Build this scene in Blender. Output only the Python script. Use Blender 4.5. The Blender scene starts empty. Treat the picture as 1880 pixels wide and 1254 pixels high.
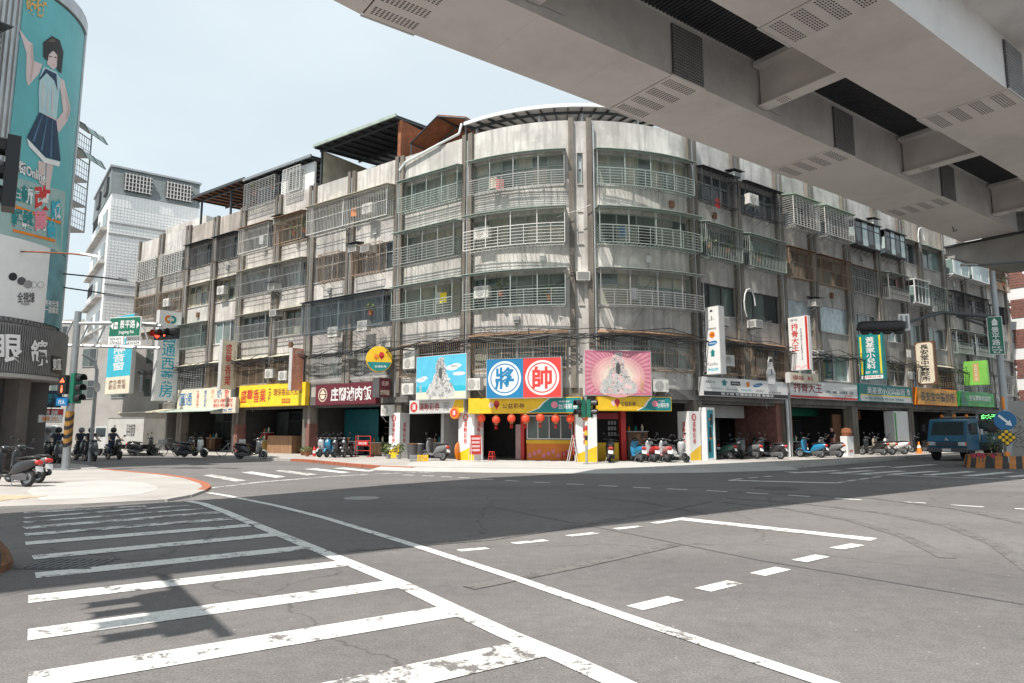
import bpy, bmesh, math, random
from mathutils import Vector, Matrix
random.seed(11)
sc = bpy.context.scene
col = sc.collection
R_ = math.radians

# ------------------------------------------------------------------ camera, sky, sun, exposure
FPX, CX, CY, HC, PITCH = 1253.0, 940.0, 627.0, 1.6, math.atan(163 / 1253.0)
cam = bpy.data.cameras.new('camera'); cam.lens = 24.0; cam.sensor_width = 36.0
cam.clip_start = 0.05; cam.clip_end = 6000
camo = bpy.data.objects.new('camera', cam); col.objects.link(camo)
camo.location = (0, 0, HC); camo.rotation_euler = (math.pi / 2 + PITCH, 0, 0)
sc.camera = camo
SX, SY = 0.34, 0.42                      # shadow shift per metre of height
SUN_EL = math.atan2(1, math.hypot(SX, SY))
w = bpy.data.worlds.new('World'); sc.world = w; w.use_nodes = True
nt = w.node_tree; nt.nodes.clear()
sky = nt.nodes.new('ShaderNodeTexSky'); sky.sky_type = 'NISHITA'; sky.sun_disc = False
sky.sun_elevation = SUN_EL
sky.sun_rotation = math.atan2(-SX, -SY)
sky.air_density = 1.0; sky.dust_density = 2.0; sky.ozone_density = 1.6; sky.altitude = 0
tcw = nt.nodes.new('ShaderNodeTexCoord'); mpw = nt.nodes.new('ShaderNodeMapping'); mpw.inputs['Scale'].default_value = (1.2, 1.2, 3.2)
nzw = nt.nodes.new('ShaderNodeTexNoise'); nzw.inputs['Scale'].default_value = 1.6; nzw.inputs['Detail'].default_value = 5
rpw = nt.nodes.new('ShaderNodeValToRGB'); rpw.color_ramp.elements[0].position = .42; rpw.color_ramp.elements[1].position = .75
rpw.color_ramp.elements[0].color = (.80, .80, .80, 1); rpw.color_ramp.elements[1].color = (.94, .94, .94, 1)
mxw = nt.nodes.new('ShaderNodeMix'); mxw.data_type = 'RGBA'
mxw.inputs[7].default_value = (6.35, 7.15, 7.5, 1)
bg = nt.nodes.new('ShaderNodeBackground'); bg.inputs['Strength'].default_value = 0.10
wo = nt.nodes.new('ShaderNodeOutputWorld')
nt.links.new(tcw.outputs['Generated'], mpw.inputs[0]); nt.links.new(mpw.outputs[0], nzw.inputs['Vector'])
nt.links.new(nzw.outputs['Fac'], rpw.inputs[0]); nt.links.new(rpw.outputs[0], mxw.inputs[0])
nt.links.new(sky.outputs[0], mxw.inputs[6]); nt.links.new(mxw.outputs[2], bg.inputs[0]); nt.links.new(bg.outputs[0], wo.inputs[0])
sl = bpy.data.lights.new('sun', 'SUN'); sl.energy = 4.6; sl.angle = R_(0.55); sl.color = (1.0, .935, .85)
so = bpy.data.objects.new('sun', sl); col.objects.link(so); so.location = (-20, -30, 60)
so.rotation_euler = Vector((SX, SY, -1)).to_track_quat('-Z', 'Y').to_euler()
vs = sc.view_settings; vs.view_transform = 'Standard'; vs.look = 'None'; vs.gamma = 1; vs.exposure = 0.45
sc.cycles.max_bounces = 6; sc.cycles.diffuse_bounces = 3; sc.cycles.glossy_bounces = 3; sc.cycles.transmission_bounces = 3

# ------------------------------------------------------------------ materials
MATS = {}
def M(name, c, rough=.7, metal=0., var=.12, scale=2.0, bump=0., streak=False, dirt=None, dirtamt=.5, emit=0, coat=0, spec=.5):
    if name in MATS: return MATS[name]
    m = bpy.data.materials.new(name); m.use_nodes = True; t = m.node_tree; b = t.nodes['Principled BSDF']
    b.inputs['Roughness'].default_value = rough; b.inputs['Metallic'].default_value = metal
    b.inputs['Specular IOR Level'].default_value = spec
    if coat: b.inputs['Coat Weight'].default_value = coat; b.inputs['Coat Roughness'].default_value = .08
    c4 = (c[0], c[1], c[2], 1); b.inputs['Base Color'].default_value = c4
    if emit:
        b.inputs['Emission Color'].default_value = c4; b.inputs['Emission Strength'].default_value = emit
    if var or bump or dirt:
        g = t.nodes.new('ShaderNodeNewGeometry'); mp = t.nodes.new('ShaderNodeMapping')
        mp.inputs['Scale'].default_value = (scale * 1.5, scale * 1.5, scale * .3) if streak else (scale,) * 3
        t.links.new(g.outputs['Position'], mp.inputs[0])
        n = t.nodes.new('ShaderNodeTexNoise'); n.inputs['Scale'].default_value = 1; n.inputs['Detail'].default_value = 3 if streak else 6; n.inputs['Roughness'].default_value = .5 if streak else .62
        t.links.new(mp.outputs[0], n.inputs['Vector'])
        r = t.nodes.new('ShaderNodeValToRGB'); e = r.color_ramp.elements
        e[0].position = .3; e[1].position = .7
        e[0].color = tuple(max(0, k * (1 - var)) for k in c) + (1,); e[1].color = tuple(min(1, k * (1 + var)) for k in c) + (1,)
        t.links.new(n.outputs['Fac'], r.inputs[0]); out = r.outputs[0]
        if dirt:
            n2 = t.nodes.new('ShaderNodeTexNoise'); n2.inputs['Scale'].default_value = .45; n2.inputs['Detail'].default_value = 8; n2.inputs['Roughness'].default_value = .7
            t.links.new(mp.outputs[0], n2.inputs['Vector'])
            r2 = t.nodes.new('ShaderNodeValToRGB'); r2.color_ramp.elements[0].position = .46; r2.color_ramp.elements[1].position = .72
            r2.color_ramp.elements[1].color = (dirtamt,) * 3 + (1,)
            t.links.new(n2.outputs['Fac'], r2.inputs[0])
            x = t.nodes.new('ShaderNodeMix'); x.data_type = 'RGBA'; x.inputs[7].default_value = dirt + (1,)
            t.links.new(r2.outputs[0], x.inputs[0]); t.links.new(out, x.inputs[6]); out = x.outputs[2]
        if streak and dirt:
            ms = t.nodes.new('ShaderNodeMapping'); ms.inputs['Scale'].default_value = (4.2, 4.2, .28); t.links.new(g.outputs['Position'], ms.inputs[0])
            n5 = t.nodes.new('ShaderNodeTexNoise'); n5.inputs['Scale'].default_value = 1; n5.inputs['Detail'].default_value = 5; t.links.new(ms.outputs[0], n5.inputs['Vector'])
            r5 = t.nodes.new('ShaderNodeValToRGB'); r5.color_ramp.elements[0].position = .49; r5.color_ramp.elements[1].position = .70; r5.color_ramp.elements[1].color = (.72,) * 3 + (1,)
            t.links.new(n5.outputs['Fac'], r5.inputs[0])
            n6 = t.nodes.new('ShaderNodeTexNoise'); n6.inputs['Scale'].default_value = .55; n6.inputs['Detail'].default_value = 7; n6.inputs['Roughness'].default_value = .65; t.links.new(g.outputs['Position'], n6.inputs['Vector'])
            r6 = t.nodes.new('ShaderNodeValToRGB'); r6.color_ramp.elements[0].position = .42; r6.color_ramp.elements[1].position = .60; r6.color_ramp.elements[1].color = (.9,) * 3 + (1,)
            t.links.new(n6.outputs['Fac'], r6.inputs[0])
            for rr_, cc_ in ((r6, tuple(k * .62 for k in c)), (r5, tuple(k * .42 for k in c))):
                x5 = t.nodes.new('ShaderNodeMix'); x5.data_type = 'RGBA'; x5.inputs[7].default_value = cc_ + (1,)
                t.links.new(rr_.outputs[0], x5.inputs[0]); t.links.new(out, x5.inputs[6]); out = x5.outputs[2]
        t.links.new(out, b.inputs['Base Color'])
        if emit: t.links.new(out, b.inputs['Emission Color'])
        if bump:
            n3 = t.nodes.new('ShaderNodeTexNoise'); n3.inputs['Scale'].default_value = 40; n3.inputs['Detail'].default_value = 4
            t.links.new(g.outputs['Position'], n3.inputs['Vector'])
            bp = t.nodes.new('ShaderNodeBump'); bp.inputs['Strength'].default_value = bump; bp.inputs['Distance'].default_value = .02
            t.links.new(n3.outputs['Fac'], bp.inputs['Height']); t.links.new(bp.outputs[0], b.inputs['Normal'])
    MATS[name] = m
    return m

def asphalt_mat():
    m = bpy.data.materials.new('asphalt'); m.use_nodes = True; t = m.node_tree; b = t.nodes['Principled BSDF']
    b.inputs['Roughness'].default_value = .88; b.inputs['Specular IOR Level'].default_value = .3
    g = t.nodes.new('ShaderNodeNewGeometry')
    def noise(s, d, rough=.6):
        n = t.nodes.new('ShaderNodeTexNoise'); n.inputs['Scale'].default_value = s; n.inputs['Detail'].default_value = d; n.inputs['Roughness'].default_value = rough
        t.links.new(g.outputs['Position'], n.inputs['Vector']); return n.outputs['Fac']
    def ramp(src, p0, c0, p1, c1):
        r = t.nodes.new('ShaderNodeValToRGB'); e = r.color_ramp.elements; e[0].position = p0; e[1].position = p1
        e[0].color = c0 + (1,); e[1].color = c1 + (1,); t.links.new(src, r.inputs[0]); return r.outputs[0]
    def mix(f, a, bb, mode='MIX'):
        x = t.nodes.new('ShaderNodeMix'); x.data_type = 'RGBA'; x.blend_type = mode
        if isinstance(f, float): x.inputs[0].default_value = f
        else: t.links.new(f, x.inputs[0])
        for k, v in ((6, a), (7, bb)):
            if isinstance(v, tuple): x.inputs[k].default_value = v + (1,)
            else: t.links.new(v, x.inputs[k])
        return x.outputs[2]
    base = ramp(noise(.22, 6), .35, (.143, .136, .134), .68, (.186, .177, .174))
    grain = ramp(noise(55, 4, .75), .30, (.58, .58, .58), .70, (1.42, 1.42, 1.42))
    c = mix(1.0, base, grain, 'MULTIPLY')
    mid = ramp(noise(5.5, 6, .75), .32, (.86, .86, .86), .68, (1.13, 1.13, 1.13))
    c = mix(1.0, c, mid, 'MULTIPLY')
    # lanes darkened by traffic, running along the main road
    mpl = t.nodes.new('ShaderNodeMapping'); mpl.inputs['Rotation'].default_value = (0, 0, -R_(36)); mpl.inputs['Scale'].default_value = (.03, .55, 1)
    t.links.new(g.outputs['Position'], mpl.inputs[0]); nl = t.nodes.new('ShaderNodeTexNoise'); nl.inputs['Scale'].default_value = 1; nl.inputs['Detail'].default_value = 4
    t.links.new(mpl.outputs[0], nl.inputs['Vector'])
    c = mix(1.0, c, ramp(nl.outputs['Fac'], .36, (.88, .88, .89), .62, (1.05, 1.05, 1.04)), 'MULTIPLY')
    # pale aggregate specks
    v = t.nodes.new('ShaderNodeTexVoronoi'); v.inputs['Scale'].default_value = 9; t.links.new(g.outputs['Position'], v.inputs['Vector'])
    sp = ramp(v.outputs['Distance'], .07, (1, 1, 1), .11, (0, 0, 0))
    pick = ramp(v.outputs['Color'], .74, (0, 0, 0), .76, (1, 1, 1))
    sm = mix(1.0, sp, pick, 'MULTIPLY')
    c = mix(sm, c, (.34, .33, .31))
    # darker oil stains
    st = ramp(noise(.55, 7, .7), .60, (0, 0, 0), .78, (.45, .45, .45))
    c = mix(st, c, (.07, .068, .066))
    # cracks
    n4 = t.nodes.new('ShaderNodeTexNoise'); n4.inputs['Scale'].default_value = .9; n4.inputs['Detail'].default_value = 6
    t.links.new(g.outputs['Position'], n4.inputs['Vector'])
    va = t.nodes.new('ShaderNodeVectorMath'); va.operation = 'MULTIPLY_ADD'; va.inputs[1].default_value = (1.3,) * 3
    t.links.new(n4.outputs['Color'], va.inputs[0]); t.links.new(g.outputs['Position'], va.inputs[2])
    v2 = t.nodes.new('ShaderNodeTexVoronoi'); v2.feature = 'DISTANCE_TO_EDGE'; v2.inputs['Scale'].default_value = .17
    t.links.new(va.outputs[0], v2.inputs['Vector'])
    ck = ramp(v2.outputs['Distance'], .0012, (.55, .55, .55), .004, (0, 0, 0))
    c = mix(ck, c, (.045, .043, .042))
    t.links.new(c, b.inputs['Base Color'])
    bp = t.nodes.new('ShaderNodeBump'); bp.inputs['Strength'].default_value = .5; bp.inputs['Distance'].default_value = .01
    t.links.new(noise(90, 3), bp.inputs['Height']); t.links.new(bp.outputs[0], b.inputs['Normal'])
    return m
ASPHALT = asphalt_mat()

def paint_mat(name, c, wear):
    """road paint that has worn through to asphalt-coloured gaps"""
    m = bpy.data.materials.new(name); m.use_nodes = True; t = m.node_tree; b = t.nodes['Principled BSDF']; b.inputs['Roughness'].default_value = .75
    g = t.nodes.new('ShaderNodeNewGeometry')
    n = t.nodes.new('ShaderNodeTexNoise'); n.inputs['Scale'].default_value = 2.6; n.inputs['Detail'].default_value = 12; n.inputs['Roughness'].default_value = .82
    t.links.new(g.outputs['Position'], n.inputs['Vector'])
    r = t.nodes.new('ShaderNodeValToRGB'); e = r.color_ramp.elements
    e[0].position = wear; e[1].position = wear + .03; e[0].color = (.17, .16, .156, 1); e[1].color = c + (1,)
    t.links.new(n.outputs['Fac'], r.inputs[0])
    n2 = t.nodes.new('ShaderNodeTexNoise'); n2.inputs['Scale'].default_value = 25; n2.inputs['Detail'].default_value = 4
    t.links.new(g.outputs['Position'], n2.inputs['Vector'])
    r2 = t.nodes.new('ShaderNodeValToRGB'); r2.color_ramp.elements[0].color = (.74, .735, .72, 1); r2.color_ramp.elements[0].position = .3; r2.color_ramp.elements[1].position = .6
    t.links.new(n2.outputs['Fac'], r2.inputs[0])
    x = t.nodes.new('ShaderNodeMix'); x.data_type = 'RGBA'; x.blend_type = 'MULTIPLY'; x.inputs[0].default_value = 1
    t.links.new(r.outputs[0], x.inputs[6]); t.links.new(r2.outputs[0], x.inputs[7]); t.links.new(x.outputs[2], b.inputs['Base Color'])
    return m
PAINT = paint_mat('road_paint', (.72, .72, .70), .425)
PAINT_WORN = paint_mat('road_paint_worn', (.66, .66, .64), .475)
PAINT_RED = paint_mat('red_kerb_paint', (.42, .13, .07), .42)

W_ = lambda n, v, **k: M(n, (v, v, v), **k)
M('wall_cream', (.66, .635, .60), .85, var=.10, scale=.9, streak=True, dirt=(.22, .20, .18), dirtamt=.75, bump=.15)
M('wall_grey', (.50, .48, .455), .88, var=.12, scale=.9, streak=True, dirt=(.14, .13, .12), dirtamt=.75, bump=.15)
M('wall_pink', (.50, .445, .40), .88, var=.12, scale=.9, streak=True, dirt=(.2, .17, .15), dirtamt=.6, bump=.15)
M('pilaster', (.23, .205, .175), .9, var=.2, scale=1.4, streak=True, dirt=(.12, .11, .10), dirtamt=.6, bump=.25)
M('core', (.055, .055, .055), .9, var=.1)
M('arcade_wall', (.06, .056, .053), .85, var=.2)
M('frame_green', (.32, .38, .34), .6); M('frame_alu', (.42, .43, .43), .45, .3); M('frame_cream', (.52, .47, .36), .6)
M('frame_white', (.75, .76, .76), .5); M('frame_dark', (.06, .06, .065), .5); M('frame_brown', (.19, .13, .09), .65)
M('canopy_green', (.36, .44, .39), .6, var=.15, dirt=(.25, .25, .22)); M('canopy_grey', (.36, .36, .35), .6, var=.2, dirt=(.2, .16, .12))
M('canopy_cream', (.56, .53, .42), .6, var=.15, dirt=(.3, .25, .18)); M('canopy_rust', (.26, .16, .10), .8, var=.3, scale=5)
M('canopy_dark', (.05, .055, .06), .6)
M('bar_green', (.37, .43, .405), .6, .1, dirt=(.24, .22, .19), scale=4); M('bar_grey', (.40, .40, .39), .5, .3); M('bar_white', (.66, .65, .62), .55, var=.15, scale=6)
M('bar_rust', (.33, .24, .17), .8, var=.3, scale=8); M('bar_dark', (.05, .052, .055), .6); M('bar_slate', (.16, .20, .225), .5)
M('bar_lime', (.42, .55, .42), .55)
for i, (c, rg) in enumerate([((.05, .06, .06), .08), ((.10, .13, .12), .12), ((.26, .28, .24), .25), ((.16, .19, .17), .15), ((.035, .04, .045), .06), ((.36, .35, .28), .35), ((.22, .30, .29), .2), ((.50, .60, .60), .2)]):
    M('glass%d' % i, c, rg, var=.25, scale=1.2, streak=True, spec=.6)
M('steel_dark', (.07, .08, .085), .5, .4); M('steel', (.33, .35, .36), .4, .6); M('galv', (.45, .47, .48), .42, .5, dirt=(.25, .24, .23), dirtamt=.4)
M('white', (.78, .78, .77), .5, var=.04); M('ac_white', (.66, .65, .61), .5, var=.08, scale=3, dirt=(.4, .36, .3), dirtamt=.4)
M('black', (.018, .018, .02), .45); M('rubber', (.02, .02, .021), .85); M('chrome', (.6, .6, .6), .18, 1)
M('red', (.55, .035, .03), .5); M('deepred', (.30, .02, .025), .5); M('maroon', (.13, .018, .028), .5); M('orange', (.75, .22, .02), .5)
M('yellow', (.80, .50, .02), .5); M('lemon', (.85, .66, .03), .5); M('gold', (.55, .36, .12), .4); M('teal', (.01, .22, .22), .5); M('teal_print', (.12, .42, .44), .5, var=.14, scale=.35)
M('blue', (.01, .16, .38), .5); M('cyan', (.03, .42, .55), .5); M('skyblue', (.10, .48, .68), .5); M('green', (.05, .34, .08), .5); M('lime', (.22, .55, .10), .5); M('sign_green', (.01, .14, .085), .45)
M('cream', (.74, .66, .52), .55); M('pink', (.78, .25, .32), .5); M('palepink', (.80, .55, .55), .5); M('grey', (.30, .30, .30), .6); M('lightgrey', (.55, .55, .54), .6); M('darkgrey', (.09, .09, .095), .6)
M('brown', (.16, .08, .045), .7); M('wood', (.30, .17, .09), .7, var=.25, scale=4, streak=True); M('rusty', (.28, .10, .045), .85, var=.3, scale=3, dirt=(.1, .05, .03))
M('skin', (.55, .36, .27), .55, var=.05); M('hair', (.02, .016, .014), .5)
M('concrete', (.40, .385, .365), .9, var=.12, scale=.8, dirt=(.22, .2, .18), dirtamt=.5, bump=.3)
M('paving', (.38, .36, .34), .9, var=.14, scale=.7, dirt=(.26, .23, .21), dirtamt=.5, bump=.3)
M('paving_pale', (.43, .425, .41), .9, var=.1, scale=.6, dirt=(.36, .34, .32), dirtamt=.5, bump=.2)
M('tan_tile', (.52, .38, .26), .9, var=.15, scale=2); M('red_tile', (.22, .10, .08), .8, var=.3, scale=4)
M('girder', (.72, .67, .64), .55, var=.04, scale=.35, dirt=(.50, .455, .43), dirtamt=.75); M('girder_side', (.66, .645, .63), .6, var=.08, scale=.4, dirt=(.2, .19, .18), dirtamt=.5)
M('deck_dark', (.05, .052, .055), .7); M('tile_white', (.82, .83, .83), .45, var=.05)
M('foliage', (.07, .12, .035), .6, var=.5, scale=9); M('foliage_pale', (.19, .22, .07), .6, var=.4, scale=9); M('terracotta', (.34, .12, .06), .8)
M('foil', (.45, .52, .54), .3, .4, var=.25, scale=3); M('curtain', (.50, .46, .38), .9); M('helmet_grey', (.2, .2, .21), .3)
M('red_lamp', (1.0, .04, .02), .4, emit=3.0, var=0); M('red_led', (1.0, .12, .05), .4, emit=2.2, var=0); M('green_led', (.2, 1, .25), .4, emit=2.0, var=0)
M('lantern_red', (.72, .07, .025), .5, emit=.12); M('shutter', (.075, .08, .085), .55, .3, var=.15); M('shutter_teal', (.02, .16, .19), .5, .2)
M('lens_dark', (.015, .012, .012), .15); M('headlamp', (.55, .58, .6), .08, .3); M('windscreen', (.03, .045, .05), .04, spec=.8)
G = lambda k: MATS[k]

# ------------------------------------------------------------------ geometry helpers
FR, FC, FTH = 9.87, (3.5, 42.4), R_(36)
FA = (FC[0] - FR * math.sin(FTH), FC[1] - FR * math.cos(FTH)); FB = (FC[0] + FR * math.sin(FTH), FA[1]); SA = FR * FTH
CT, ST = math.cos(FTH), math.sin(FTH)
def S(s, n=0.0):
    """plan point on the corner block's street line: s runs along it, n stands out from it"""
    if s < -SA: t = -s - SA; x, y, nx, ny = FA[0] - t * CT, FA[1] + t * ST, -ST, -CT
    elif s > SA: t = s - SA; x, y, nx, ny = FB[0] + t * CT, FB[1] + t * ST, ST, -CT
    else: a = s / FR; nx, ny = math.sin(a), -math.cos(a); x, y = FC[0] + FR * nx, FC[1] + FR * ny
    return x + nx * n, y + ny * n
def S3(s, n, z): return (*S(s, n), z)
def heading(s):
    return -FTH if s < -SA else FTH if s > SA else s / FR
def ray(u, v):
    x, y = (u - CX) / FPX, (CY - v) / FPX
    return x, math.cos(PITCH) - y * math.sin(PITCH), math.sin(PITCH) + y * math.cos(PITCH)
def ground(u, v, z=0.0):
    r = ray(u, v); t = (z - HC) / r[2]; return r[0] * t, r[1] * t
def face_at(u, v, n=0.0):
    """where the sight line to a point of the photograph meets the facade: (s, z)"""
    r = ray(u, v); a = math.atan2(r[0], r[1]); lo, hi = -60.0, 80.0
    for _ in range(50):
        m = (lo + hi) / 2; p = S(m, n)
        if math.atan2(p[0], p[1]) < a: lo = m
        else: hi = m
    p = S(lo, n); t = math.hypot(*p) / math.hypot(r[0], r[1]); return lo, HC + r[2] * t

def link(o, parent=None, world=True):
    col.objects.link(o)
    if parent is not None:
        o.parent = parent
        if world: o.matrix_parent_inverse = parent.matrix_basis.inverted() if parent.parent is None else Matrix.Identity(4)
    return o
class MB:
    def __init__(s): s.v = []; s.f = []; s.mi = []; s.cur = 0
    def face(s, idx): s.f.append(idx); s.mi.append(s.cur)
    def poly(s, pts):
        b = len(s.v); s.v += [tuple(p) for p in pts]; s.face(tuple(range(b, b + len(pts)))); return s
    def hexa(s, p):      # 8 points: bottom ring 0-3, top ring 4-7
        b = len(s.v); s.v += [tuple(q) for q in p]
        for q in ((3, 2, 1, 0), (4, 5, 6, 7), (0, 1, 5, 4), (1, 2, 6, 5), (2, 3, 7, 6), (3, 0, 4, 7)): s.face(tuple(b + k for k in q))
        return s
    def box(s, x0, x1, y0, y1, z0, z1):
        return s.hexa([(x0, y0, z0), (x1, y0, z0), (x1, y1, z0), (x0, y1, z0), (x0, y0, z1), (x1, y0, z1), (x1, y1, z1), (x0, y1, z1)])
    def fbox(s, s0, s1, n0, n1, z0, z1, seg=.75):
        a, b = max(s0, -SA), min(s1, SA)
        cuts = [s0]
        if b > a and s1 - s0 > .5:
            k = max(1, int(math.ceil((b - a) / seg)))
            cuts += [a + (b - a) * i / k for i in range(k + 1) if s0 + 1e-6 < a + (b - a) * i / k < s1 - 1e-6]
        cuts.append(s1); base = len(s.v)
        for c in cuts: s.v += [S3(c, n1, z0), S3(c, n0, z0), S3(c, n0, z1), S3(c, n1, z1)]
        for i in range(len(cuts) - 1):
            o = base + 4 * i
            for k in range(4): s.face((o + k, o + 4 + k, o + 4 + (k + 1) % 4, o + (k + 1) % 4))
        s.face((base + 3, base + 2, base + 1, base)); e = base + 4 * (len(cuts) - 1); s.face((e, e + 1, e + 2, e + 3))
        return s
    def ring(s, pts): b = len(s.v); s.v += [tuple(p) for p in pts]; return list(range(b, b + len(pts)))
    def skin(s, rings, cap=True):
        ids = [s.ring(r) for r in rings]; n = len(ids[0])
        for a, b in zip(ids, ids[1:]):
            for k in range(n): s.face((a[k], a[(k + 1) % n], b[(k + 1) % n], b[k]))
        if cap: s.face(tuple(reversed(ids[0]))); s.face(tuple(ids[-1]))
        return s
    def tube(s, pts, r, n=8, r1=None):
        pts = [Vector(p) for p in pts]; rings = []; L = len(pts); up = None
        for i, p in enumerate(pts):
            d = (pts[min(i + 1, L - 1)] - pts[max(i - 1, 0)]).normalized()
            if up is None: up = Vector((0, 0, 1)) if abs(d.z) < .95 else Vector((1, 0, 0))
            x = d.cross(up).normalized(); y = x.cross(d)
            rr = r if r1 is None else r + (r1 - r) * i / max(1, L - 1)
            rings.append([p + x * rr * math.cos(2 * math.pi * k / n) + y * rr * math.sin(2 * math.pi * k / n) for k in range(n)])
        return s.skin(rings)
    def lathe(s, prof, n=16, c=(0, 0, 0), ax='z'):
        rings = []
        for r, h in prof:
            q = []
            for k in range(n):
                a = 2 * math.pi * k / n; u, v = r * math.cos(a), r * math.sin(a)
                q.append((c[0] + u, c[1] + v, c[2] + h) if ax == 'z' else (c[0] + u, c[1] + h, c[2] - v) if ax == 'y' else (c[0] + h, c[1] + u, c[2] + v))
            rings.append(q)
        return s.skin(rings)
    def slab(s, poly, y0, y1):        # polygon in x-z, thick along y (front y0)
        return s.skin([[(x, y0, z) for x, z in poly], [(x, y1, z) for x, z in poly]])
    def flat(s, poly, z0, z1):        # polygon in x-y, thick along z
        return s.skin([[(x, y, z0) for x, y in poly], [(x, y, z1) for x, y in poly]])
    def disc(s, cx, cz, r, y, n=28, rx=None):
        return s.poly([(cx + (rx or r) * math.cos(2 * math.pi * k / n), y, cz + r * math.sin(2 * math.pi * k / n)) for k in range(n)])
    def annulus(s, cx, cz, r0, r1, y, n=36):
        for k in range(n):
            a, b = 2 * math.pi * k / n, 2 * math.pi * (k + 1) / n
            s.poly([(cx + r0 * math.cos(a), y, cz + r0 * math.sin(a)), (cx + r1 * math.cos(a), y, cz + r1 * math.sin(a)), (cx + r1 * math.cos(b), y, cz + r1 * math.sin(b)), (cx + r0 * math.cos(b), y, cz + r0 * math.sin(b))])
        return s
    def rings2(s, sections, n=10, pw=2.6):
        """sections (x, z0, z1, half_width): rounded super-ellipse rings along x"""
        out = []
        for x, z0, z1, hw in sections:
            q = []
            for k in range(n):
                a = 2 * math.pi * k / n; ca, sa = math.cos(a), math.sin(a)
                y = hw * math.copysign(abs(ca) ** (2 / pw), ca); z = (z0 + z1) / 2 + (z1 - z0) / 2 * math.copysign(abs(sa) ** (2 / pw), sa)
                q.append((x, y, z))
            out.append(q)
        return s.skin(out)
    def mesh(s, name, mats):
        me = bpy.data.meshes.new(name); me.from_pydata(s.v, [], s.f)
        for m in mats: me.materials.append(G(m) if isinstance(m, str) else m)
        if len(mats) > 1: me.polygons.foreach_set('material_index', s.mi)
        return me
    def build(s, name, mats, parent=None, world=True, smooth=False):
        if not isinstance(mats, (list, tuple)): mats = [mats]
        me = s.mesh(name, mats)
        if smooth: me.polygons.foreach_set('use_smooth', [True] * len(me.polygons))
        me.update()
        return link(bpy.data.objects.new(name, me), parent, world)

def tag(o, label=None, cat=None, group=None, kind=None):
    if label: o['label'] = label
    if cat: o['category'] = cat
    if group: o['group'] = group
    if kind: o['kind'] = kind
    return o
def thing(name, label, cat, loc=(0, 0, 0), rz=0.0, group=None):
    o = bpy.data.objects.new(name, None); col.objects.link(o); o.location = loc; o.rotation_euler = (0, 0, rz); o.empty_display_size = .2
    o.matrix_basis = Matrix.Translation(loc) @ Matrix.Rotation(rz, 4, 'Z')
    return tag(o, label, cat, group)
def copy_tree(o, parent=None):
    c = o.copy(); col.objects.link(c); c.parent = parent
    for ch in list(o.children): copy_tree(ch, c)
    return c

_TC = {}
def letters(t, bold, vertical):
    k = (t, bold, vertical)
    if k in _TC: return _TC[k]
    cu = bpy.data.curves.new('lettering', 'FONT'); cu.body = '\n'.join(t) if vertical else t
    cu.resolution_u = 2; cu.offset = bold; cu.align_x = 'CENTER'; cu.space_line = .98
    o = bpy.data.objects.new('lettering', cu); me = bpy.data.meshes.new_from_object(o); me.name = 'lettering'
    xs = [v.co.x for v in me.vertices]; ys = [v.co.y for v in me.vertices]
    x0, x1, y0, y1 = min(xs), max(xs), min(ys), max(ys)
    d = [((v.co.x - x0) / (x1 - x0) - .5, (v.co.y - y0) / (y1 - y0) - .5) for v in me.vertices]
    f = [tuple(p.vertices) for p in me.polygons]
    bpy.data.objects.remove(o); bpy.data.curves.remove(cu); bpy.data.meshes.remove(me)
    _TC[k] = (d, f, (x1 - x0) / (y1 - y0)); return _TC[k]
def write(parent, t, cx, cz, w, h, mat, y=-.012, vertical=False, bold=.012, keep=False, name='lettering'):
    """lettering in a sign's own x-z plane, fitted to w by h"""
    d, f, asp = letters(t, bold, vertical)
    if keep:
        if w / h > asp: w = h * asp
        else: h = w / asp
    me = bpy.data.meshes.new(name); me.from_pydata([(cx + a * w, y, cz + b * h) for a, b in d], [], f)
    me.materials.append(G(mat) if isinstance(mat, str) else mat)
    return link(bpy.data.objects.new(name, me), parent, False)
def art(parent, name, mat, polys, y):
    b = MB()
    for p in polys: b.poly([(x, y, z) for x, z in p])
    return b.build(name, mat, parent, False)
def blob(cx, cz, rx, rz, n=16, rot=0):
    c, s_ = math.cos(rot), math.sin(rot)
    return [(cx + rx * math.cos(2 * math.pi * k / n) * c - rz * math.sin(2 * math.pi * k / n) * s_, cz + rx * math.cos(2 * math.pi * k / n) * s_ + rz * math.sin(2 * math.pi * k / n) * c) for k in range(n)]

# ------------------------------------------------------------------ ground, pavements, markings
rd = MB(); rd.poly([(-900, -300, 0), (900, -300, 0), (900, 1500, 0), (-900, 1500, 0)])
road = tag(rd.build('road', ASPHALT), 'grey weathered asphalt junction', kind='structure')

def arcpts(pix, z=0): return [ground(u, v, z) for u, v in pix]
kerb = [(-46.0, 62.0), (-30.5, 50.0)] + arcpts([(300, 836.5), (430, 842), (560, 848), (640, 856), (700, 861), (760, 863.5), (900, 866), (1100, 867.5), (1270, 866), (1400, 862.5), (1470, 858.5), (1560, 851), (1650, 843.5), (1715, 837)]) + [(36, 52.5), (62, 71)]
back = [S(s, -9) for s in (70, 45, 20, SA, 3, 0, -3, -SA, -20, -36, -52)]
pv = MB(); pv.flat(kerb + back, -.05, .12)
pave = tag(pv.build('pavement', 'paving'), 'paved arcade pavement along the corner block', kind='structure')
ap = MB(); ap.flat(arcpts([(745, 860.5), (800, 862.5), (900, 864.5), (1100, 866), (1270, 864.5), (1395, 861.3), (1440, 856), (1300, 849), (1100, 849), (900, 849), (760, 851)], 0), .121, .126)
ap.build('apron', 'paving_pale', pave)
ed = arcpts([(700, 861.2), (760, 863.5), (900, 866), (1100, 867.5), (1270, 866), (1400, 862.5), (1440, 860.5)]); rp = MB(); rings = []
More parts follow.
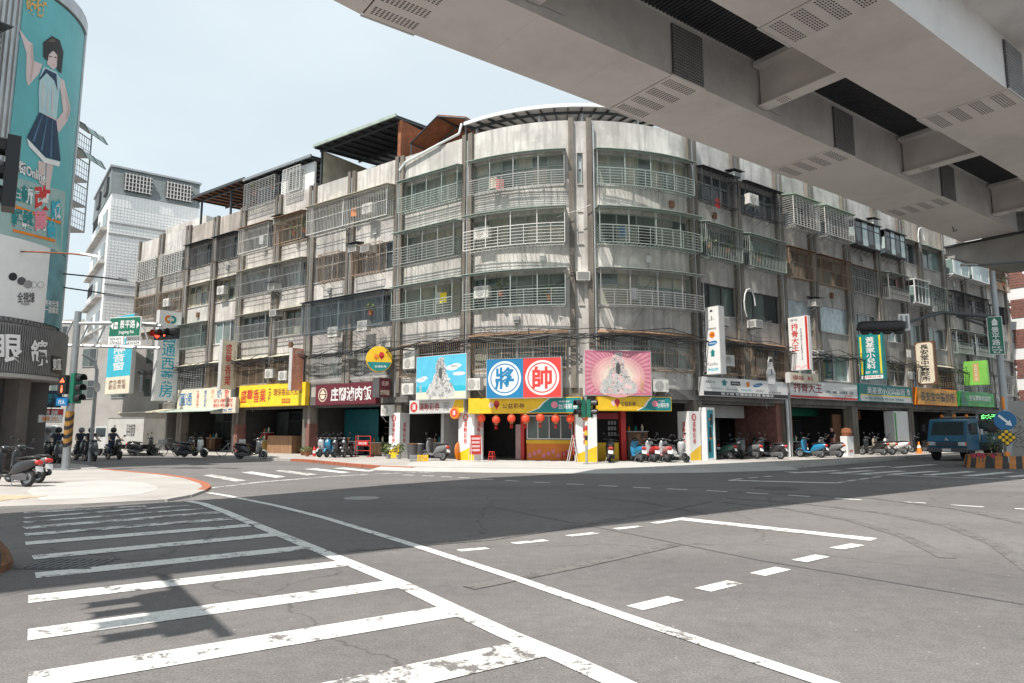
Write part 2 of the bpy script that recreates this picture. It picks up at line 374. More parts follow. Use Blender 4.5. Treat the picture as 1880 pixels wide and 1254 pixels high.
for i, a in enumerate(ed):
    b0, b1 = ed[max(i - 1, 0)], ed[min(i + 1, len(ed) - 1)]; L = math.dist(b0, b1); ox, oy = (b1[1] - b0[1]) / L, -(b1[0] - b0[0]) / L
    rings.append([(a[0] + ox * f, a[1] + oy * f, z) for f, z in ((.7, -.03), (.7, .012), (-.05, .124), (-.05, -.03))])
rp.skin(rings); rp.build('ramp', 'paving_pale', pave)
# kerb stones, one piece each
km = {}
for i, (a, b) in enumerate(zip(kerb[1:-1], kerb[2:])):
    L = math.dist(a, b); n = max(1, round(L / 1.2)); dx, dy = (b[0] - a[0]) / L, (b[1] - a[1]) / L
    for k in range(n):
        q = (a[0] + dx * L * (k + .02) / n, a[1] + dy * L * (k + .02) / n); l = L / n * .965
        m = MB(); m.hexa([(q[0] + dx * e + dy * f, q[1] + dy * e - dx * f, z) for z in (-.02, .131 + random.uniform(0, .006)) for e, f in ((0, .09), (l, .09), (l, -.16), (0, -.16))])
        cx = q[0]
        if -4.6 < cx < 11.0 and q[1] < 30.5: continue
        m.build('kerb_stone', PAINT_RED if -12 < cx < -3.4 else 'concrete', pave)
# near corner pavement on the left
cor = arcpts([(0, 934), (150, 929), (300, 921), (345, 913), (372, 903), (382, 896.5), (376, 890), (345, 880), (300, 873.5), (240, 868), (190, 863.5)])
cpoly = [(-44, -5.0)] + cor + [(-19.4, 31.5), (-23, 34.5), (-44, 44)]
cp = MB(); cp.flat(cpoly, -.05, .05)
cpave = tag(cp.build('corner_pavement', 'paving'), 'pale rounded corner pavement below the optician', kind='structure')
pp = MB(); pp.flat(arcpts([(50, 903), (75, 918), (180, 914), (255, 908), (288, 900), (290, 893), (262, 886), (190, 882), (120, 886), (60, 893)], .05), .051, .055)
pp.build('pale_panel', 'paving_pale', cpave)
for j in range(9):                       # tan guide tiles
    for k in range(4):
        c = ground(6, 912, .05); x = c[0] - 3.2 + j * .42 + k * .12; y = c[1] - 1.0 + k * .42 - j * .06
        MB().box(x, x + .40, y, y + .40, .051, .062).build('tile', 'tan_tile', cpave)
for i, (a, b) in enumerate(zip(cor[2:-1], cor[3:])):     # red painted kerb
    L = math.dist(a, b); dx, dy = (b[0] - a[0]) / L, (b[1] - a[1]) / L; n = max(1, round(L / 1.0))
    for k in range(n):
        q = (a[0] + dx * L * (k + .02) / n, a[1] + dy * L * (k + .02) / n); l = L / n * .96
        MB().hexa([(q[0] + dx * e + dy * f, q[1] + dy * e - dx * f, z) for z in (-.02, .06) for e, f in ((0, .08), (l, .08), (l, -.14), (0, -.14))]).build('kerb_stone', PAINT_RED if i > 1 else 'concrete', cpave)

def mark(name, pix, wd, mat=None, pieces=False):
    """painted line through points of the road"""
    p = [Vector(ground(u, v)) for u, v in pix]; m = MB(); L = []; Rr = []
    for i, q in enumerate(p):
        d = (p[min(i + 1, len(p) - 1)] - p[max(i - 1, 0)]).normalized(); nn = Vector((-d.y, d.x)) * wd / 2
        L.append(q + nn); Rr.append(q - nn)
    for i in range(len(p) - 1): m.poly([(*Rr[i], mark.z), (*Rr[i + 1], mark.z), (*L[i + 1], mark.z), (*L[i], mark.z)])
    mark.z = .004 if mark.z > .0075 else mark.z + .0006
    return m.build(name, mat or PAINT, road)
mark.z = .004
zs = lambda x, y: (x * .3723, 830 + y * .3723)
for i, (x0, y0, x1, y1) in enumerate([(118, 300, 720, 266), (118, 325, 930, 262), (118, 347, 1000, 279), (120, 375, 1085, 297), (122, 409, 1160, 327), (125, 452, 1245, 361), (162, 522, 1370, 407), (175, 609, 1520, 470), (140, 727, 1690, 550)]):
    mark('crosswalk_stripe', [zs(x0, y0), zs(x1, y1)], .36 if i > 2 else .25, PAINT if i > 4 else PAINT_WORN)
mark('crosswalk_stripe', [(51, 1166), (735, 1071)], .37); mark('crosswalk_stripe', [(51, 1252), (838, 1121)], .38)
mark('crosswalk_stripe', [(560, 1285), (985, 1190)], .40, PAINT_WORN)
mark('edge_line', [(346, 920.5), (372, 925), (409, 938), (465, 962), (521, 984.5), (615, 1023), (730, 1070), (845, 1125), (935, 1167), (1040, 1211), (1160, 1266)], .19)
mark('edge_line', [(383, 905), (417, 910.5), (506, 928.5), (596, 951), (700, 983), (765, 1003), (940, 1060), (1155, 1135), (1560, 1270)], .15)
for a in [(842, 1011, 895, 1006.5), (942, 998, 1003, 992), (1042, 984.5, 1095, 978.5), (1130, 971.5, 1176, 966.5), (1200, 961, 1243, 954.5), (1535, 1008, 1575, 1000), (1467, 1031, 1510, 1021), (1390, 1055, 1438, 1043.5), (1290, 1083.5, 1350, 1069), (1165, 1117, 1240, 1099)]:
    mark('lane_dash', [a[:2], a[2:]], .16 if a[0] < 1240 and a[1] < 1012 else .2)
mark('stop_line', [(1243, 952), (1605, 991)], .34)
for a in [(880, 880, 905, 881), (928, 882.3, 952, 883.8), (980, 885.5, 1010, 887), (1040, 888.3, 1072, 889.8), (1100, 891.5, 1133, 893), (1163, 894.8, 1195, 896.3), (1225, 897.5, 1262, 899.3), (1297, 901, 1335, 903), (1370, 905, 1410, 907.3), (1447, 909.5, 1487, 912), (1533, 914.8, 1582, 917.8), (1645, 921, 1700, 923.8), (1746, 927, 1806, 931), (1863, 934, 1900, 936)]:
    mark('lane_dash', [a[:2], a[2:]], .15)
mark('stop_line', [(1337, 882), (1535, 887)], .36)
for a in [(1535, 887, 1550, 884.7), (1556, 883.5, 1572, 881.2), (1578, 880.2, 1595, 877.9), (1601, 877, 1617, 875), (1345, 880.8, 1362, 879), (1375, 878, 1390, 876.6), (1402, 875.6, 1416, 874.4)]:
    mark('lane_dash', [a[:2], a[2:]], .15)
for k, a in enumerate([(1452, 868.5, 1540, 864), (1525, 869.5, 1600, 864.2), (1580, 870.3, 1657, 864.6), (1634, 871.3, 1717, 865.2), (1700, 872.5, 1783, 865.8), (1775, 874.2, 1852, 867), (1852, 876.3, 1925, 868.5), (1560, 860.6, 1630, 856.3), (1640, 858.6, 1715, 853)]):
    mark('crosswalk_stripe', [a[:2], a[2:]], .4)
mark('edge_line', [(1440, 866), (1640, 873), (1880, 880.5)], .2)
for k in range(9):                        # zebra across the side street
    if k < 6:
        q = [(309, 878, 327, 876.3, 386, 889.3, 365, 890.8), (372, 873, 391, 871, 452, 882.3, 432, 884.3), (443, 867.3, 463.5, 866, 525, 875.5, 506, 877.3), (501, 864.3, 521, 863.2, 584, 871, 566, 873.2), (558, 861.3, 581, 860.2, 644, 867.3, 629, 868.7), (611, 859.8, 633, 858.7, 689, 864.6, 674, 866)][k]
        m = MB(); m.poly([(*ground(q[i], q[i + 1]), .005 + k * .0004) for i in (6, 4, 2, 0)]); m.build('crosswalk_stripe', PAINT_WORN if k in (1, 3) else PAINT, road)
mark('edge_line', [(383, 896.5), (480, 885), (600, 875.5), (700, 869.5), (800, 866.7)], .22, PAINT_WORN)
for a in [(738, 872, 760, 872.6), (775, 873.5, 797, 874), (810, 875.5, 830, 876), (842, 877.3, 862, 877.9)]: mark('lane_dash', [a[:2], a[2:]], .15)
# covers let into the carriageway
x, y = ground(664, 914.5); MB().lathe([(.42, .001), (.42, .006), (.36, .0075), (.36, .005), (.05, .0055)], 28, (x, y, 0)).build('manhole_cover', 'grey', road)
x, y = ground(125, 1036); g_ = MB()
for k in range(9): g_.box(x - .42 + k * .095, x - .36 + k * .095, y - .3, y + .3, .003, .009)
for k in range(5): g_.box(x - .45, x + .45, y - .3 + k * .145, y - .27 + k * .145, .002, .0085)
g_.build('drain_grate', 'darkgrey', road)
x, y = ground(1425, 897); MB().lathe([(.6, .001), (.6, .006), (.5, .0075), (.5, .005), (.05, .0055)], 28, (x, y, 0)).build('manhole_cover', 'darkgrey', road)
for a in [(1080, 913, 1180, 922, 1300, 945), (900, 930, 1000, 950, 1130, 975, 1400, 1030, 1880, 1110)]:      # sealed joint in the surface
    mark('sealed_crack', list(zip(a[::2], a[1::2])), .035, G('darkgrey'))

TYRE = paint_mat('tyre_mark', (.115, .108, .105), .50); TYRE.node_tree.nodes['Principled BSDF'].inputs['Roughness'].default_value = .8
for pts, wd in [([(1335, 914), (1480, 925), (1620, 942), (1740, 965), (1830, 1000), (1900, 1050)], .22), ([(1330, 922), (1450, 935), (1560, 955), (1660, 985), (1740, 1025)], .2), ([(1420, 905), (1600, 915), (1760, 935), (1900, 965)], .2), ([(640, 1010), (900, 990), (1150, 950), (1300, 920)], .25), ([(860, 1080), (1060, 1040), (1240, 1000)], .2)]:
    mark('tyre_mark', pts, wd, TYRE)
# ------------------------------------------------------------------ the elevated viaduct over the road
VD = thing('elevated_viaduct', 'grey twin box girder viaduct crossing overhead in the upper right', 'viaduct', (0, 0, .05), R_(36)); VD.scale = (.967,) * 3
H = 13.8; ZT = H + 2.15
def bend(t): return 0 if t >= 5 else 3.3 * min(1, (5 - t) / 12) ** 1.3
def girder(n0, n1, curved):
    joints = [-24.0, -13.5, -3.0, 7.45, 17.55, 28.1, 38.7, 49.4]
    for a, b in zip(joints, joints[1:]):
        da, db = (bend(a), bend(b)) if curved else (0, 0)
        m = MB(); g = .025
        m.hexa([(a + g, n0 - da, H), (b - g, n0 - db, H), (b - g, n1 - db, H), (a + g, n1 - da, H), (a + g, n0 - da, H + .03), (b - g, n0 - db, H + .03), (b - g, n1 - db, H + .03), (a + g, n1 - da, H + .03)])
        m.build('soffit_plate', 'girder', VD, False)
        for q in (.42, .78): MB().box(a + (b - a) * q, a + (b - a) * q + .02, n0 - (da + db) / 2 + .03, n1 - (da + db) / 2 - .03, H - .004, H - .0005).build('weld_seam', 'girder_side', VD, False)
        w_ = MB()
        for k, sd in ((0, n0), (1, n1)):
            s1 = .07 if k == 0 else -.07
            w_.hexa([(a, sd - da + s1 * .4, H + .031), (b, sd - db + s1 * .4, H + .031), (b, sd - db + s1, H + .031), (a, sd - da + s1, H + .031), (a, sd - da + s1 * .4, ZT), (b, sd - db + s1 * .4, ZT), (b, sd - db + s1, ZT), (a, sd - da + s1, ZT)])
        w_.build('web_plate', 'girder_side', VD, False)
    for j in joints[3:-1]:
        j2 = j + (0 if not curved else 0)
        vh = MB()                                           # rows of drilled holes in the soffit beside each joint
        for gidx in range(4):
            nc = n0 + .42 + gidx * (n1 - n0 - .84) / 3
            for r in range(5):
                for c in range(11): vh.box(j2 + .16 + c * .135, j2 + .235 + c * .135, nc - .19 + r * .085, nc - .145 + r * .085, H - .004, H + .001)
        o = vh.build('vent_holes', 'black', VD, False); o['kind'] = 'stuff'
        MB().box(j - .02, j + 1.75, n1 + .012, n1 + .07, H - .012, H + .03).build('joint_lip', 'girder_side', VD, False); MB().box(j - .02, j + 1.75, n0 - .07, n0 - .012, H - .012, H + .03).build('joint_lip', 'girder_side', VD, False)
        for sd, sg in ((n0, -1), (n1, 1)):                  # louvred panel on each web
            pl = MB(); pl.box(j + .05, j + 1.7, min(sd, sd + sg * .03), max(sd, sd + sg * .03), H + .05, ZT - .2)
            p = pl.build('louvre_panel', 'darkgrey', VD, False)
            lv = MB()
            for k in range(16): lv.box(j + .08, j + 1.67, min(sd + sg * .031, sd + sg * .06), max(sd + sg * .031, sd + sg * .06), H + .09 + k * .115, H + .14 + k * .115)
            for k in range(14): lv.box(j + .1 + k * .118, j + .125 + k * .118, min(sd + sg * .061, sd + sg * .07), max(sd + sg * .061, sd + sg * .07), H + .06, ZT - .22)
            lv.build('louvre', 'grey', p, True)
girder(14.75, 17.82, True); girder(8.3, 11.3, False)
dk = MB(); prof = [-24, -13.5, -7, -3, 1, 5, 20, 40, 49.4, 70]
for a, b in zip(prof, prof[1:]):
    dk.hexa([(a, 6.7, ZT), (b, 6.7, ZT), (b, 17.95 - bend(b), ZT), (a, 17.95 - bend(a), ZT), (a, 6.7, ZT + .28), (b, 6.7, ZT + .28), (b, 17.95 - bend(b), ZT + .28), (a, 17.95 - bend(a), ZT + .28)])
dk.build('deck', 'girder_side', VD, False)
pw_ = MB()
for a, b in zip(prof, prof[1:]):
    for f in (lambda t: 6.7, lambda t: 17.7 - bend(t)):
        pw_.hexa([(a, f(a), ZT + .281), (b, f(b), ZT + .281), (b, f(b) + .22, ZT + .281), (a, f(a) + .22, ZT + .281), (a, f(a), ZT + 1.0), (b, f(b), ZT + 1.0), (b, f(b) + .22, ZT + 1.0), (a, f(a) + .22, ZT + 1.0)])
pw_.build('parapet', 'girder_side', VD, False)
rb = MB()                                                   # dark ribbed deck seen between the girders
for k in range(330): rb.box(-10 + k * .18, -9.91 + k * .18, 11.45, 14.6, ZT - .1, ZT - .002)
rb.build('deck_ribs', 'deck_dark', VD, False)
for t in (11.4, 22.8, 34.6, 45.6):                          # cross beams with their end plates
    cb = MB(); cb.box(t - .3, t + .3, 11.36, 14.72, H + .28, H + .34); cb.box(t - .08, t + .08, 11.36, 14.72, H + .341, ZT - .11); cb.box(t - .5, t + .5, 11.36, 14.72, ZT - .3, ZT - .105)
    c_ = cb.build('cross_beam', 'girder', VD, False)
    for e_ in (14.66, 11.34): MB().box(t - .05, t + 1.3, e_, e_ + .06, H + .35, ZT - .12).build('end_plate', 'girder_side', VD, False)
    vh = MB()
    for r in range(4):
        for c in range(4): vh.box(t - .22 + c * .12, t - .16 + c * .12, 13.6 + r * .11, 13.65 + r * .11, H + .276, H + .281)
    vh.build('vent_holes', 'black', VD, False)['kind'] = 'stuff'
pc = MB()                                                   # pier cap and shaft
pc.skin([[(t, 4.6, 13.3), (t, 9.6, 12.0), (t, 16.4, 12.0), (t, 19.0, 13.1), (t, 19.0, H - .12), (t, 4.6, H - .12)] for t in (49.7, 53.2)])
pc.build('pier_cap', 'concrete', VD, False)
MB().box(49.4, 53.4, 5.0, 19.0, H - .118, H - .02).build('bearing_shelf', 'deck_dark', VD, False)
MB().lathe([(1.7, -.3), (1.7, 12.02)], 20, (51.5, 13, 0)).build('pier', 'concrete', VD, False)
for n in (9.8, 16.2): MB().box(50.5, 52.5, n - .9, n + .9, H - .019, H + .4).build('bearing', 'deck_dark', VD, False)
dg = MB(); dg.box(53.6, 70, 8.3, 11.3, H + .05, ZT - .002); dg.box(53.6, 70, 14.75, 17.8, H + .05, ZT - .002); dg.build('far_girder', 'girder_side', VD, False)
fx = MB(); x0, y0 = 45.3, 16.6; fx.tube([(x0 - .6, y0, H - .1), (x0 - .2, y0 + .1, H - .16), (x0 + .3, y0 + .3, H - .16), (x0 + .6, y0 + .2, H - .03)], .03, 6); fx.build('drain_pipe', 'darkgrey', VD, False)

# ------------------------------------------------------------------ the corner block: a row of houses round the bend
def cuts_(s0, s1, seg=.75):
    a, b = max(s0, -SA), min(s1, SA); c = [s0]
    if b > a:
        k = max(1, int(math.ceil((b - a) / seg))); c += [a + (b - a) * i / k for i in range(k + 1) if s0 + 1e-6 < a + (b - a) * i / k < s1 - 1e-6]
    return c + [s1]
def fsheet(m, s0, s1, nA, zA, nB, zB, th=.025):
    m.skin([[S3(c, nA, zA), S3(c, nB, zB), S3(c, nB, zB + th), S3(c, nA, zA + th)] for c in cuts_(s0, s1)])
def fline(m, s0, s1, n, z, r=.012):
    m.fbox(s0, s1, n - r, n + r, z - r, z + r)
def fz(k): return 4.62 + 3.03 * (k - 2), 6.22 + 3.03 * (k - 2)      # sill and head of floor k

def window(house, s0, s1, z0, z1, cols, glass, frame, transom=.62, n=-.15):
    f = MB(); b = .055
    f.fbox(s0, s1, n - .04, n + .05, z0, z0 + b); f.fbox(s0, s1, n - .04, n + .05, z1 - b, z1)
    f.fbox(s0, s0 + b, n - .04, n + .047, z0 + b, z1 - b); f.fbox(s1 - b, s1, n - .04, n + .047, z0 + b, z1 - b)
    zt = z0 + (z1 - z0) * transom if transom else z1 - b; wd = (s1 - s0) / cols
    if transom: f.fbox(s0 + b, s1 - b, n - .035, n + .042, zt, zt + .05)
    for i in range(1, cols): f.fbox(s0 + i * wd - .024, s0 + i * wd + .024, n - .03, n + .037, z0 + b, zt); transom and f.fbox(s0 + i * wd - .024, s0 + i * wd + .024, n - .03, n + .037, zt + .05, z1 - b)
    win = f.build('window', frame, house)
    for i in range(cols):
        a, c = s0 + i * wd + (.024 if i else b), s0 + (i + 1) * wd - (.024 if i < cols - 1 else b)
        off = -.012 * (i % 2)
        for zz0, zz1, top in ((z0 + b, zt, 0),) + (((zt + .05, z1 - b, 1),) if transom else ()):
            MB().fbox(a, c, n - .02 + off, n - .012 + off, zz0, zz1).build('pane', 'glass%d' % random.choice(glass), win)
    return win
GL = {'g': (2, 5, 5, 3, 2), 'd': (0, 4, 1, 0), 'b': (7, 6, 6), 'm': (1, 3, 2, 0), 'y': (5, 2, 5, 1), 'gd': (1, 3, 6, 0)}

def cage(house, s0, s1, z0, z1, d, style, bar, canopy=None, over=.16, struts=True, low=.46):
    m = MB(); r = .0105; rr = .018
    ends = [s0, s1]
    if style != 'box':
        for s in ends:
            for n in (.02, d): m.fbox(s - rr, s + rr, n - rr, n + rr, z0, z1)
            for z in (z0, z1 - .02): m.fbox(s - r, s + r, .02, d, z - r, z + r)
        for z in (z0, z1 - .02): fline(m, s0, s1, d, z, rr)
        k = max(2, int((s1 - s0) / .22))
        for i in range(1, k): s = s0 + (s1 - s0) * i / k; m.fbox(s - r * .7, s + r * .7, .02, d, z0 - r, z0 + r)   # floor grating
        fline(m, s0, s1, d * .5, z0 - .02, r)
    L = s1 - s0
    if style == 'h':
        zt = z0 + (z1 - z0) * low
        for i in range(1, 7): z = z0 + (zt - z0) * i / 6; fline(m, s0, s1, d, z, r if i < 6 else rr); [m.fbox(s - r, s + r, .02, d, z - r, z + r) for s in ends]
        k = max(2, round(L / .62))
        for i in range(1, k): s = s0 + L * i / k; m.fbox(s - r, s + r, d - r, d + r, z0, zt)
        for i in range(1, 4): s = s0 + L * i / 4; m.fbox(s - rr, s + rr, d - rr, d + rr, z0, z1)
    elif style in ('v', 'hv', 'vd'):
        zt = z1 if style != 'hv' else z0 + (z1 - z0) * low; k = max(3, int(L / (.135 if style != 'vd' else .10)))
        for i in range(1, k): s = s0 + L * i / k; m.fbox(s - r * .8, s + r * .8, d - r * .8, d + r * .8, z0, zt)
        for q in range(1, 5):
            for s in ends: m.fbox(s - r * .8, s + r * .8, d * q / 5 - r * .8, d * q / 5 + r * .8, z0, zt)
        for z in ((z0 + zt) / 2, zt): fline(m, s0, s1, d, z, r)
    elif style == 'grid':
        k = max(3, round(L / .36)); h = max(4, int((z1 - z0) / .13))
        for i in range(1, k): s = s0 + L * i / k; m.fbox(s - rr, s + rr, d - r, d + r, z0, z1)
        for i in range(1, h):
            z = z0 + (z1 - z0) * i / h; fline(m, s0, s1, d, z, r)
            for s in ends: m.fbox(s - r, s + r, .02, d, z - r, z + r)
    elif style == 'dia':
        h = z1 - z0; k = int((L + h) / .16)
        for i in range(k):
            o = -h + i * .16
            for sg in (0, 1):
                a, b = o, o + h; za, zb = (z0, z1) if sg == 0 else (z1, z0)
                if a < 0: za += (zb - za) * (-a / h); a = 0
                if b > L: zb = za + (zb - za) * ((L - a) / (b - a)) if b > a else zb; b = L
                if b - a > .03: m.tube([S3(s0 + a, d, za), S3(s0 + b, d, zb)], .008, 4)
        for i in range(1, 4): s = s0 + L * i / 4; m.fbox(s - r, s + r, d - r, d + r, z0, z1)
    if struts and style != 'box':
        k = max(2, round(L / .9))
        for i in range(k + 1):
            s = s0 + .06 + (L - .12) * i / k; m.tube([S3(s, .01, z0 - .32), S3(s, d * .8, z0 - .02)], .012, 4)
    c = m.build('window_cage', bar, house)
    if canopy:
        q = MB(); fsheet(q, s0 - .08, s1 + .08, -.02, z1 + .20, d + over, z1 + .03)
        k = max(3, round(L / .5))
        for i in range(k + 1):
            s = s0 + L * i / k; q.skin([[S3(s + e, n, z) for e, z in ((-.012, zz - .03), (.012, zz - .03), (.012, zz - .002), (-.012, zz - .002))] for n, zz in ((.0, z1 + .198), (d + over - .02, z1 + .032))])
        q.build('canopy', canopy, c)
    return c
def baybox(house, s0, s1, z0, z1, d, frame, glass, cols, slats=False):
    """enclosed window box standing out from the wall"""
    m = MB(); m.fbox(s0, s1, .005, d, z0, z0 + .08); m.fbox(s0 - .06, s1 + .06, .005, d + .14, z1, z1 + .05)
    for i in range(cols + 1):
        s = s0 + (s1 - s0) * i / cols; a = .05 if i in (0, cols) else .03; m.fbox(s - a, s + a, d - .06, d, z0 + .08, z1)
    for s in (s0, s1): m.fbox(s - .05, s + .05, .005, .07, z0 + .08, z1)
    zt = z0 + (z1 - z0) * .72
    m.fbox(s0, s1, d - .055, d - .004, zt, zt + .06)
    for s in (s0 + .025, s1 - .025): m.fbox(s - .02, s + .02, .07, d - .06, zt, zt + .06)
    k = 5
    for i in range(k + 1): s = s0 + (s1 - s0) * i / k; m.tube([S3(s, .01, z0 - .38), S3(s, d * .9, z0)], .018, 4)
    o = m.build('bay_window', frame, house)
    wd = (s1 - s0) / cols
    for i in range(cols):
        for a, b in ((z0 + .08, zt), (zt + .06, z1)):
            MB().fbox(s0 + i * wd + .03, s0 + (i + 1) * wd - .03, d - .035, d - .025, a, b).build('pane', 'glass%d' % glass[i % len(glass)], o)
    for s in (s0, s1): MB().fbox(s - .008, s + .008, .07, d - .06, z0 + .08, zt).build('pane', 'glass%d' % glass[-1], o)
    return o

def house(name, label, s0, s1, mids, wall, parapet, bays, zpar=17.0, core0=None):
    root = thing('row_building', label, 'building', S3((s0 + s1) / 2, 0, 0), 0, 'concrete walk-up row round the corner')
    c = MB(); c.fbox(s0 + .01, s1 - .01, -9, -.26, 3.32, 16.1); c.build('core', 'core', root)
    rf = MB(); rf.fbox(s0 + .012, s1 - .012, -9, -.2, 16.101, 16.2); rf.build('roof', 'concrete', root)
    wl = MB(); edges = [s0] + list(mids) + [s1]
    for a, b in zip(edges, edges[1:]):
        for k in range(1, 5):
            za = 3.32 if k == 1 else fz(k)[1]; zb = fz(k + 1)[0]; wl.fbox(a + .01, b - .01, -.25, 0, za, zb)
            # sill lip
        for k in range(2, 6):
            z = fz(k)[0]; wl.fbox(a + .3, b - .3, .001, .05, z - .07, z - .01)
            for q in ((a + .01, a + .30), (b - .30, b - .01)): wl.fbox(*q, -.25, -.002, fz(k)[0], fz(k)[1])
    wl.build('wall', wall, root)
    pr = MB()
    for a, b in zip(edges, edges[1:]): pr.fbox(a + .01, b - .01, -.22, .004, fz(5)[1] + .002, zpar + random.uniform(-.04, .04))
    pr.build('parapet', parapet, root)
    for i, e in enumerate(edges):
        for sg in ((1,) if i == 0 else (-1,) if i == len(edges) - 1 else (-1, 1)):
            a = e + sg * .08; b = e + sg * .33
            if name == 'C' and i in (2, 3):
                if sg == (1 if i == 2 else -1): continue
                a, b = e - .12, e + .13
            MB().fbox(min(a, b), max(a, b), .005, .17 + .02 * (i % 2), 3.6, zpar + .06 + random.uniform(0, .07)).build('pilaster', 'pilaster', root)
        if (i > 0 and i < len(edges) - 1 or i == len(edges) - 1) and not (name == 'C' and i == 2):
            m = MB(); e2 = e + (.22 if name == 'C' and i == 3 else 0); m.tube([S3(e2, .12, 3.4), S3(e2, .12, zpar - .3)], .05, 8); m.build('drain_pipe', 'galv', root)
    for (a, b), specs in zip(zip(edges, edges[1:]), bays):
        for k, sp in zip((5, 4, 3, 2), specs):
            z0, z1 = fz(k); sp = dict(sp); wa, wb = a + .33, b - .33
            if sp.get('blank'): 
                MB().fbox(a + .3, b - .3, -.2, -.05, z0, z1).build('infill', sp['blank'], root); continue
            window(root, wa, wb, z0 + .0, z1, sp.get('cols', 4), GL[sp.get('g', 'm')], sp.get('frame', 'frame_alu'), sp.get('tr', .62))
            st = sp.get('c')
            if st == 'box': baybox(root, wa + .05, wb - .05, z0 - .1, z1 - .02, sp.get('d', .6), sp.get('bar', 'frame_white'), sp.get('bg', (7, 6, 4)), sp.get('bc', 3))
            elif st: cage(root, wa + sp.get('i0', .0), wb - sp.get('i1', .0), z0 - .14 + sp.get('zo', 0), z1 - .02 + sp.get('zt', 0), sp.get('d', .6), st, sp.get('bar', 'bar_grey'), sp.get('can'), low=sp.get('low', .46))
            elif sp.get('aw'):
                q = MB(); fsheet(q, wa - .1, wb + .1, -.02, z1 + .15, .55, z1 - .08); q.build('awning', sp['aw'], root)
    # arcade: beam over the columns, columns, soffit
    bm = MB(); bm.fbox(s0 + .01, s1 - .01, -.5, -.255, 2.95, 3.31); bm.fbox(s0 + .01, s1 - .01, -.254, .06, 3.1, 3.6); bm.build('beam', M('beam_stained', (.20, .19, .18), .9, var=.25, scale=1.2, streak=True, dirt=(.09, .085, .08), dirtamt=.6), root)
    for e, lo, hi in ((s0, .02, .34), (s1, -.34, -.02)):
        MB().fbox(e + lo, e + hi, -.62, -.03, .1, 3.09).build('arcade_column', 'pilaster', root)
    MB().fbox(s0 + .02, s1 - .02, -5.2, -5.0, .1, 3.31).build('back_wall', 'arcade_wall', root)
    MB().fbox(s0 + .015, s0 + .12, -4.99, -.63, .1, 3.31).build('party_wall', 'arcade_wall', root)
    return root

B = dict
green = lambda **k: {**B(c='h', bar='bar_green', can='canopy_green', g='g', cols=6, frame='frame_green', d=.62), **k}
vgreen = lambda **k: {**B(c='v', bar='bar_green', can='canopy_green', g='gd', cols=3, d=.6, frame='frame_green'), **k}
dark = lambda **k: {**B(g='d', cols=3, frame='frame_dark', tr=0), **k}
rust = lambda **k: {**B(c='v', bar='bar_rust', can='canopy_rust', g='m', cols=3, d=.4, frame='frame_brown'), **k}
white = lambda **k: {**B(g='gd', cols=3, frame='frame_white', tr=0), **k}
HS = {}
HS['L4'] = house('L4', 'grey concrete row building at the far left end beside the white tiled block', -41.5, -33.7, [-37.72], 'wall_grey', 'wall_cream', [
    [B(c='grid', bar='bar_white', d=.35, g='d'), B(c='v', bar='bar_rust', d=.3, g='d'), B(c='v', bar='bar_rust', d=.3, g='y', can='canopy_cream'), B(c='box', bar='frame_alu', bg=(1, 3, 0), bc=3, d=.7)],
    [B(c='grid', bar='bar_white', d=.35, g='d'), B(c='v', bar='bar_rust', d=.3, g='d'), B(c='v', bar='bar_grey', d=.5, g='g', can='canopy_green'), B(c='grid', bar='bar_grey', d=.4, g='d', can='canopy_grey')]])
HS['L3'] = house('L3', 'row building with black diamond mesh balcony grilles above the pharmacy sign', -33.7, -26.5, [-29.92], 'wall_cream', 'wall_pink', [
    [B(c='dia', bar='bar_dark', d=.5, g='d', can='canopy_dark'), B(g='y', frame='frame_cream', cols=4, aw='canopy_cream'), B(c='v', bar='bar_green', d=.6, g='gd', can='canopy_green'), B(c='grid', bar='bar_grey', d=.35, g='d', can='canopy_cream')],
    [B(c='dia', bar='bar_dark', d=.5, g='d', can='canopy_dark'), B(g='y', frame='frame_cream', cols=4, aw='canopy_cream'), white(), B(c='v', bar='bar_rust', d=.35, g='d', can='canopy_cream')]])
HS['L2'] = house('L2', 'cream row building with rooftop room above the yellow incense shop sign', -26.5, -18.9, [-22.45], 'wall_cream', 'wall_cream', [
    [B(c='v', bar='bar_white', d=.6, g='d', can='canopy_rust'), B(c='v', bar='bar_grey', d=.6, g='gd', can='canopy_cream', i1=-.33), B(c='hv', bar='bar_grey', d=.5, g='d', can='canopy_cream', low=.6), B(c='dia', bar='bar_rust', d=.4, g='d', can='canopy_cream')],
    [B(c='v', bar='bar_rust', d=.6, g='d', can='canopy_rust'), B(c='v', bar='bar_grey', d=.6, g='gd', can='canopy_cream', i0=-.3), B(c='hv', bar='bar_grey', d=.3, g='y', can='canopy_cream', frame='frame_brown', low=.6), B(c='dia', bar='bar_rust', d=.4, g='d', can='canopy_cream')]])
HS['L1'] = house('L1', 'cream row building with long slate blue balcony cage above the maroon sign', -18.9, -11.15, [-15.19], 'wall_cream', 'wall_cream', [
    [B(c='v', bar='bar_white', d=.75, g='y', can='canopy_cream', i1=-.33), B(c='v', bar='bar_rust', d=.45, g='d', i0=.9, i1=.3), B(c='vd', bar='bar_slate', d=.85, g='d', can='canopy_dark', i1=-.33, zo=-.15), B(c='dia', bar='bar_grey', d=.12, g='d', frame='frame_alu')],
    [B(c='v', bar='bar_white', d=.75, g='y', can='canopy_cream', i0=-.3), B(c='v', bar='bar_rust', d=.45, g='d', i0=.2, i1=.8), B(c='vd', bar='bar_slate', d=.85, g='d', can='canopy_dark', i0=-.3, zo=-.15), B(c='dia', bar='bar_grey', d=.12, g='d', frame='frame_alu')]])
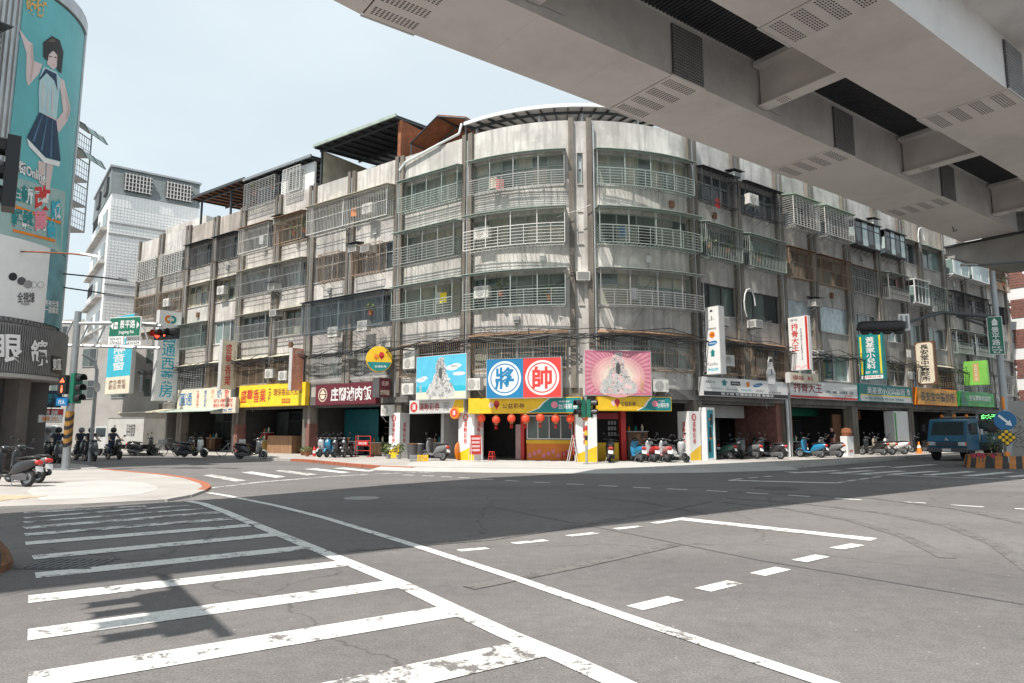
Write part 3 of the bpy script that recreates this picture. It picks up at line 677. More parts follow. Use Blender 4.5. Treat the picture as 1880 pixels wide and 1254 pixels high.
HS['C'] = house('C', 'curved corner building with green balcony canopies above the lottery shop', -11.15, 6.3, [-6.15, -.57, .32], 'wall_cream', 'wall_cream', [
    [green(d=.55), green(bar='bar_grey', low=.52, d=.8), green(d=.85, cols=4), B(c='v', bar='bar_rust', d=.16, g='d', cols=4)],
    [green(bar='bar_grey', d=.45, low=.42), green(low=.56, d=.85, bar='bar_white', frame='frame_green', cols=5), green(d=.85, g='m'), B(c='v', bar='bar_rust', d=.14, g='m', cols=6, frame='frame_alu', can='canopy_rust')],
    [B(cols=1, g='b', tr=.5), B(blank='wall_cream'), B(blank='wall_grey'), B(blank='wall_grey')],
    [green(d=.5, low=.48, cols=7), green(d=.85, low=.5, g='m', cols=5), green(bar='bar_grey', d=.85, low=.42, cols=5), B(c='v', bar='bar_rust', d=.14, g='gd', cols=6, frame='frame_alu', can='canopy_rust')]])
HS['R1'] = house('R1', 'dark stained row building with green plant cages above the lock shop sign', 6.3, 14.1, [10.0], 'wall_grey', 'wall_cream', [
    [B(c='v', bar='bar_dark', d=.5, g='d', can='canopy_dark'), vgreen(), dark(), rust()],
    [B(c='v', bar='bar_dark', d=.5, g='d', can='canopy_dark'), vgreen(), dark(), rust()]])
HS['R2'] = house('R2', 'row building with pale green box cages above the pork chop restaurant sign', 14.1, 21.6, [17.5], 'wall_grey', 'wall_grey', [
    [B(c='grid', bar='bar_white', d=.85, g='d', can='bar_lime'), rust(), B(blank='foil'), white(cols=2)],
    [B(c='grid', bar='bar_white', d=.85, g='d', can='bar_lime'), rust(), B(blank='foil'), white(cols=2)]])
HS['R3'] = house('R3', 'row building with two dark boxed top windows above the teal clinic sign', 21.6, 29.2, [25.6], 'wall_grey', 'wall_cream', [
    [B(c='box', bar='frame_dark', bg=(4, 7, 4, 7), bc=4, d=.6), B(c='grid', bar='bar_grey', d=.2, g='d', can='canopy_rust'), white(), B(c='box', bar='frame_alu', bg=(4, 1, 4), bc=3, d=.3)],
    [B(c='box', bar='frame_dark', bg=(4, 7, 4, 7), bc=4, d=.6), B(c='hv', bar='bar_grey', d=.6, g='m', can='canopy_green'), white(), B(g='d', cols=2)]])
HS['R4'] = house('R4', 'row building with recessed grey top windows above the orange clinic sign', 29.2, 36.1, [32.1], 'wall_grey', 'wall_pink', [
    [B(g='gd', cols=2, tr=0, aw='canopy_green'), B(c='box', bar='frame_white', bg=(4, 1, 1, 6), bc=4, d=.7), white(), B(g='d', cols=2)],
    [B(g='gd', cols=2, tr=0, aw='canopy_green'), B(c='grid', bar='bar_green', d=.3, g='gd', can='canopy_green'), white(cols=2), B(c='grid', bar='bar_rust', d=.3, g='d', can='canopy_cream')]])
HS['R5'] = house('R5', 'row building with two white boxed top windows above the green shop sign', 36.1, 43.6, [39.6], 'wall_grey', 'wall_cream', [
    [B(c='box', bar='frame_white', bg=(7, 6), bc=2, d=.7), B(c='v', bar='bar_dark', d=.5, g='d', can='canopy_dark'), B(c='hv', bar='bar_green', d=.5, g='d', can='canopy_green'), B(c='grid', bar='bar_grey', d=.3, g='d')],
    [B(c='box', bar='frame_white', bg=(7, 6), bc=2, d=.7), B(c='v', bar='bar_dark', d=.5, g='d', can='canopy_dark'), B(c='hv', bar='bar_green', d=.5, g='d', can='canopy_green'), B(c='grid', bar='bar_grey', d=.3, g='d')]])
HS['R6'] = house('R6', 'narrow last row building at the far right end of the block', 43.6, 48.6, [], 'wall_grey', 'wall_cream', [
    [B(c='v', bar='bar_rust', d=.5, g='d', can='canopy_rust'), dark(), B(c='grid', bar='bar_grey', d=.3, g='d'), B(c='grid', bar='bar_grey', d=.3, g='d')]])

# rooftop additions belong to the building they stand on
def roof_shed(root, s0, s1, zf, zb, nf, nb, under, edge, posts, zpost=17.0, name='roof_canopy'):
    m = MB(); fsheet(m, s0, s1, nf, zf, nb, zb, .05); o = m.build(name, under, root)
    e = MB(); e.fbox(s0 - .02, s1 + .02, nf + .001, nf + .09, zf - .06, zf + .12); e.build('gutter', edge, o)
    p = MB()
    k = max(3, int((s1 - s0) / .75))
    for i in range(k + 1):
        s = s0 + .05 + (s1 - s0 - .1) * i / k
        p.skin([[S3(s + d_, n, z) for d_, z in ((-.03, zz - .13), (.03, zz - .13), (.03, zz - .004), (-.03, zz - .004))] for n, zz in ((nf - .02, zf), (nb, zb))])
    for n, q in ((nf - .5, .9), (nb + (nf - nb) * .45, .5)):
        zz = zf + (zb - zf) * (nf - n) / (nf - nb); p.fbox(s0, s1, n - .04, n + .04, zz - .26, zz - .131)
    p.build('rafters', 'steel_dark', o)
    for s in posts: MB().fbox(s - .06, s + .06, nf - .56, nf - .44, 16.15, zf - .27 + (zb - zf) * .5 / (nf - nb)).build('post', 'steel_dark' if under != 'girder' else 'galv', root)
    return o
roof_shed(HS['L1'], -18.8, -11.4, 19.55, 20.3, .25, -6.5, 'steel_dark', 'canopy_green', (-18.6, -11.55))
m = MB()
for k in range(24): s = -18.7 + k * .3; m.fbox(s, s + .17, -4.6, -4.52, 16.2, 19.7)
m.fbox(-18.75, -11.5, -4.7, -4.61, 16.2, 19.75); m.build('corrugated_wall', 'canopy_grey', HS['L1'])
m = MB()
for k in range(22): n = -.5 - k * .19; m.fbox(-18.72, -18.6, n - .1, n, 16.2, 19.3)
m.fbox(-18.6, -18.55, -4.6, -.3, 16.2, 19.4); m.build('side_wall', 'canopy_cream', HS['L1'])
m = MB(); m.fbox(-11.6, -11.35, -4.5, -.1, 16.2, 19.4); m.build('rusty_post_wall', 'rusty', HS['L1'])
# rusty gabled hut on the corner building
hut = MB(); fsheet(hut, -11.0, -8.9, -.9, 18.35, -.9, 18.36, .01); hut = MB()
pk = [(-11.0, 18.15), (-8.95, 19.2), (-6.9, 18.5)]
for (a, za), (b, zb) in zip(pk, pk[1:]): hut.skin([[S3(a, n, za), S3(a, n, za + .06), S3(b, n, zb + .06), S3(b, n, zb)] for n in (-.6, -3.8)])
o = hut.build('gabled_hut_roof', 'rusty', HS['C'])
hb = MB()
for (a, za), (b, zb) in zip(pk, pk[1:]):
    for n in (-.55, -2.2, -3.7): hb.tube([S3(a, n, za - .07), S3(b, n, zb - .07)], .05, 5)
for s, z in pk: hb.tube([S3(s, -.55, z - .07), S3(s, -3.75, z - .07)], .05, 5)
for s, z in (pk[0], pk[2]): hb.tube([S3(s, -.6, 16.2), S3(s, -.6, z - .08)], .05, 5)
hb.build('hut_frame', 'steel_dark', o)
MB().fbox(-10.9, -7.0, -3.7, -3.6, 16.2, 18.3).build('hut_wall', 'canopy_grey', HS['C'])
roof_shed(HS['C'], -6.75, 5.4, 17.95, 18.75, -.35, -5.0, 'girder', 'frame_white', (-6.3, -2.3, .1, 3.4))
m = MB(); m.tube([S3(-6.9, -.25, 18.0), S3(-6.95, -.1, 17.4), S3(-8.2, .12, 17.05), S3(-10.7, .15, 16.6), S3(-11.1, .2, 16.2)], .07, 8); m.build('white_pipe', 'frame_white', HS['C'])
# rooftop room and canopy further left
roof_shed(HS['L2'], -26.4, -18.95, 18.95, 19.5, .3, -5, 'steel_dark', 'steel', ())
m = MB(); m.fbox(-26.2, -22.6, -.9, -.75, 16.2, 18.6); m.fbox(-22.5, -19.05, -.2, -.05, 16.9, 18.75); m.build('rooftop_wall', 'tile_white', HS['L2'])
window(HS['L2'], -26.0, -22.8, 16.9, 18.4, 4, GL['d'], 'frame_alu', 0, n=-.62)
cage(HS['L2'], -26.2, -22.7, 16.75, 18.6, .35, 'grid', 'bar_grey', None)
window(HS['L2'], -21.6, -20.2, 17.2, 18.5, 2, GL['d'], 'frame_alu', 0, n=.03)
cage(HS['L2'], -21.8, -20.0, 17.0, 18.65, .35, 'grid', 'bar_white', None)
roof_shed(HS['L3'], -33.6, -26.6, 19.2, 19.6, .1, -5, 'rusty', 'steel_dark', (-33.0, -29.0, -27.0))
m = MB(); m.fbox(-30.5, -26.7, -5.0, -4.8, 16.2, 18.2); m.build('rooftop_wall', 'tile_white', HS['L3'])

# ------------------------------------------------------------------ leaves and plants
def leaves(c, rad, n, size, flat=1.0):
    m = MB()
    for _ in range(n):
        while True:
            p = Vector((random.uniform(-1, 1), random.uniform(-1, 1), random.uniform(-1, 1)))
            if p.length < 1: break
        p = Vector(c) + Vector((p.x * rad, p.y * rad * flat, p.z * rad)); a = Vector((random.uniform(-1, 1), random.uniform(-1, 1), random.uniform(-.3, 1))).normalized(); b = a.cross(Vector((random.uniform(-1, 1), random.uniform(-1, 1), .3))).normalized()
        s = size * random.uniform(.6, 1.3); m.cur = random.random() < .4
        m.poly([p - a * s, p + b * s * .45, p + a * s, p - b * s * .45])
    return m
def plant(label, x, y, z, h, spread, group, pot='terracotta', n=70):
    t = thing('potted_plant', label, 'plant', (x, y, z), random.uniform(0, 6), group)
    MB().lathe([(.10, 0), (.14, .2), (.155, .2), (.155, .23), (.12, .23)], 10).build('pot', pot, t, False)
    st = MB()
    for k in range(4): a = k * 1.6; st.tube([(0, 0, .2), (.1 * spread * math.cos(a), .1 * spread * math.sin(a), h * .5), (spread * .6 * math.cos(a), spread * .6 * math.sin(a), h * .9)], .012, 4, .005)
    st.build('stem', 'brown', t, False)
    leaves((0, 0, h * .72), spread, n, .07).build('foliage', ['foliage', 'foliage_pale'], t, False)
    return t
for lab, u, v, n, h in [('leafy plant hanging out of the rooftop cage, left one', 468, 345, .2, .9), ('leafy plant hanging out of the rooftop cage, right one', 500, 335, .2, .8), ('plant in the fifth-floor cage above the long grey cage', 540, 422, .4, .6), ('bushy plant in the fifth-floor cage beside the cream one', 560, 415, .4, .7),
        ('pale leafy plant sticking through the slate blue cage', 681, 567, .95, .6), ('tall plant on the third-floor balcony above the chess sign', 920, 527, .4, .8), ('low plant on the third-floor balcony right of the tall one', 1008, 540, .4, .5),
        ('plant in the upper green cage on the right, left one', 1302, 445, .4, .5), ('plant in the upper green cage on the right, right one', 1335, 452, .4, .6), ('dry pale plant in the second green cage on the right', 1392, 470, .4, .5), ('weed growing from the parapet under the viaduct', 1652, 412, .05, .7), ('dry creeper on the far right top cage', 1840, 515, .5, .8)]:
    s, z = face_at(u, v, n); plant(lab, *S(s, n), z - h * .6, h, .35, 'plants on the balconies')
for i, (u, v) in enumerate([(705, 838), (713, 842), (722, 838), (732, 843)]):
    x, y = ground(u, v, .12); plant('potted shrub beside the white banner column, %s of the row' % ('first', 'second', 'third', 'fourth')[i], x, y, .12, .75 + .15 * (i == 2), .3, 'potted shrubs on the pavement', 'grey', 130)
for i, (u, v) in enumerate([(556, 836), (564, 838)]):
    x, y = ground(u, v, .12); plant('small potted plant by the brick column, %s one' % ('left', 'right')[i], x, y, .12, .5, .25, 'potted plants by the brick column', n=60)
x, y = ground(1832, 842, .1); plant('green bush beside the concrete block on the island', x, y, .1, 1.3, .6, 'bush on the island', 'grey', 260)

# ------------------------------------------------------------------ air conditioners
def ac_split(fans=1):
    t = thing('air_conditioner', 'x', 'air conditioner', (0, 0, 0)); h = .58 * fans
    c = MB(); c.box(-.42, .42, 0, .32, 0, h); c.build('casing', 'ac_white', t, False)
    for f in range(fans):
        z = .29 + .55 * f; m = MB(); m.annulus(-.09, z, .03, .24, -.006, 24)
        g = m.build('fan_grille', 'grey', t, False); r = MB()
        for q in (.07, .12, .17, .22): r.annulus(-.09, z, q - .012, q + .006, -.014, 24)
        for a in range(8): r.slab([(-.09 + .03 * math.cos(a * .785) - .006, z + .03 * math.sin(a * .785)), (-.09 + .24 * math.cos(a * .785) - .006, z + .24 * math.sin(a * .785)), (-.09 + .24 * math.cos(a * .785) + .006, z + .24 * math.sin(a * .785) + .006), (-.09 + .03 * math.cos(a * .785) + .006, z + .03 * math.sin(a * .785) + .006)], -.02, -.015)
        r.build('guard', 'ac_white', g, False)
    s = MB()
    for k in range(6): s.box(.24, .38, -.012, -.002, .12 + k * .06, .145 + k * .06)
    s.build('vent', 'lightgrey', t, False)
    b = MB()
    for x in (-.33, .33): b.box(x - .02, x + .02, -.02, .38, -.05, -.005); b.tube([(x, .37, -.35), (x, 0, -.04)], .015, 4)
    b.build('bracket', 'galv', t, False)
    return t
def ac_window(hood=False):
    t = thing('air_conditioner', 'x', 'air conditioner', (0, 0, 0))
    MB().box(-.33, .33, 0, .6, 0, .42).build('casing', 'ac_white', t, False)
    m = MB()
    for k in range(9): m.box(-.28, .28, -.014, -.003, .05 + k * .04, .068 + k * .04)
    for sx in (-.332, .332):
        for k in range(7): m.box(min(sx, sx * 1.02), max(sx, sx * 1.02), .06, .36, .07 + k * .045, .09 + k * .045)
    m.build('louvre', 'grey', t, False)
    b = MB()
    for x in (-.27, .27): b.box(x - .02, x + .02, -.06, .6, -.045, -.005); b.tube([(x, .58, -.4), (x, -.03, -.04)], .015, 4)
    b.build('bracket', 'galv', t, False)
    if hood: q = MB(); q.skin([[(x, -.15, .5), (x, -.15, .525), (x, .6, .64), (x, .6, .61)] for x in (-.48, .48)]); q.build('hood', 'canopy_dark', t, False)
    return t
AC = {'s': ac_split(1), 'd': ac_split(2), 'w': ac_window(), 'h': ac_window(True)}
used = set()
FLP = {1: 'ground floor', 2: 'second floor', 3: 'third floor', 4: 'fourth floor', 5: 'fifth floor'}
for kind, u, v, n, lab in [
        ('s', 610, 618, .75, 'large white air conditioner under the left end of the slate blue cage'), ('s', 664, 607, .7, 'smaller white air conditioner under the middle of the slate blue cage'),
        ('s', 404, 540, .45, 'white air conditioner at the yellow-framed fourth-floor window on the left'), ('d', 750, 677, .5, 'tall two-fan air conditioner beside the beach billboard'),
        ('s', 748, 724, .5, 'white air conditioner below the two-fan one'), ('s', 868, 716, .5, 'white air conditioner between the beach billboard and the chess sign'),
        ('s', 1214, 719, .5, 'white air conditioner right of the pink billboard'), ('w', 1332, 597, .8, 'box air conditioner behind the vertical lock shop sign'),
        ('w', 1394, 601, .7, 'box air conditioner under the dark third-floor window'), ('w', 1071, 514, .35, 'box air conditioner on the narrow strip of the curved corner'),
        ('s', 493, 694, .55, 'white air conditioner above the yellow sign, left of two'), ('s', 518, 698, .55, 'white air conditioner above the yellow sign, right of two'),
        ('s', 304, 562, .45, 'air conditioner above the tall white pharmacy sign'), ('w', 642, 658, .4, 'small air conditioner between the mesh windows above the maroon sign'),
        ('h', 1503, 562, .5, 'hooded air conditioner between the two foil covered windows'), ('w', 1508, 656, .5, 'air conditioner right of the tall pork chop sign'),
        ('h', 1355, 330, .5, 'hooded air conditioner between the dark top cages on the right'), ('s', 1385, 375, .8, 'air conditioner inside the dark top cage on the right'),
        ('w', 1717, 572, .6, 'air conditioner below the white boxed bay on the right'), ('w', 500, 580, .45, 'teal-fronted box air conditioner above the yellow sign'),
        ('h', 507, 410, .5, 'hooded air conditioner beside the fifth-floor plant cage'), ('h', 646, 462, .5, 'dark hooded air conditioner left of the small barred window'),
        ('w', 669, 462, .45, 'white box air conditioner touching the small barred window'), ('h', 497, 532, .5, 'hooded air conditioner at the end of the yellow-framed windows'),
        ('s', 314, 738, .6, 'air conditioner left of the tall pharmacy sign near the awning'), ('s', 709, 763, .2, 'big air conditioner hanging under the small maroon box sign'),
        ('s', 883, 437, .58, 'air conditioner in the fourth-floor balcony of the curved corner'), ('s', 883, 546, .58, 'air conditioner in the third-floor balcony of the curved corner'),
        ('s', 673, 391, .7, 'air conditioner in the long cream top cage'), ('h', 1608, 415, .4, 'hooded air conditioner between the two dark boxed windows'), ('w', 1797, 500, .6, 'air conditioner on the last top window at far right'),
        ('s', 1340, 672, .42, 'air conditioner in the rusty cage behind the lock shop sign'), ('w', 1618, 675, .5, 'old air conditioner right of the teal clinic sign')]:
    s, z = face_at(u, v, n); p = AC[kind]
    if kind in used: p = copy_tree(p)
    used.add(kind); x, y = S(s, n)
    p.matrix_basis = Matrix.Translation((x, y, z)) @ Matrix.Rotation(heading(s), 4, 'Z')
    tag(p, lab, 'air conditioner', 'air conditioners on the corner block')

# ------------------------------------------------------------------ signs
def sign_at(name, label, x, y, z, rz, w, h, t, body, face, cat='sign', rim=.03, group=None):
    r = thing(name, label, cat, (x, y, z), rz, group)
    MB().box(-w / 2, w / 2, 0, t, 0, h).build('sign_box', body, r, False)
    if face: MB().box(-w / 2 + rim, w / 2 - rim, -.008, -.0005, rim, h - rim).build('sign_face', face, r, False)
    return r
def flat(name, label, u0, v0, u1, v1, body, face, n=.42, t=.3, **k):
    s0, za = face_at(u0, v0, n); s1, zb = face_at(u1, v1, n); a, b = S(s0, n), S(s1, n)
    # heights follow the left end and the right end of the board
    z1 = (za + face_at(u1, v0, n)[1]) / 2 if abs(s0) < 12 and abs(s1) < 12 else za; z0 = zb
    if z1 - z0 < .3: z1 = za
    w = math.dist(a, b); rz = math.atan2(b[1] - a[1], b[0] - a[0])
    r = sign_at(name, label, (a[0] + b[0]) / 2, (a[1] + b[1]) / 2, z0, rz, w, z1 - z0, t, body, face, **k); return r, w, z1 - z0
def proj(name, label, s, n0, n1, z0, z1, t, body, face, **k):
    a, b = S(s, n0), S(s, n1); left = s < 0
    rz = math.atan2(CT, ST) if left else math.atan2(-CT, ST)
    r = sign_at(name, label, (a[0] + b[0]) / 2, (a[1] + b[1]) / 2, z0, rz, n1 - n0, z1 - z0, t, body, face, **k)
    br = MB(); e = 1 if left else -1; q = (n1 - n0) / 2
    for z in (.12 * (z1 - z0), .88 * (z1 - z0)): br.tube([(e * (q - .02), t / 2, z), (e * (q + n0 + .05), t / 2, z)], .025, 5)
    br.build('bracket', 'steel_dark', r, False)
    return r, n1 - n0, z1 - z0
V = dict(vertical=True)
r, w, h = proj('pharmacy_sign', 'tall white vertical pharmacy sign with teal characters and round cross emblem', -33.5, .35, 1.98, 3.7, 10.3, .45, 'lightgrey', 'white')
write(r, '圓通西藥房', 0, h * .41, w * .62, h * .74, 'cyan', **V)
for sg, mm in ((1, 'teal'), (-1, 'orange')):
    MB().annulus(sg * .14, h * .905 - sg * .0, .12, .30, -.012 - .002 * sg, 20).build('emblem', mm, r, False)
art(r, 'emblem_cross', 'white', [[(-.07, h * .905 - .2), (.07, h * .905 - .2), (.07, h * .905 + .2), (-.07, h * .905 + .2)], [(-.2, h * .905 - .07), (.2, h * .905 - .07), (.2, h * .905 + .07), (-.2, h * .905 + .07)]], -.018)
r, w, h = flat('pharmacy_board', 'long cream pharmacy signboard with blue and red characters above the awning', 327, 716, 424, 750, 'lightgrey', 'cream')
write(r, '圓通', -w * .33, h * .5, w * .24, h * .62, 'blue'); write(r, '各國名藥', -w * .10, h * .5, w * .05, h * .82, 'red', **V); write(r, '衛生材料', w * .04, h * .5, w * .05, h * .82, 'blue', **V); write(r, '成人紙尿', w * .17, h * .5, w * .05, h * .82, 'orange', **V); write(r, '奶', w * .29, h * .68, w * .08, h * .46, 'blue'); write(r, '飲', w * .42, h * .68, w * .08, h * .46, 'red')
r, w, h = flat('goods_board', 'small cream goods board with red and blue characters overlapping the pharmacy sign', 388, 731, 432, 758, 'lightgrey', 'cream', n=.75, t=.25)
write(r, '奶尿飲', 0, h * .80, w * .8, h * .27, 'red'); write(r, '粉布料', 0, h * .50, w * .8, h * .27, 'red'); write(r, '各國名藥', 0, h * .18, w * .8, h * .22, 'blue')
r, w, h = proj('incense_sign', 'cream vertical incense shop sign with faded red characters', -26.1, .3, 1.4, 4.3, 7.6, .35, 'lightgrey', 'cream')
write(r, '盛馨香業', -w * .06, h * .5, w * .42, h * .84, 'red', **V); write(r, '各式香品零售批發', w * .36, h * .5, w * .1, h * .6, 'brown', **V)
r, w, h = flat('incense_board', 'bright yellow incense shop signboard with red characters', 440, 709, 560, 744, 'yellow', 'lemon')
write(r, '盛馨香業', -w * .27, h * .5, w * .40, h * .62, 'red', bold=.02); write(r, '各種', -w * .01, h * .52, w * .05, h * .62, 'maroon', **V); write(r, '環保香品大批發', w * .25, h * .62, w * .42, h * .32, 'deepred'); art(r, 'phone_panel', 'red', [[(w * .17, h * .12), (w * .29, h * .12), (w * .29, h * .32), (w * .17, h * .32)]], -.012); write(r, '經濟部', w * .23, h * .22, w * .1, h * .14, 'lemon', y=-.016)
r, w, h = proj('faded_sign', 'faded salmon vertical sign over the right end of the yellow board', -18.85, .35, 1.2, 4.0, 6.55, .28, 'lightgrey', M('salmon', (.66, .27, .19), .7, var=.25, scale=3))
write(r, '盛馨', 0, h * .90, w * .6, h * .1, 'cream'); write(r, '香業批發', 0, h * .45, w * .5, h * .72, M('salmon_dim', (.72, .40, .28), .7), **V)
r, w, h = flat('restaurant_board', 'maroon restaurant signboard with white characters and bowl emblem', 580, 707, 690, 741, 'maroon', 'maroon')
write(r, '庄腳滷肉飯', w * .10, h * .5, w * .66, h * .66, 'white', bold=.02); MB().annulus(-w * .37, h * .5, h * .28, h * .33, -.012, 24).build('emblem_ring', 'cream', r, False)
art(r, 'emblem_bowl', 'cream', [[(-w * .37 - h * .2, h * .5), (-w * .37 - h * .12, h * .3), (-w * .37 + h * .12, h * .3), (-w * .37 + h * .2, h * .5)], [(-w * .37 - h * .24, h * .54), (-w * .37, h * .76), (-w * .37 + h * .24, h * .54)]], -.014)
r, w, h = proj('restaurant_box_sign', 'small dark maroon box sign at the end of the restaurant board', -11.25, .35, 1.2, 3.35, 4.4, .5, 'darkgrey', 'maroon')
write(r, '庄腳', 0, h * .72, w * .6, h * .24, 'palepink'); write(r, '滷肉飯', 0, h * .26, w * .82, h * .28, 'cream')
# round lottery sign
x, y = S(-11.5, 1.0); r = thing('round_lottery_sign', 'round yellow lottery sign on a bracket above the maroon box', 'sign', (x, y, 4.72), R_(14))
MB().lathe([(.05, 0), (.68, 0), (.70, .03), (.70, .33), (.68, .36), (.05, .36)], 36, (0, 0, .7), 'y').build('drum', 'yellow', r, False)
art(r, 'lower_band', 'teal', [[(.66 * math.cos(a), .7 + .66 * math.sin(a)) for a in [math.pi * 1.08 + k * math.pi * .84 / 14 for k in range(15)]]], -.006)
art(r, 'heart', 'red', [blob(.12, .92, .15, .17), [(-.02, .88), (.12, .66), (.27, .88)]], -.010); art(r, 'heart', 'orange', [blob(-.16, .82, .13, .14), [(-.28, .78), (-.14, .62), (-.03, .80)]], -.008)
write(r, '台灣彩券', .08, .30, .62, .13, 'white'); MB().tube([(0, .2, 1.2), (.1, .9, 1.2), (.3, 1.25, 1.1)], .03, 5).build('bracket', 'steel_dark', r, False)
# picture billboards
r, w, h = flat('beach_billboard', 'large billboard with a beach picture and a grey sculpture figure', 765, 652, 856, 732, 'lightgrey', 'skyblue', n=.6)
art(r, 'printed_sea', 'cyan', [[(-w / 2 + .04, h * .30), (w / 2 - .04, h * .30), (w / 2 - .04, h * .17), (-w / 2 + .04, h * .17)]], -.010)
art(r, 'printed_sand', 'cream', [[(-w / 2 + .04, h * .175), (w / 2 - .04, h * .175), (w / 2 - .04, .04), (-w / 2 + .04, .04)]], -.011)
art(r, 'printed_clouds', 'white', [blob(w * .22, h * .70, w * .12, h * .06), blob(w * .30, h * .74, w * .1, h * .05), blob(w * .36, h * .56, w * .12, h * .04), blob(-w * .40, h * .46, w * .09, h * .05), blob(-w * .33, h * .50, w * .07, h * .04), blob(w * .1, h * .45, w * .1, h * .03)], -.0105)
def idol(r, w, h, light, mid, dk):
    """carved figure on a broad base, built up of many small printed patches"""
    random.seed(5); out = [(-.27, .06), (-.28, .2), (-.22, .33), (-.15, .40), (-.14, .55), (-.09, .62), (-.10, .78), (-.05, .86), (-.03, .95), (.03, .95), (.05, .86), (.10, .78), (.09, .62), (.14, .55), (.15, .40), (.23, .32), (.28, .2), (.27, .06), (0, .04)]
    art(r, 'printed_outline', light, [[(a * w, b * h) for a, b in out]], -.0125)
    def inside(t_): return .26 if t_ < .25 else .26 - .16 * (t_ - .25) / .3 if t_ < .55 else .10 - .05 * (t_ - .55) / .4
    for i, (mm, cnt, s0, s1) in enumerate(((mid, 90, .010, .030), (light, 60, .008, .022), (M('print_mid', (.20, .20, .205), .5), 70, .004, .012), (light, 60, .004, .012), (dk, 60, .002, .006))):
        b = MB()
        for j in range(cnt):
            t_ = random.uniform(.05, .93); x_ = random.uniform(-1, 1) * inside(t_) * w; e = random.uniform(s0, s1)
            b.poly([(xx, -.0145 - .002 * i - .00002 * j, zz) for xx, zz in blob(x_, t_ * h, w * e, h * e * random.uniform(.6, 2.4), 8, random.uniform(0, 3))])
        b.build('printed_detail', mm, r, False)['kind'] = 'stuff'
    art(r, 'printed_core', dk, [blob(0, h * .60, w * .035, h * .13)], -.0235)
idol(r, w, h, 'lightgrey', 'grey', 'darkgrey'); write(r, '彩券行', -w * .40, h * .2, w * .06, h * .26, 'lightgrey', **V)
r, w, h = flat('pink_billboard', 'large billboard with pink sunburst behind a grey carved figure', 1072, 643, 1197, 727, 'lightgrey', M('deep_pink', (.56, .17, .25), .5, var=.1), n=.55)
rays = []
for k in range(48):
    a0, a1 = 2 * math.pi * k / 48, 2 * math.pi * (k + .5) / 48; pts = []
    for a in (a0, a1):
        d_ = min((w / 2 - .05) / max(1e-6, abs(math.cos(a))), (h * .44) / max(1e-6, abs(math.sin(a)))); pts.append((d_ * math.cos(a), h * .5 + d_ * math.sin(a)))
    rays.append([(0, h * .5)] + pts)
art(r, 'printed_rays', M('ray_pink', (.66, .30, .36), .5), rays, -.0100)
for k, (q_, cc) in enumerate(((.40, (.70, .36, .38)), (.34, (.76, .46, .44)), (.28, (.80, .58, .52)), (.22, (.82, .70, .60)))): art(r, 'printed_glow', M('glow%d' % k, cc, .5), [blob(0, h * .42, w * q_, h * q_ * 1.15, 28)], -.0105 - .0004 * k)
idol(r, w, h, 'lightgrey', 'palepink', 'darkgrey'); write(r, '石雕像', w * .36, h * .22, w * .06, h * .3, 'gold', **V)
r, w, h = flat('sports_lottery_fascia', 'white and yellow sports lottery fascia below the beach billboard', 752, 734, 852, 758, 'lightgrey', 'white', n=.35)
art(r, 'fascia_panel', 'lightgrey', [[(-w / 2 + .03, .03), (w * .27, .03), (w * .33, h - .03), (-w / 2 + .03, h - .03)]], -.010); art(r, 'fascia_panel', 'yellow', [[(w * .28, .03), (w / 2 - .03, .03), (w / 2 - .03, h - .03), (w * .34, h - .03)]], -.010)
art(r, 'emblem', 'red', [blob(-w * .41, h * .5, h * .38, h * .38, 24)], -.012); write(r, '運', -w * .41, h * .5, h * .4, h * .4, 'white', y=-.015); write(r, '運動彩券', -w * .12, h * .5, w * .38, h * .58, 'deepred', y=-.014); write(r, 'TAIWAN\nSPORTS\nLOTTERY', w * .19, h * .5, w * .11, h * .6, 'darkgrey', y=-.014)
# chess piece sign: two halves
r, w, h = flat('chess_sign', 'double square sign, blue and red halves with ringed chess characters', 893, 657, 1031, 730, 'lightgrey', None, n=.6)
for sg, mm, ch in ((-1, 'blue', '將'), (1, 'red', '帥')):
    MB().box(min(0, sg * w / 2) + (.002 if sg > 0 else .02), max(0, sg * w / 2) - (.02 if sg > 0 else .002), -.01, -.0005, .03, h - .03).build('half_panel', M('chess_' + mm, (.01, .20, .42) if sg < 0 else (.68, .05, .045), .5, var=.05), r, False)
    MB().disc(sg * w / 4, h / 2, h * .43, -.013, 40).build('disc', 'white', r, False); MB().annulus(sg * w / 4, h / 2, h * .345, h * .375, -.016, 40).build('ring', 'chess_' + mm, r, False)
    write(r, ch, sg * w / 4, h / 2, h * .5, h * .56, 'chess_' + mm, y=-.018, bold=.03)
m = MB()
for k in range(40): m.box(-w / 2 + k * w / 40, -w / 2 + k * w / 40 + .03, -.03, .01, h - .03, h + .02)
m.build('lacing', 'darkgrey', r, False)
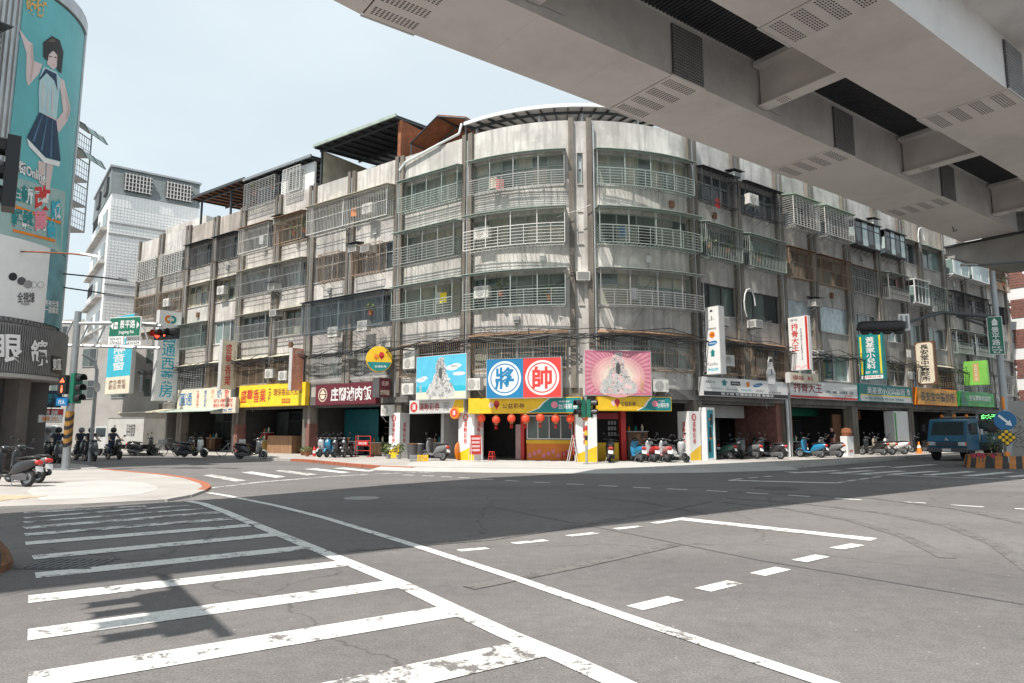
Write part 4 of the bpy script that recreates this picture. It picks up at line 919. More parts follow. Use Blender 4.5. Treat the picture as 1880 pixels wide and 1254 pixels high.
def lottery(u0, v0, u1, v1, label):
    r, w, h = flat('lottery_fascia', label, u0, v0, u1, v1, 'yellow', 'yellow', n=.45, group='lottery fascias')
    cv = [(w * .04, .03), (w * .14, h * .3), (w * .18, h * .65), (w * .24, h - .03)]
    art(r, 'fascia_panel', 'teal', [cv + [(w / 2 - .03, h - .03), (w / 2 - .03, .03)]], -.010); art(r, 'curve_line', 'white', [[(x_ - .09, z_) for x_, z_ in cv] + list(reversed(cv))], -.012)
    art(r, 'heart', 'red', [blob(-w * .24, h * .62, h * .2, h * .22), [(-w * .24 - h * .2, h * .58), (-w * .24, h * .22), (-w * .24 + h * .2, h * .58)]], -.012); art(r, 'heart', 'palepink', [blob(-w * .29, h * .55, h * .16, h * .2)], -.011)
    write(r, '公益彩券', -w * .09, h * .48, w * .2, h * .34, 'maroon'); art(r, 'emblem', 'pink', [blob(w * .27, h * .52, h * .22, h * .22)], -.013); write(r, '台灣彩券', w * .385, h * .42, w * .16, h * .34, 'white', y=-.014); write(r, '中國信託', w * .36, h * .72, w * .1, h * .12, 'white', y=-.014)
lottery(860, 730, 1068, 758, 'long yellow and teal lottery fascia under the chess sign'); lottery(1097, 728, 1233, 755, 'shorter yellow and teal lottery fascia under the pink billboard')
# lock shop
r, w, h = proj('lock_shop_sign', 'tall white vertical lock shop sign with black strip and brand marks', 6.35, .35, 1.4, 4.35, 7.75, .42, 'lightgrey', 'white')
art(r, 'black_strip', 'black', [[(-w / 2 + .03, .03), (-w * .30, .03), (-w * .30, h - .03), (-w / 2 + .03, h - .03)]], -.010); write(r, '電子鎖智慧家庭收藏專賣店', -w * .385, h * .5, w * .1, h * .92, 'white', y=-.013, **V)
write(r, 'PHILIPS', w * .08, h * .07, w * .6, h * .045, 'cyan', bold=.03); write(r, 'Kaadas', w * .05, h * .155, w * .6, h * .05, 'grey'); art(r, 'brand_house', 'teal', [[(-.1 + w * .08, h * .26), (.1 + w * .08, h * .26), (.1 + w * .08, h * .32), (.16 + w * .08, h * .32), (w * .08, h * .37), (-.16 + w * .08, h * .32), (-.1 + w * .08, h * .32)]], -.010)
art(r, 'brand_oval', 'blue', [blob(w * .08, h * .455, w * .28, h * .036, 24, .15)], -.010); write(r, 'SAMSUNG', w * .08, h * .455, w * .4, h * .022, 'white', y=-.014); art(r, 'brand_sun', 'orange', [blob(w * .08, h * .58, .17, .17, 24)], -.010); write(r, 'Yale', w * .08, h * .58, w * .22, h * .03, 'maroon', y=-.014); write(r, '史馬尬先生', w * .08, h * .67, w * .5, h * .03, 'black')
def locksmith(r, cx, z0, hh, y, nm='printed_man'):
    art(r, nm, 'white', [blob(cx, z0 + hh * .80, hh * .10, hh * .13), [(cx - hh * .2, z0), (cx - hh * .26, z0 + hh * .45), (cx - hh * .08, z0 + hh * .64), (cx + hh * .08, z0 + hh * .64), (cx + hh * .26, z0 + hh * .45), (cx + hh * .2, z0)]], y)
    art(r, nm + '_hair', 'black', [[(cx - hh * .11, z0 + hh * .84), (cx - hh * .08, z0 + hh * .96), (cx + hh * .08, z0 + hh * .96), (cx + hh * .11, z0 + hh * .84)], [(cx - hh * .015, z0 + hh * .3), (cx - hh * .03, z0 + hh * .58), (cx + hh * .03, z0 + hh * .58), (cx + hh * .015, z0 + hh * .3)]], y - .003)
    art(r, nm + '_arms', 'lightgrey', [[(cx - hh * .24, z0 + hh * .34), (cx + hh * .1, z0 + hh * .42), (cx + hh * .1, z0 + hh * .36), (cx - hh * .2, z0 + hh * .26)], [(cx + hh * .24, z0 + hh * .34), (cx + hh * .02, z0 + hh * .52), (cx + hh * .0, z0 + hh * .47), (cx + hh * .2, z0 + hh * .27)]], y - .002)
locksmith(r, w * .08, h * .72, h * .24, -.010)
r, w, h = flat('lock_shop_board', 'long white lock shop signboard with brand marks and black bottom strip', 1290, 691, 1447, 733, 'lightgrey', 'white', n=.5)
h2 = h; art(r, 'black_strip', 'black', [[(-w / 2 + .03, .03), (w / 2 - .03, .03), (w / 2 - .03, h * .24), (-w / 2 + .03, h * .24)]], -.010); write(r, '電子鎖 智慧家庭收藏 專賣店', 0, h * .14, w * .62, h * .15, 'white', y=-.013)
for tx, cx, cz, ww, hh, mm in [('PHILIPS', -.02, .40, .12, .10, 'cyan'), ('Kaadas', -.18, .40, .13, .11, 'grey'), ('dormakaba', -.38, .42, .17, .09, 'grey'), ('加安電子', .14, .40, .1, .12, 'grey'), ('史馬尬先生', .33, .34, .16, .13, 'black'), ('Milre', -.42, .75, .1, .14, 'grey')]: write(r, tx, cx * w, cz * h, ww * w, hh * h, mm)
art(r, 'brand_block', 'black', [[(-w * .20, h * .62), (-w * .09, h * .62), (-w * .09, h * .84), (-w * .20, h * .84)]], -.010); write(r, 'Abloy', -w * .145, h * .73, w * .09, h * .1, 'white', y=-.014)
art(r, 'brand_sun', 'orange', [blob(w * .0, h * .72, h * .16, h * .16, 24)], -.010); art(r, 'brand_oval', 'blue', [blob(w * .12, h * .72, w * .06, h * .10, 24, .15)], -.010); write(r, 'SAMSUNG', w * .12, h * .72, w * .09, h * .05, 'white', y=-.014); art(r, 'brand_house', 'teal', [[(-w * .29, h * .58), (-w * .25, h * .58), (-w * .25, h * .75), (-w * .23, h * .75), (-w * .27, h * .92), (-w * .31, h * .75), (-w * .29, h * .75)]], -.010)
# cut-out figure on the board
s, z = face_at(1417, 706, .56); x, y = S(s, .56); r = thing('cutout_figure', 'white cut-out of a man with folded arms on the lock shop board', 'cutout', (x, y, z), heading(s))
MB().slab([(-.34, 0), (-.40, .62), (-.22, .98), (-.2, 1.3), (-.12, 1.52), (.12, 1.52), (.2, 1.3), (.22, .98), (.40, .62), (.34, 0)], 0, .06).build('panel', 'lightgrey', r, False); locksmith(r, 0, .02, 1.45, -.004, 'man')
# pork chop restaurant
r, w, h = proj('pork_chop_sign', 'white vertical pork chop sign with red characters and red edge', 14.05, .35, 1.55, 4.95, 8.0, .25, 'white', 'white')
write(r, '排骨大王', -w * .18, h * .62, w * .36, h * .52, 'red', bold=.02, **V); write(r, '排骨雞腿大盅雞湯水餃', w * .14, h * .48, w * .07, h * .6, 'darkgrey', **V); write(r, '得味', -w * .2, h * .94, w * .4, h * .05, 'grey'); art(r, 'red_edge', 'red', [[(w * .36, .03), (w / 2 - .03, .03), (w / 2 - .03, h - .03), (w * .36, h - .03)]], -.010)
art(r, 'printed_blossom', 'palepink', [blob(-w * .3 + k * .14, .12 + .05 * (k % 3), .09, .07) for k in range(6)], -.011)
r, w, h = flat('snack_sign', 'small cream box sign under the vertical pork chop sign', 1450, 683, 1503, 706, 'lightgrey', 'cream', n=.9, t=.3); write(r, '得味', -w * .22, h * .5, w * .4, h * .5, 'deepred'); write(r, '料', w * .2, h * .5, w * .2, h * .5, 'red')
r, w, h = flat('pork_chop_board', 'long white pork chop restaurant board with red bottom edge', 1449, 697, 1575, 736, 'lightgrey', 'white', n=.45)
art(r, 'red_edge', 'red', [[(-w / 2 + .03, .03), (w / 2 - .03, .03), (w / 2 - .03, h * .15), (-w / 2 + .03, h * .15)]], -.010); write(r, '排骨大王', -w * .25, h * .6, w * .40, h * .56, 'deepred', bold=.02); write(r, '排骨．雞腿．大盅雞湯．水餃', w * .22, h * .45, w * .42, h * .17, 'darkgrey'); art(r, 'printed_blossom', 'palepink', [blob(w * .3 + k * .12, h * .24 + .04 * (k % 2), .1, .07) for k in range(8)], -.011)
# clinics
r, w, h = proj('childrens_clinic_sign', 'teal vertical clinic sign with yellow stripes and white characters', 21.8, .35, 1.85, 4.75, 7.65, .35, 'teal', 'teal')
for sg in (-1, 1): art(r, 'stripe', 'lemon', [[(sg * w * .36, h * .12), (sg * w * .43, h * .12), (sg * w * .43, h * .95), (sg * w * .36, h * .95)]], -.010)
write(r, '黃基家小兒科', 0, h * .58, w * .38, h * .70, 'white', bold=.02, **V); write(r, '診 所', 0, h * .16, w * .5, h * .06, 'white'); art(r, 'phone_strip', 'white', [[(-w * .45, .04), (w * .45, .04), (w * .45, h * .09), (-w * .45, h * .09)]], -.010); write(r, '2248-2118', 0, h * .06, w * .7, h * .035, 'red', y=-.014)
r, w, h = flat('childrens_clinic_board', 'teal clinic signboard with white characters and hospital mark', 1576, 704, 1675, 741, 'teal', 'teal', n=.5)
write(r, '黃基家小兒科診所', 0, h * .66, w * .72, h * .42, 'white', bold=.02); art(r, 'stripe', 'lemon', [[(-w * .47, h * .36), (w * .47, h * .36), (w * .47, h * .41), (-w * .47, h * .41)]], -.010); art(r, 'lower_band', 'lightgrey', [[(-w * .48, .04), (w * .48, .04), (w * .48, h * .35), (-w * .48, h * .35)]], -.010); write(r, '一般兒科 過敏氣喘 預防注射 健康檢查', -w * .06, h * .19, w * .78, h * .14, 'teal', y=-.014)
art(r, 'hospital_mark', 'white', [blob(w * .43, h * .68, h * .2, h * .2)], -.010); write(r, 'H', w * .43, h * .68, h * .2, h * .22, 'teal', y=-.014)
r, w, h = proj('medicine_sign', 'cream vertical medicine hall sign in a dark chamfered frame', 29.6, .35, 1.6, 4.75, 7.75, .35, 'brown', None)
c_ = .14; MB().slab([(-w / 2 + .08 + c_, .08), (w / 2 - .08 - c_, .08), (w / 2 - .08, .08 + c_), (w / 2 - .08, h - .08 - c_), (w / 2 - .08 - c_, h - .08), (-w / 2 + .08 + c_, h - .08), (-w / 2 + .08, h - .08 - c_), (-w / 2 + .08, .08 + c_)], -.02, -.001).build('sign_face', 'cream', r, False); write(r, '長安堂中醫診所', 0, h * .5, w * .46, h * .86, 'black', y=-.024, bold=.02, **V)
r, w, h = flat('medicine_board', 'orange medicine hall signboard with dark brush characters', 1683, 711, 1758, 746, 'orange', M('amber', (.72, .33, .04), .5, var=.08), n=.45); write(r, '長安堂中醫診所', 0, h * .5, w * .86, h * .56, 'black', bold=.02)
r, w, h = proj('green_shop_sign', 'light green vertical shop sign with a gold panel', 37.5, .35, 1.95, 5.0, 6.85, .3, 'lime', 'lime'); art(r, 'gold_panel', 'gold', [[(-w * .1, h * .15), (w * .16, h * .15), (w * .16, h * .9), (-w * .1, h * .9)]], -.010); write(r, '杏保堂藥局', w * .03, h * .52, w * .16, h * .68, 'cream', y=-.014, **V)
r, w, h = flat('green_shop_board', 'green shop signboard with white outlined characters', 1763, 718, 1826, 748, 'green', 'green', n=.45); write(r, '杏保單動物醫院', w * .06, h * .58, w * .66, h * .4, 'white'); art(r, 'dark_corner', 'sign_green', [[(-w / 2 + .03, .04), (-w * .3, .04), (-w * .4, h - .04), (-w / 2 + .03, h - .04)]], -.011)
r, w, h = flat('dark_shop_board', 'dark bluish shop board beyond the green one', 1828, 722, 1850, 750, 'darkgrey', 'grey', n=.45); write(r, '水電行', 0, h * .5, w * .7, h * .5, 'white')
for i, (u, v) in enumerate([(1669, 650), (1672, 690)]):
    s, z = face_at(u, v, .4); x, y = S(s, .4); sign_at('blank_plate', 'small blank white plate left of the medicine sign, %s' % ('upper', 'lower')[i], x, y, z - .25, heading(s), .6, .55, .04, 'lightgrey', 'white')
r, w, h = flat('window_sign', 'blue and white vertical soundproof window sign beyond the side street', 203, 584, 237, 722, 'lightgrey', 'cyan', n=2.5)
write(r, '高水密隔音窗', 0, h * .62, w * .5, h * .64, 'white', **V); art(r, 'lower_band', 'cream', [[(-w / 2 + .03, .03), (w / 2 - .03, .03), (w / 2 - .03, h * .22), (-w / 2 + .03, h * .22)]], -.011); write(r, '廣告看板\n歡迎來電', 0, h * .12, w * .7, h * .12, 'brown', y=-.014)

# ------------------------------------------------------------------ shop fronts inside the arcade
def shutter(root, s0, s1, mat, n=-3.8, z1=3.0):
    m = MB(); k = int((z1 - .15) / .11)
    for i in range(k): z = .14 + i * .11; m.fbox(s0, s1, n - .02, n, z, z + .075); m.fbox(s0, s1, n - .03, n - .012, z + .075, z + .11)
    m.fbox(s0, s1, n - .1, n + .12, z1, 3.3); return m.build('roller_shutter', mat, root)
def glazing(root, s0, s1, cols, n=-3.8, z0=.15, z1=2.9, frame='frame_dark', g='d'): window(root, s0, s1, z0, z1, cols, GL[g], frame, .75, n)
shutter(HS['L4'], -41.2, -37.9, 'shutter'); glazing(HS['L4'], -37.6, -34.0, 3)
glazing(HS['L3'], -33.3, -29.5, 3, -2.6); MB().fbox(-29.2, -27.2, -2.6, -2.2, .12, 2.3).build('red_cabinet', 'deepred', HS['L3'])
m = MB(); fsheet(m, -33.6, -26.7, -.1, 3.2, 1.6, 2.85, .04); m.build('awning', 'canopy_green', HS['L3'])
m = MB(); fsheet(m, -41.3, -33.8, -.1, 3.15, 1.3, 2.9, .06); m.build('awning', 'canopy_cream', HS['L4'])
glazing(HS['L2'], -26.0, -22.0, 3, -3.0); shutter(HS['L2'], -21.8, -19.3, 'shutter_teal', -2.6); MB().fbox(-24.0, -21.4, -1.6, -.9, .12, 1.25).build('wooden_cabinet', 'wood', HS['L2'])
shutter(HS['L1'], -18.4, -15.3, 'shutter_teal', -2.6); shutter(HS['L1'], -14.9, -11.6, 'shutter', -3.4)
for z in (1.4, 1.75, 2.1): MB().fbox(-14.9, -12.9, -2.9, -2.7, z, z + .03).build('shelf', 'wood', HS['L1'])
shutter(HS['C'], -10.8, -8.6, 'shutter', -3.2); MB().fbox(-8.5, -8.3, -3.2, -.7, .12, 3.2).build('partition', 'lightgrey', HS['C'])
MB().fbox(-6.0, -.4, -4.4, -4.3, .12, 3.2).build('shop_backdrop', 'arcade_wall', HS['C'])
ct = MB(); ct.fbox(-3.4, -.6, -2.4, -1.7, .12, 1.0); c_ = ct.build('lottery_counter', 'orange', HS['C'])
MB().fbox(-3.42, -.58, -1.699, -1.66, .95, 1.12).build('counter_top', 'yellow', c_)
cp_ = MB()
for k in range(9): cp_.fbox(-3.3 + k * .29, -3.1 + k * .29, -1.698, -1.69, .25 + .1 * (k % 3), .45 + .1 * (k % 3))
cp_.build('printed_patches', 'pink', c_)
window(HS['C'], -3.4, -.6, 1.15, 2.35, 4, GL['d'], 'frame_white', 0, -1.75)
for s in (-3.7, -.42): MB().fbox(s - .12, s + .1, -2.0, -1.75, .12, 2.9).build('red_post', 'red', HS['C'])
MB().fbox(-4.6, -4.1, -2.6, -2.5, .12, 1.9).build('poster_stand', 'palepink', HS['C'])
MB().fbox(-3.4, -.3, -1.64, -1.56, 2.4, 2.75).build('red_banner', 'deepred', HS['C'])
MB().fbox(.5, 2.0, -1.3, -1.2, 2.15, 2.45).build('red_banner', 'deepred', HS['C']); MB().fbox(.5, 2.0, -1.3, -1.22, .12, 1.0).build('yellow_panel', 'yellow', HS['C'])
MB().fbox(2.2, 2.5, -1.6, -1.3, .12, 2.9).build('red_post', 'red', HS['C'])
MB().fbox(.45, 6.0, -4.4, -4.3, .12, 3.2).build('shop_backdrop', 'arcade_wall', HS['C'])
for k in range(9): MB().fbox(3.0 + .32 * (k % 3), 3.22 + .32 * (k % 3), -4.29, -4.27, 1.3 + .3 * (k // 3), 1.5 + .3 * (k // 3)).build('notice', 'white', HS['C'])
shutter(HS['R1'], 9.3, 12.9, 'shutter'); glazing(HS['R1'], 6.7, 9.0, 2, -3.4); MB().fbox(9.2, 13.0, -2.2, -2.1, 2.3, 3.0).build('inner_sign', 'lightgrey', HS['R1'])
MB().fbox(13.3, 14.0, -3, -.2, .12, 3.1).build('tiled_pier', 'red_tile', HS['R1'])
glazing(HS['R2'], 14.6, 21.0, 4, -3.4); MB().fbox(14.6, 21.2, -2.4, -2.3, 2.5, 3.0).build('inner_sign', 'sign_green', HS['R2']); MB().fbox(20.3, 21.3, -.9, -.8, .3, 2.6).build('food_poster', 'brown', HS['R2'])
shutter(HS['R3'], 22.2, 26.2, 'shutter', -2.6); MB().fbox(22.1, 26.3, -2.2, -2.1, 2.35, 2.95).build('inner_sign', 'rusty', HS['R3']); MB().fbox(26.8, 28.9, -.75, -.1, .12, 2.9).build('tiled_pier', 'tile_white', HS['R3']); MB().fbox(26.9, 27.1, -.099, -.09, .2, 2.8).build('green_stripe', 'green', HS['R3'])
shutter(HS['R4'], 30.0, 35.6, 'shutter', -2.4); glazing(HS['R5'], 36.6, 43.2, 4, -2.6); shutter(HS['R6'], 44.0, 48.2, 'shutter', -2.6)
for e, root in ((-26.5, 'L2'), (-18.9, 'L1')): MB().fbox(e + .01, e + .36, -.65, -.01, .13, 2.0).build('brick_cladding', 'red_tile', HS[root])
# banner columns wrapped in white lottery panels
for s, lab in ((-11.15, 'white sports lottery banner column beside the potted shrubs'), (-6.1, 'white sports lottery banner column left of the lottery counter'), (.0, 'white banner column behind the central signal pole'), (5.85, 'white sports lottery banner column right of the parked scooters')):
    x, y = S(s, .1); w = .8 if abs(s) > 7 or s > 5 else 1.0
    r = thing('banner_column', lab, 'banner column', (x, y, .12), heading(s), 'lottery banner columns')
    MB().box(-w / 2, w / 2, 0, .75, 0, 2.42).build('panel', 'white', r, False)
    art(r, 'yellow_corner', 'yellow', [[(-w / 2 + .01, .01), (w / 2 - .01, .01), (w / 2 - .01, .75), (-w / 2 + .01, .35)]], -.004); art(r, 'emblem', 'red', [blob(-.05, 2.12, .17, .19)], -.004); write(r, '運', -.05, 2.12, .2, .22, 'white', y=-.008); write(r, '運動彩券', -.05, 1.35, .24, 1.1, 'red', y=-.006, **V)
    for k, xx in ((0, -w / 2 - .004), (1, w / 2 + .004)):
        d, f, _ = letters('運動彩券', .012, True); me = bpy.data.meshes.new('lettering'); me.from_pydata([(xx, .36 + (a * .24) * (1 if k else -1), 1.35 + b * 1.1) for a, b in d], [], f); me.materials.append(G('red')); link(bpy.data.objects.new('lettering', me), r, False)
# display cabinet
x, y = S(6.75, .35); r = thing('lock_display_cabinet', 'white framed glass cabinet with teal lock poster at the corner', 'cabinet', (x, y, .12), heading(6.75) + R_(4))
m = MB(); m.box(-.38, .38, 0, .5, 0, .1); m.box(-.38, .38, 0, .5, 2.5, 2.62); m.box(-.38, -.30, 0, .5, .1, 2.5); m.box(.30, .38, 0, .5, .1, 2.5); m.build('frame', 'white', r, False)
MB().box(-.299, .299, .06, .1, .101, 2.499).build('poster', M('poster_teal', (.02, .28, .36), .25, var=.2, scale=1.2), r, False)
for k, z in enumerate((.4, 1.1, 1.75)): MB().box(-.12 + .1 * k, .0 + .1 * k, .02, .059, z, z + .55).build('printed_lock', 'black', r, False)
for z in (1.05, 1.98): MB().box(-.05, .2, .04, .0595, z, z + .1).build('price_tag', 'orange', r, False)
# lanterns
for i, u in enumerate((884, 911, 939, 965, 992, 1020, 1047)):
    s, z = face_at(u, 768, .0); x, y = S(s, .0)
    r = thing('red_lantern', 'round red paper lantern, %s from the left under the lottery fascia' % ('first', 'second', 'third', 'fourth', 'fifth', 'sixth', 'seventh')[i], 'lantern', (x, y, z - .22 + random.uniform(-.05, .05)), 0, 'red lanterns under the fascia')
    MB().lathe([(.07, .02), (.14, .05), (.185, .12), (.198, .2), (.185, .28), (.14, .35), (.07, .38)], 14).build('shade', 'lantern_red', r, False)
    m = MB(); m.lathe([(.09, -.03), (.09, .005)], 10); m.lathe([(.09, .395), (.09, .43)], 10); m.tube([(0, 0, .43), (0, 0, .75)], .006, 4); m.build('caps', 'gold', r, False)
    m = MB()
    for k in range(10): a = k * .628; m.tube([(.05 * math.cos(a), .05 * math.sin(a), -.03), (.06 * math.cos(a), .06 * math.sin(a), -.26)], .007, 3)
    m.build('tassel', 'red', r, False)
s, z = face_at(836, 760, .3); x, y = S(s, .3); r = thing('lottery_lantern', 'white and red disc lantern beside the banner column', 'lantern', (x, y, z - .25), heading(s))
MB().lathe([(.05, -.1), (.28, -.1), (.31, -.05), (.31, .05), (.28, .1), (.05, .1)], 20, (0, 0, .3), 'y').build('shade', 'orange', r, False); MB().disc(0, .3, .2, -.104, 20).build('disc', 'red', r, False); write(r, '運', 0, .3, .2, .22, 'white', y=-.108); MB().tube([(0, 0, .6), (0, 0, .95)], .008, 4).build('cord', 'black', r, False)
# slack cables along the second floor
random.seed(8)
for i in range(8):
    m = MB(); pts = []; z0 = 6.25 + random.uniform(-.25, .35); s = -40.0 + random.uniform(0, 5)
    while s < 44:
        pts.append(S3(s, .42 + .05 * i + random.uniform(-.05, .05), z0 + random.uniform(-.1, .1))); s2 = s + random.uniform(2.5, 4.2)
        pts.append(S3((s + s2) / 2, .42 + .05 * i, z0 - random.uniform(.06, .35))); s = s2
    m.tube(pts, random.choice((.014, .02, .028)), 5)
    tag(m.build('cable', 'black'), 'black slack cable strung along the second floor of the block', 'cable', 'cables along the second floor')
for i, (u0, v0, u1, v1) in enumerate([(640, 610, 850, 690), (880, 600, 1040, 650), (900, 612, 930, 720), (1085, 610, 1230, 640), (1150, 615, 1260, 690), (1270, 560, 1275, 740), (735, 560, 742, 740), (1350, 600, 1420, 620)]):
    a, za = face_at(u0, v0, .3); b, zb = face_at(u1, v1, .3); m = MB(); m.tube([S3(a, .3, za), S3((a + b) / 2, .4, (za + zb) / 2 - .3), S3(b, .3, zb)], .014, 5)
    tag(m.build('loose_wire', 'darkgrey'), 'loose wire ' + ['looping from the maroon sign house to the beach billboard', 'slung above the chess sign', 'dropping beside the left edge of the chess sign', 'slung above the pink billboard', 'hanging down right of the pink billboard', 'running down beside the tall lock shop sign', 'running down the pilaster left of the two-fan air conditioner', 'slung between the box air conditioners on the right'][i], 'wire', 'loose wires on the facade')
for i, (u, v, lab) in enumerate([(1375, 560, 'white hose coiled down from the dark third-floor window'), (1690, 440, 'white hose coil hanging from the green awning on the right')]):
    s, z = face_at(u, v, .4); m = MB(); m.tube([S3(s + .5 * math.cos(a * .5), .45, z + .9 * math.sin(a * .5)) for a in range(9)], .035, 6); tag(m.build('white_hose', 'frame_white'), lab, 'hose')

# laundry and buckets behind the balcony bars, extra wiring
CL = ['cloth_white', 'cloth_blue', 'cloth_pink', 'cloth_navy', 'cream']
M('cloth_navy', (.03, .045, .08), .85); M('cloth_white', (.55, .56, .58), .85); M('cloth_blue', (.10, .19, .30), .85); M('cloth_pink', (.5, .2, .18), .85)
for i, (u, v, wh, lab) in enumerate([(905, 335, 'cream', 'cream shirt hung on the top balcony of the curved corner'), (918, 338, 'cloth_pink', 'pink cloth hung on the top balcony of the curved corner'), (806, 545, 'cloth_white', 'white shirt hung on the third-floor bay left of the curve'), (814, 546, 'lemon', 'yellow cloth beside the white shirt on the third floor'), (1143, 425, 'cloth_blue', 'blue cloth hung on the right fourth-floor balcony'), (1165, 538, 'cloth_white', 'white towel hung on the right third-floor balcony'), (650, 388, 'orange', 'orange cloth in the long cream top cage'), (1317, 372, 'red', 'red charm hanging below the dark top cage'), (1425, 645, 'cloth_navy', 'navy cloth in the rusty cage over the lock shop board'), (480, 440, 'cloth_white', 'white towel in the fifth-floor cage with junk'), (1645, 520, 'cloth_pink', 'pink towel on the fourth-floor railing at the right')]):
    s, z = face_at(u, v, .4); x, y = S(s, .42); t = thing('laundry', lab, 'laundry', (x, y, z - .3), heading(s) + .2)
    m = MB(); m.skin([[(-.2 + .4 * k / 5, .02 * math.sin(k * 2 + i), zz) for k in range(6)] + [(.2 - .4 * k / 5, .02 * math.sin((5 - k) * 2 + i) + .012, zz) for k in range(6)] for zz in (0, .3, .55)]); m.build('cloth', wh, t, False); MB().tube([(-.1, .01, .56), (0, .01, .68), (.1, .01, .56)], .006, 4).build('hanger', 'steel', t, False)
random.seed(31)
for i in range(46):
    s = random.uniform(-40, 44); z = random.choice((6.4, 7.4, 9.4, 12.4, 15.3)) + random.uniform(-.2, .3); L = random.uniform(.6, 3.2); ds = random.choice((0, 0, .1, -.2, 1.4, -1.6)); n = .2 + random.uniform(0, .15)
    m = MB(); m.tube([S3(s, n, z), S3(s + ds * .3, n + .04, z - L * .45), S3(s + ds * .8, n + .03, z - L * .8), S3(s + ds, n - .02, z - L)], random.choice((.009, .012, .018)), 4)
    tag(m.build('hanging_wire', random.choice(('black', 'darkgrey', 'lightgrey'))), 'thin wire hanging down the front of the corner block', 'wire', 'hanging wires on the block')
for i in range(26):
    s = [-39.6, -35.6, -31.8, -28.2, -24.4, -20.6, -17.0, -13.1, -8.6, -3.3, 3.3, 8.1, 12.0, 15.8, 19.5, 23.6, 27.4, 30.6, 34.1, 37.8, 41.6, 46, -2.0, 4.8, -9.9, 10.9][i]; k = 2 + i % 4; z = fz(k)[0] - .85
    root = min(HS.values(), key=lambda o: abs((Vector((o.location.x, o.location.y)) - Vector(S(s))).length)); MB().fbox(s - .14, s + .14, .006, .13, z, z + .34).build('meter_box', ('grey', 'lightgrey', 'brown')[i % 3], root); MB().tube([S3(s, .05, z), S3(s + .02, .05, z - 1.0)], .014, 4).build('conduit', 'grey', root)
# goods and furniture in the depth of the arcade
for i, (s, n, w_, h_, mm, lab) in enumerate([(-32.0, -1.6, 1.2, .9, 'brown', 'brown crate stack in the pharmacy arcade'), (-36.0, -2.2, 1.5, 1.1, 'grey', 'grey cabinet in the dark garage'), (-25.3, -1.5, .7, 1.3, 'deepred', 'red display shelf in the incense shop'), (-24.8, -.9, .5, .8, 'gold', 'gold paper bundle stack at the incense shop'), (-20.2, -1.2, 1.0, .9, 'wood', 'wooden counter at the incense shop'), (-16.6, -1.6, 1.3, .8, 'steel', 'steel cooking counter in the restaurant arcade'), (-14.2, -1.4, 1.1, .75, 'wood', 'wooden table in the restaurant arcade'), (-9.6, -1.6, 1.0, .8, 'grey', 'grey shelf in the sports lottery shop'), (3.9, -2.2, 1.2, 1.4, 'brown', 'brown cabinet behind the lottery row scooters'), (7.6, -1.9, .9, 1.6, 'lightgrey', 'pale display case in the lock shop'), (15.6, -1.4, 1.2, .85, 'steel', 'steel food counter at the pork chop restaurant'), (18.2, -2.1, 1.0, .75, 'wood', 'wooden table in the pork chop restaurant'), (24.3, -1.8, 1.0, .9, 'green', 'green cabinet under the teal clinic board'), (31.5, -1.4, 1.2, 1.0, 'brown', 'brown cabinet under the orange clinic board'), (38.5, -1.3, 1.3, 1.1, 'lightgrey', 'pale counter under the green shop board')]):
    x, y = S(s, n); t = thing('shop_fitting', lab, 'shop fitting', (x, y, .12), heading(s)); MB().box(-w_ / 2, w_ / 2, 0, .5, .06, h_).build('carcass', mm, t, False); MB().box(-w_ / 2 - .03, w_ / 2 + .03, -.03, .53, h_, h_ + .04).build('top', 'lightgrey', t, False)
    for k in range(3): MB().box(-w_ / 2 + .06 + k * w_ / 3, -w_ / 2 + .02 + (k + .8) * w_ / 3, -.012, -.001, .16, h_ - .12).build('door_panel', mm if k != 1 else 'wood', t, False); MB().lathe([(.05, 0), (.07, .1 + .05 * k), (.03, .2 + .05 * k), (.03, .25 + .05 * k)], 8, (-w_ / 3 + k * w_ / 3, .2, h_ + .041)).build('jar', ('orange', 'teal', 'cream')[k], t, False)
    for sx in (-1, 1): MB().box(sx * (w_ / 2 - .06) - .03, sx * (w_ / 2 - .06) + .03, .05, .45, 0, .059).build('foot', 'black', t, False)

# ------------------------------------------------------------------ motor scooters
random.seed(21)
PAINTS = {k: M('paint_' + k, c, .32, coat=.6, var=.05) for k, c in dict(black=(.02, .02, .022), grey=(.16, .165, .17), silver=(.42, .43, .44), white=(.68, .68, .67), blue=(.02, .22, .40), red=(.42, .03, .03), pink=(.48, .22, .22), green=(.05, .13, .10), teal=(.05, .30, .36), champagne=(.40, .34, .27)).items()}
def wheel_mesh(r=.235, w=.06):
    t = MB(); t.lathe([(r - .085, -w * .6), (r - .04, -w), (r - .008, -w * .62), (r, 0), (r - .008, w * .62), (r - .04, w), (r - .085, w * .6), (r - .085, -w * .6)], 18, (0, 0, 0), 'y')
    m = MB(); m.lathe([(.04, -.05), (.045, .05)], 8, (0, 0, 0), 'y')
    for k in range(5):
        a = k * 1.2566; c, s = math.cos(a), math.sin(a); m.hexa([(c * q - s * e, y, s * q + c * e) for y in (-.02, .02) for q, e in ((.03, -.02), (r - .08, -.015), (r - .08, .015), (.03, .02))])
    m.lathe([(r - .10, -.035), (r - .083, -.04), (r - .083, .04), (r - .10, .035)], 18, (0, 0, 0), 'y')
    return t.mesh('tyre', ['rubber']), m.mesh('rim', ['steel'])
TY, RI = wheel_mesh()
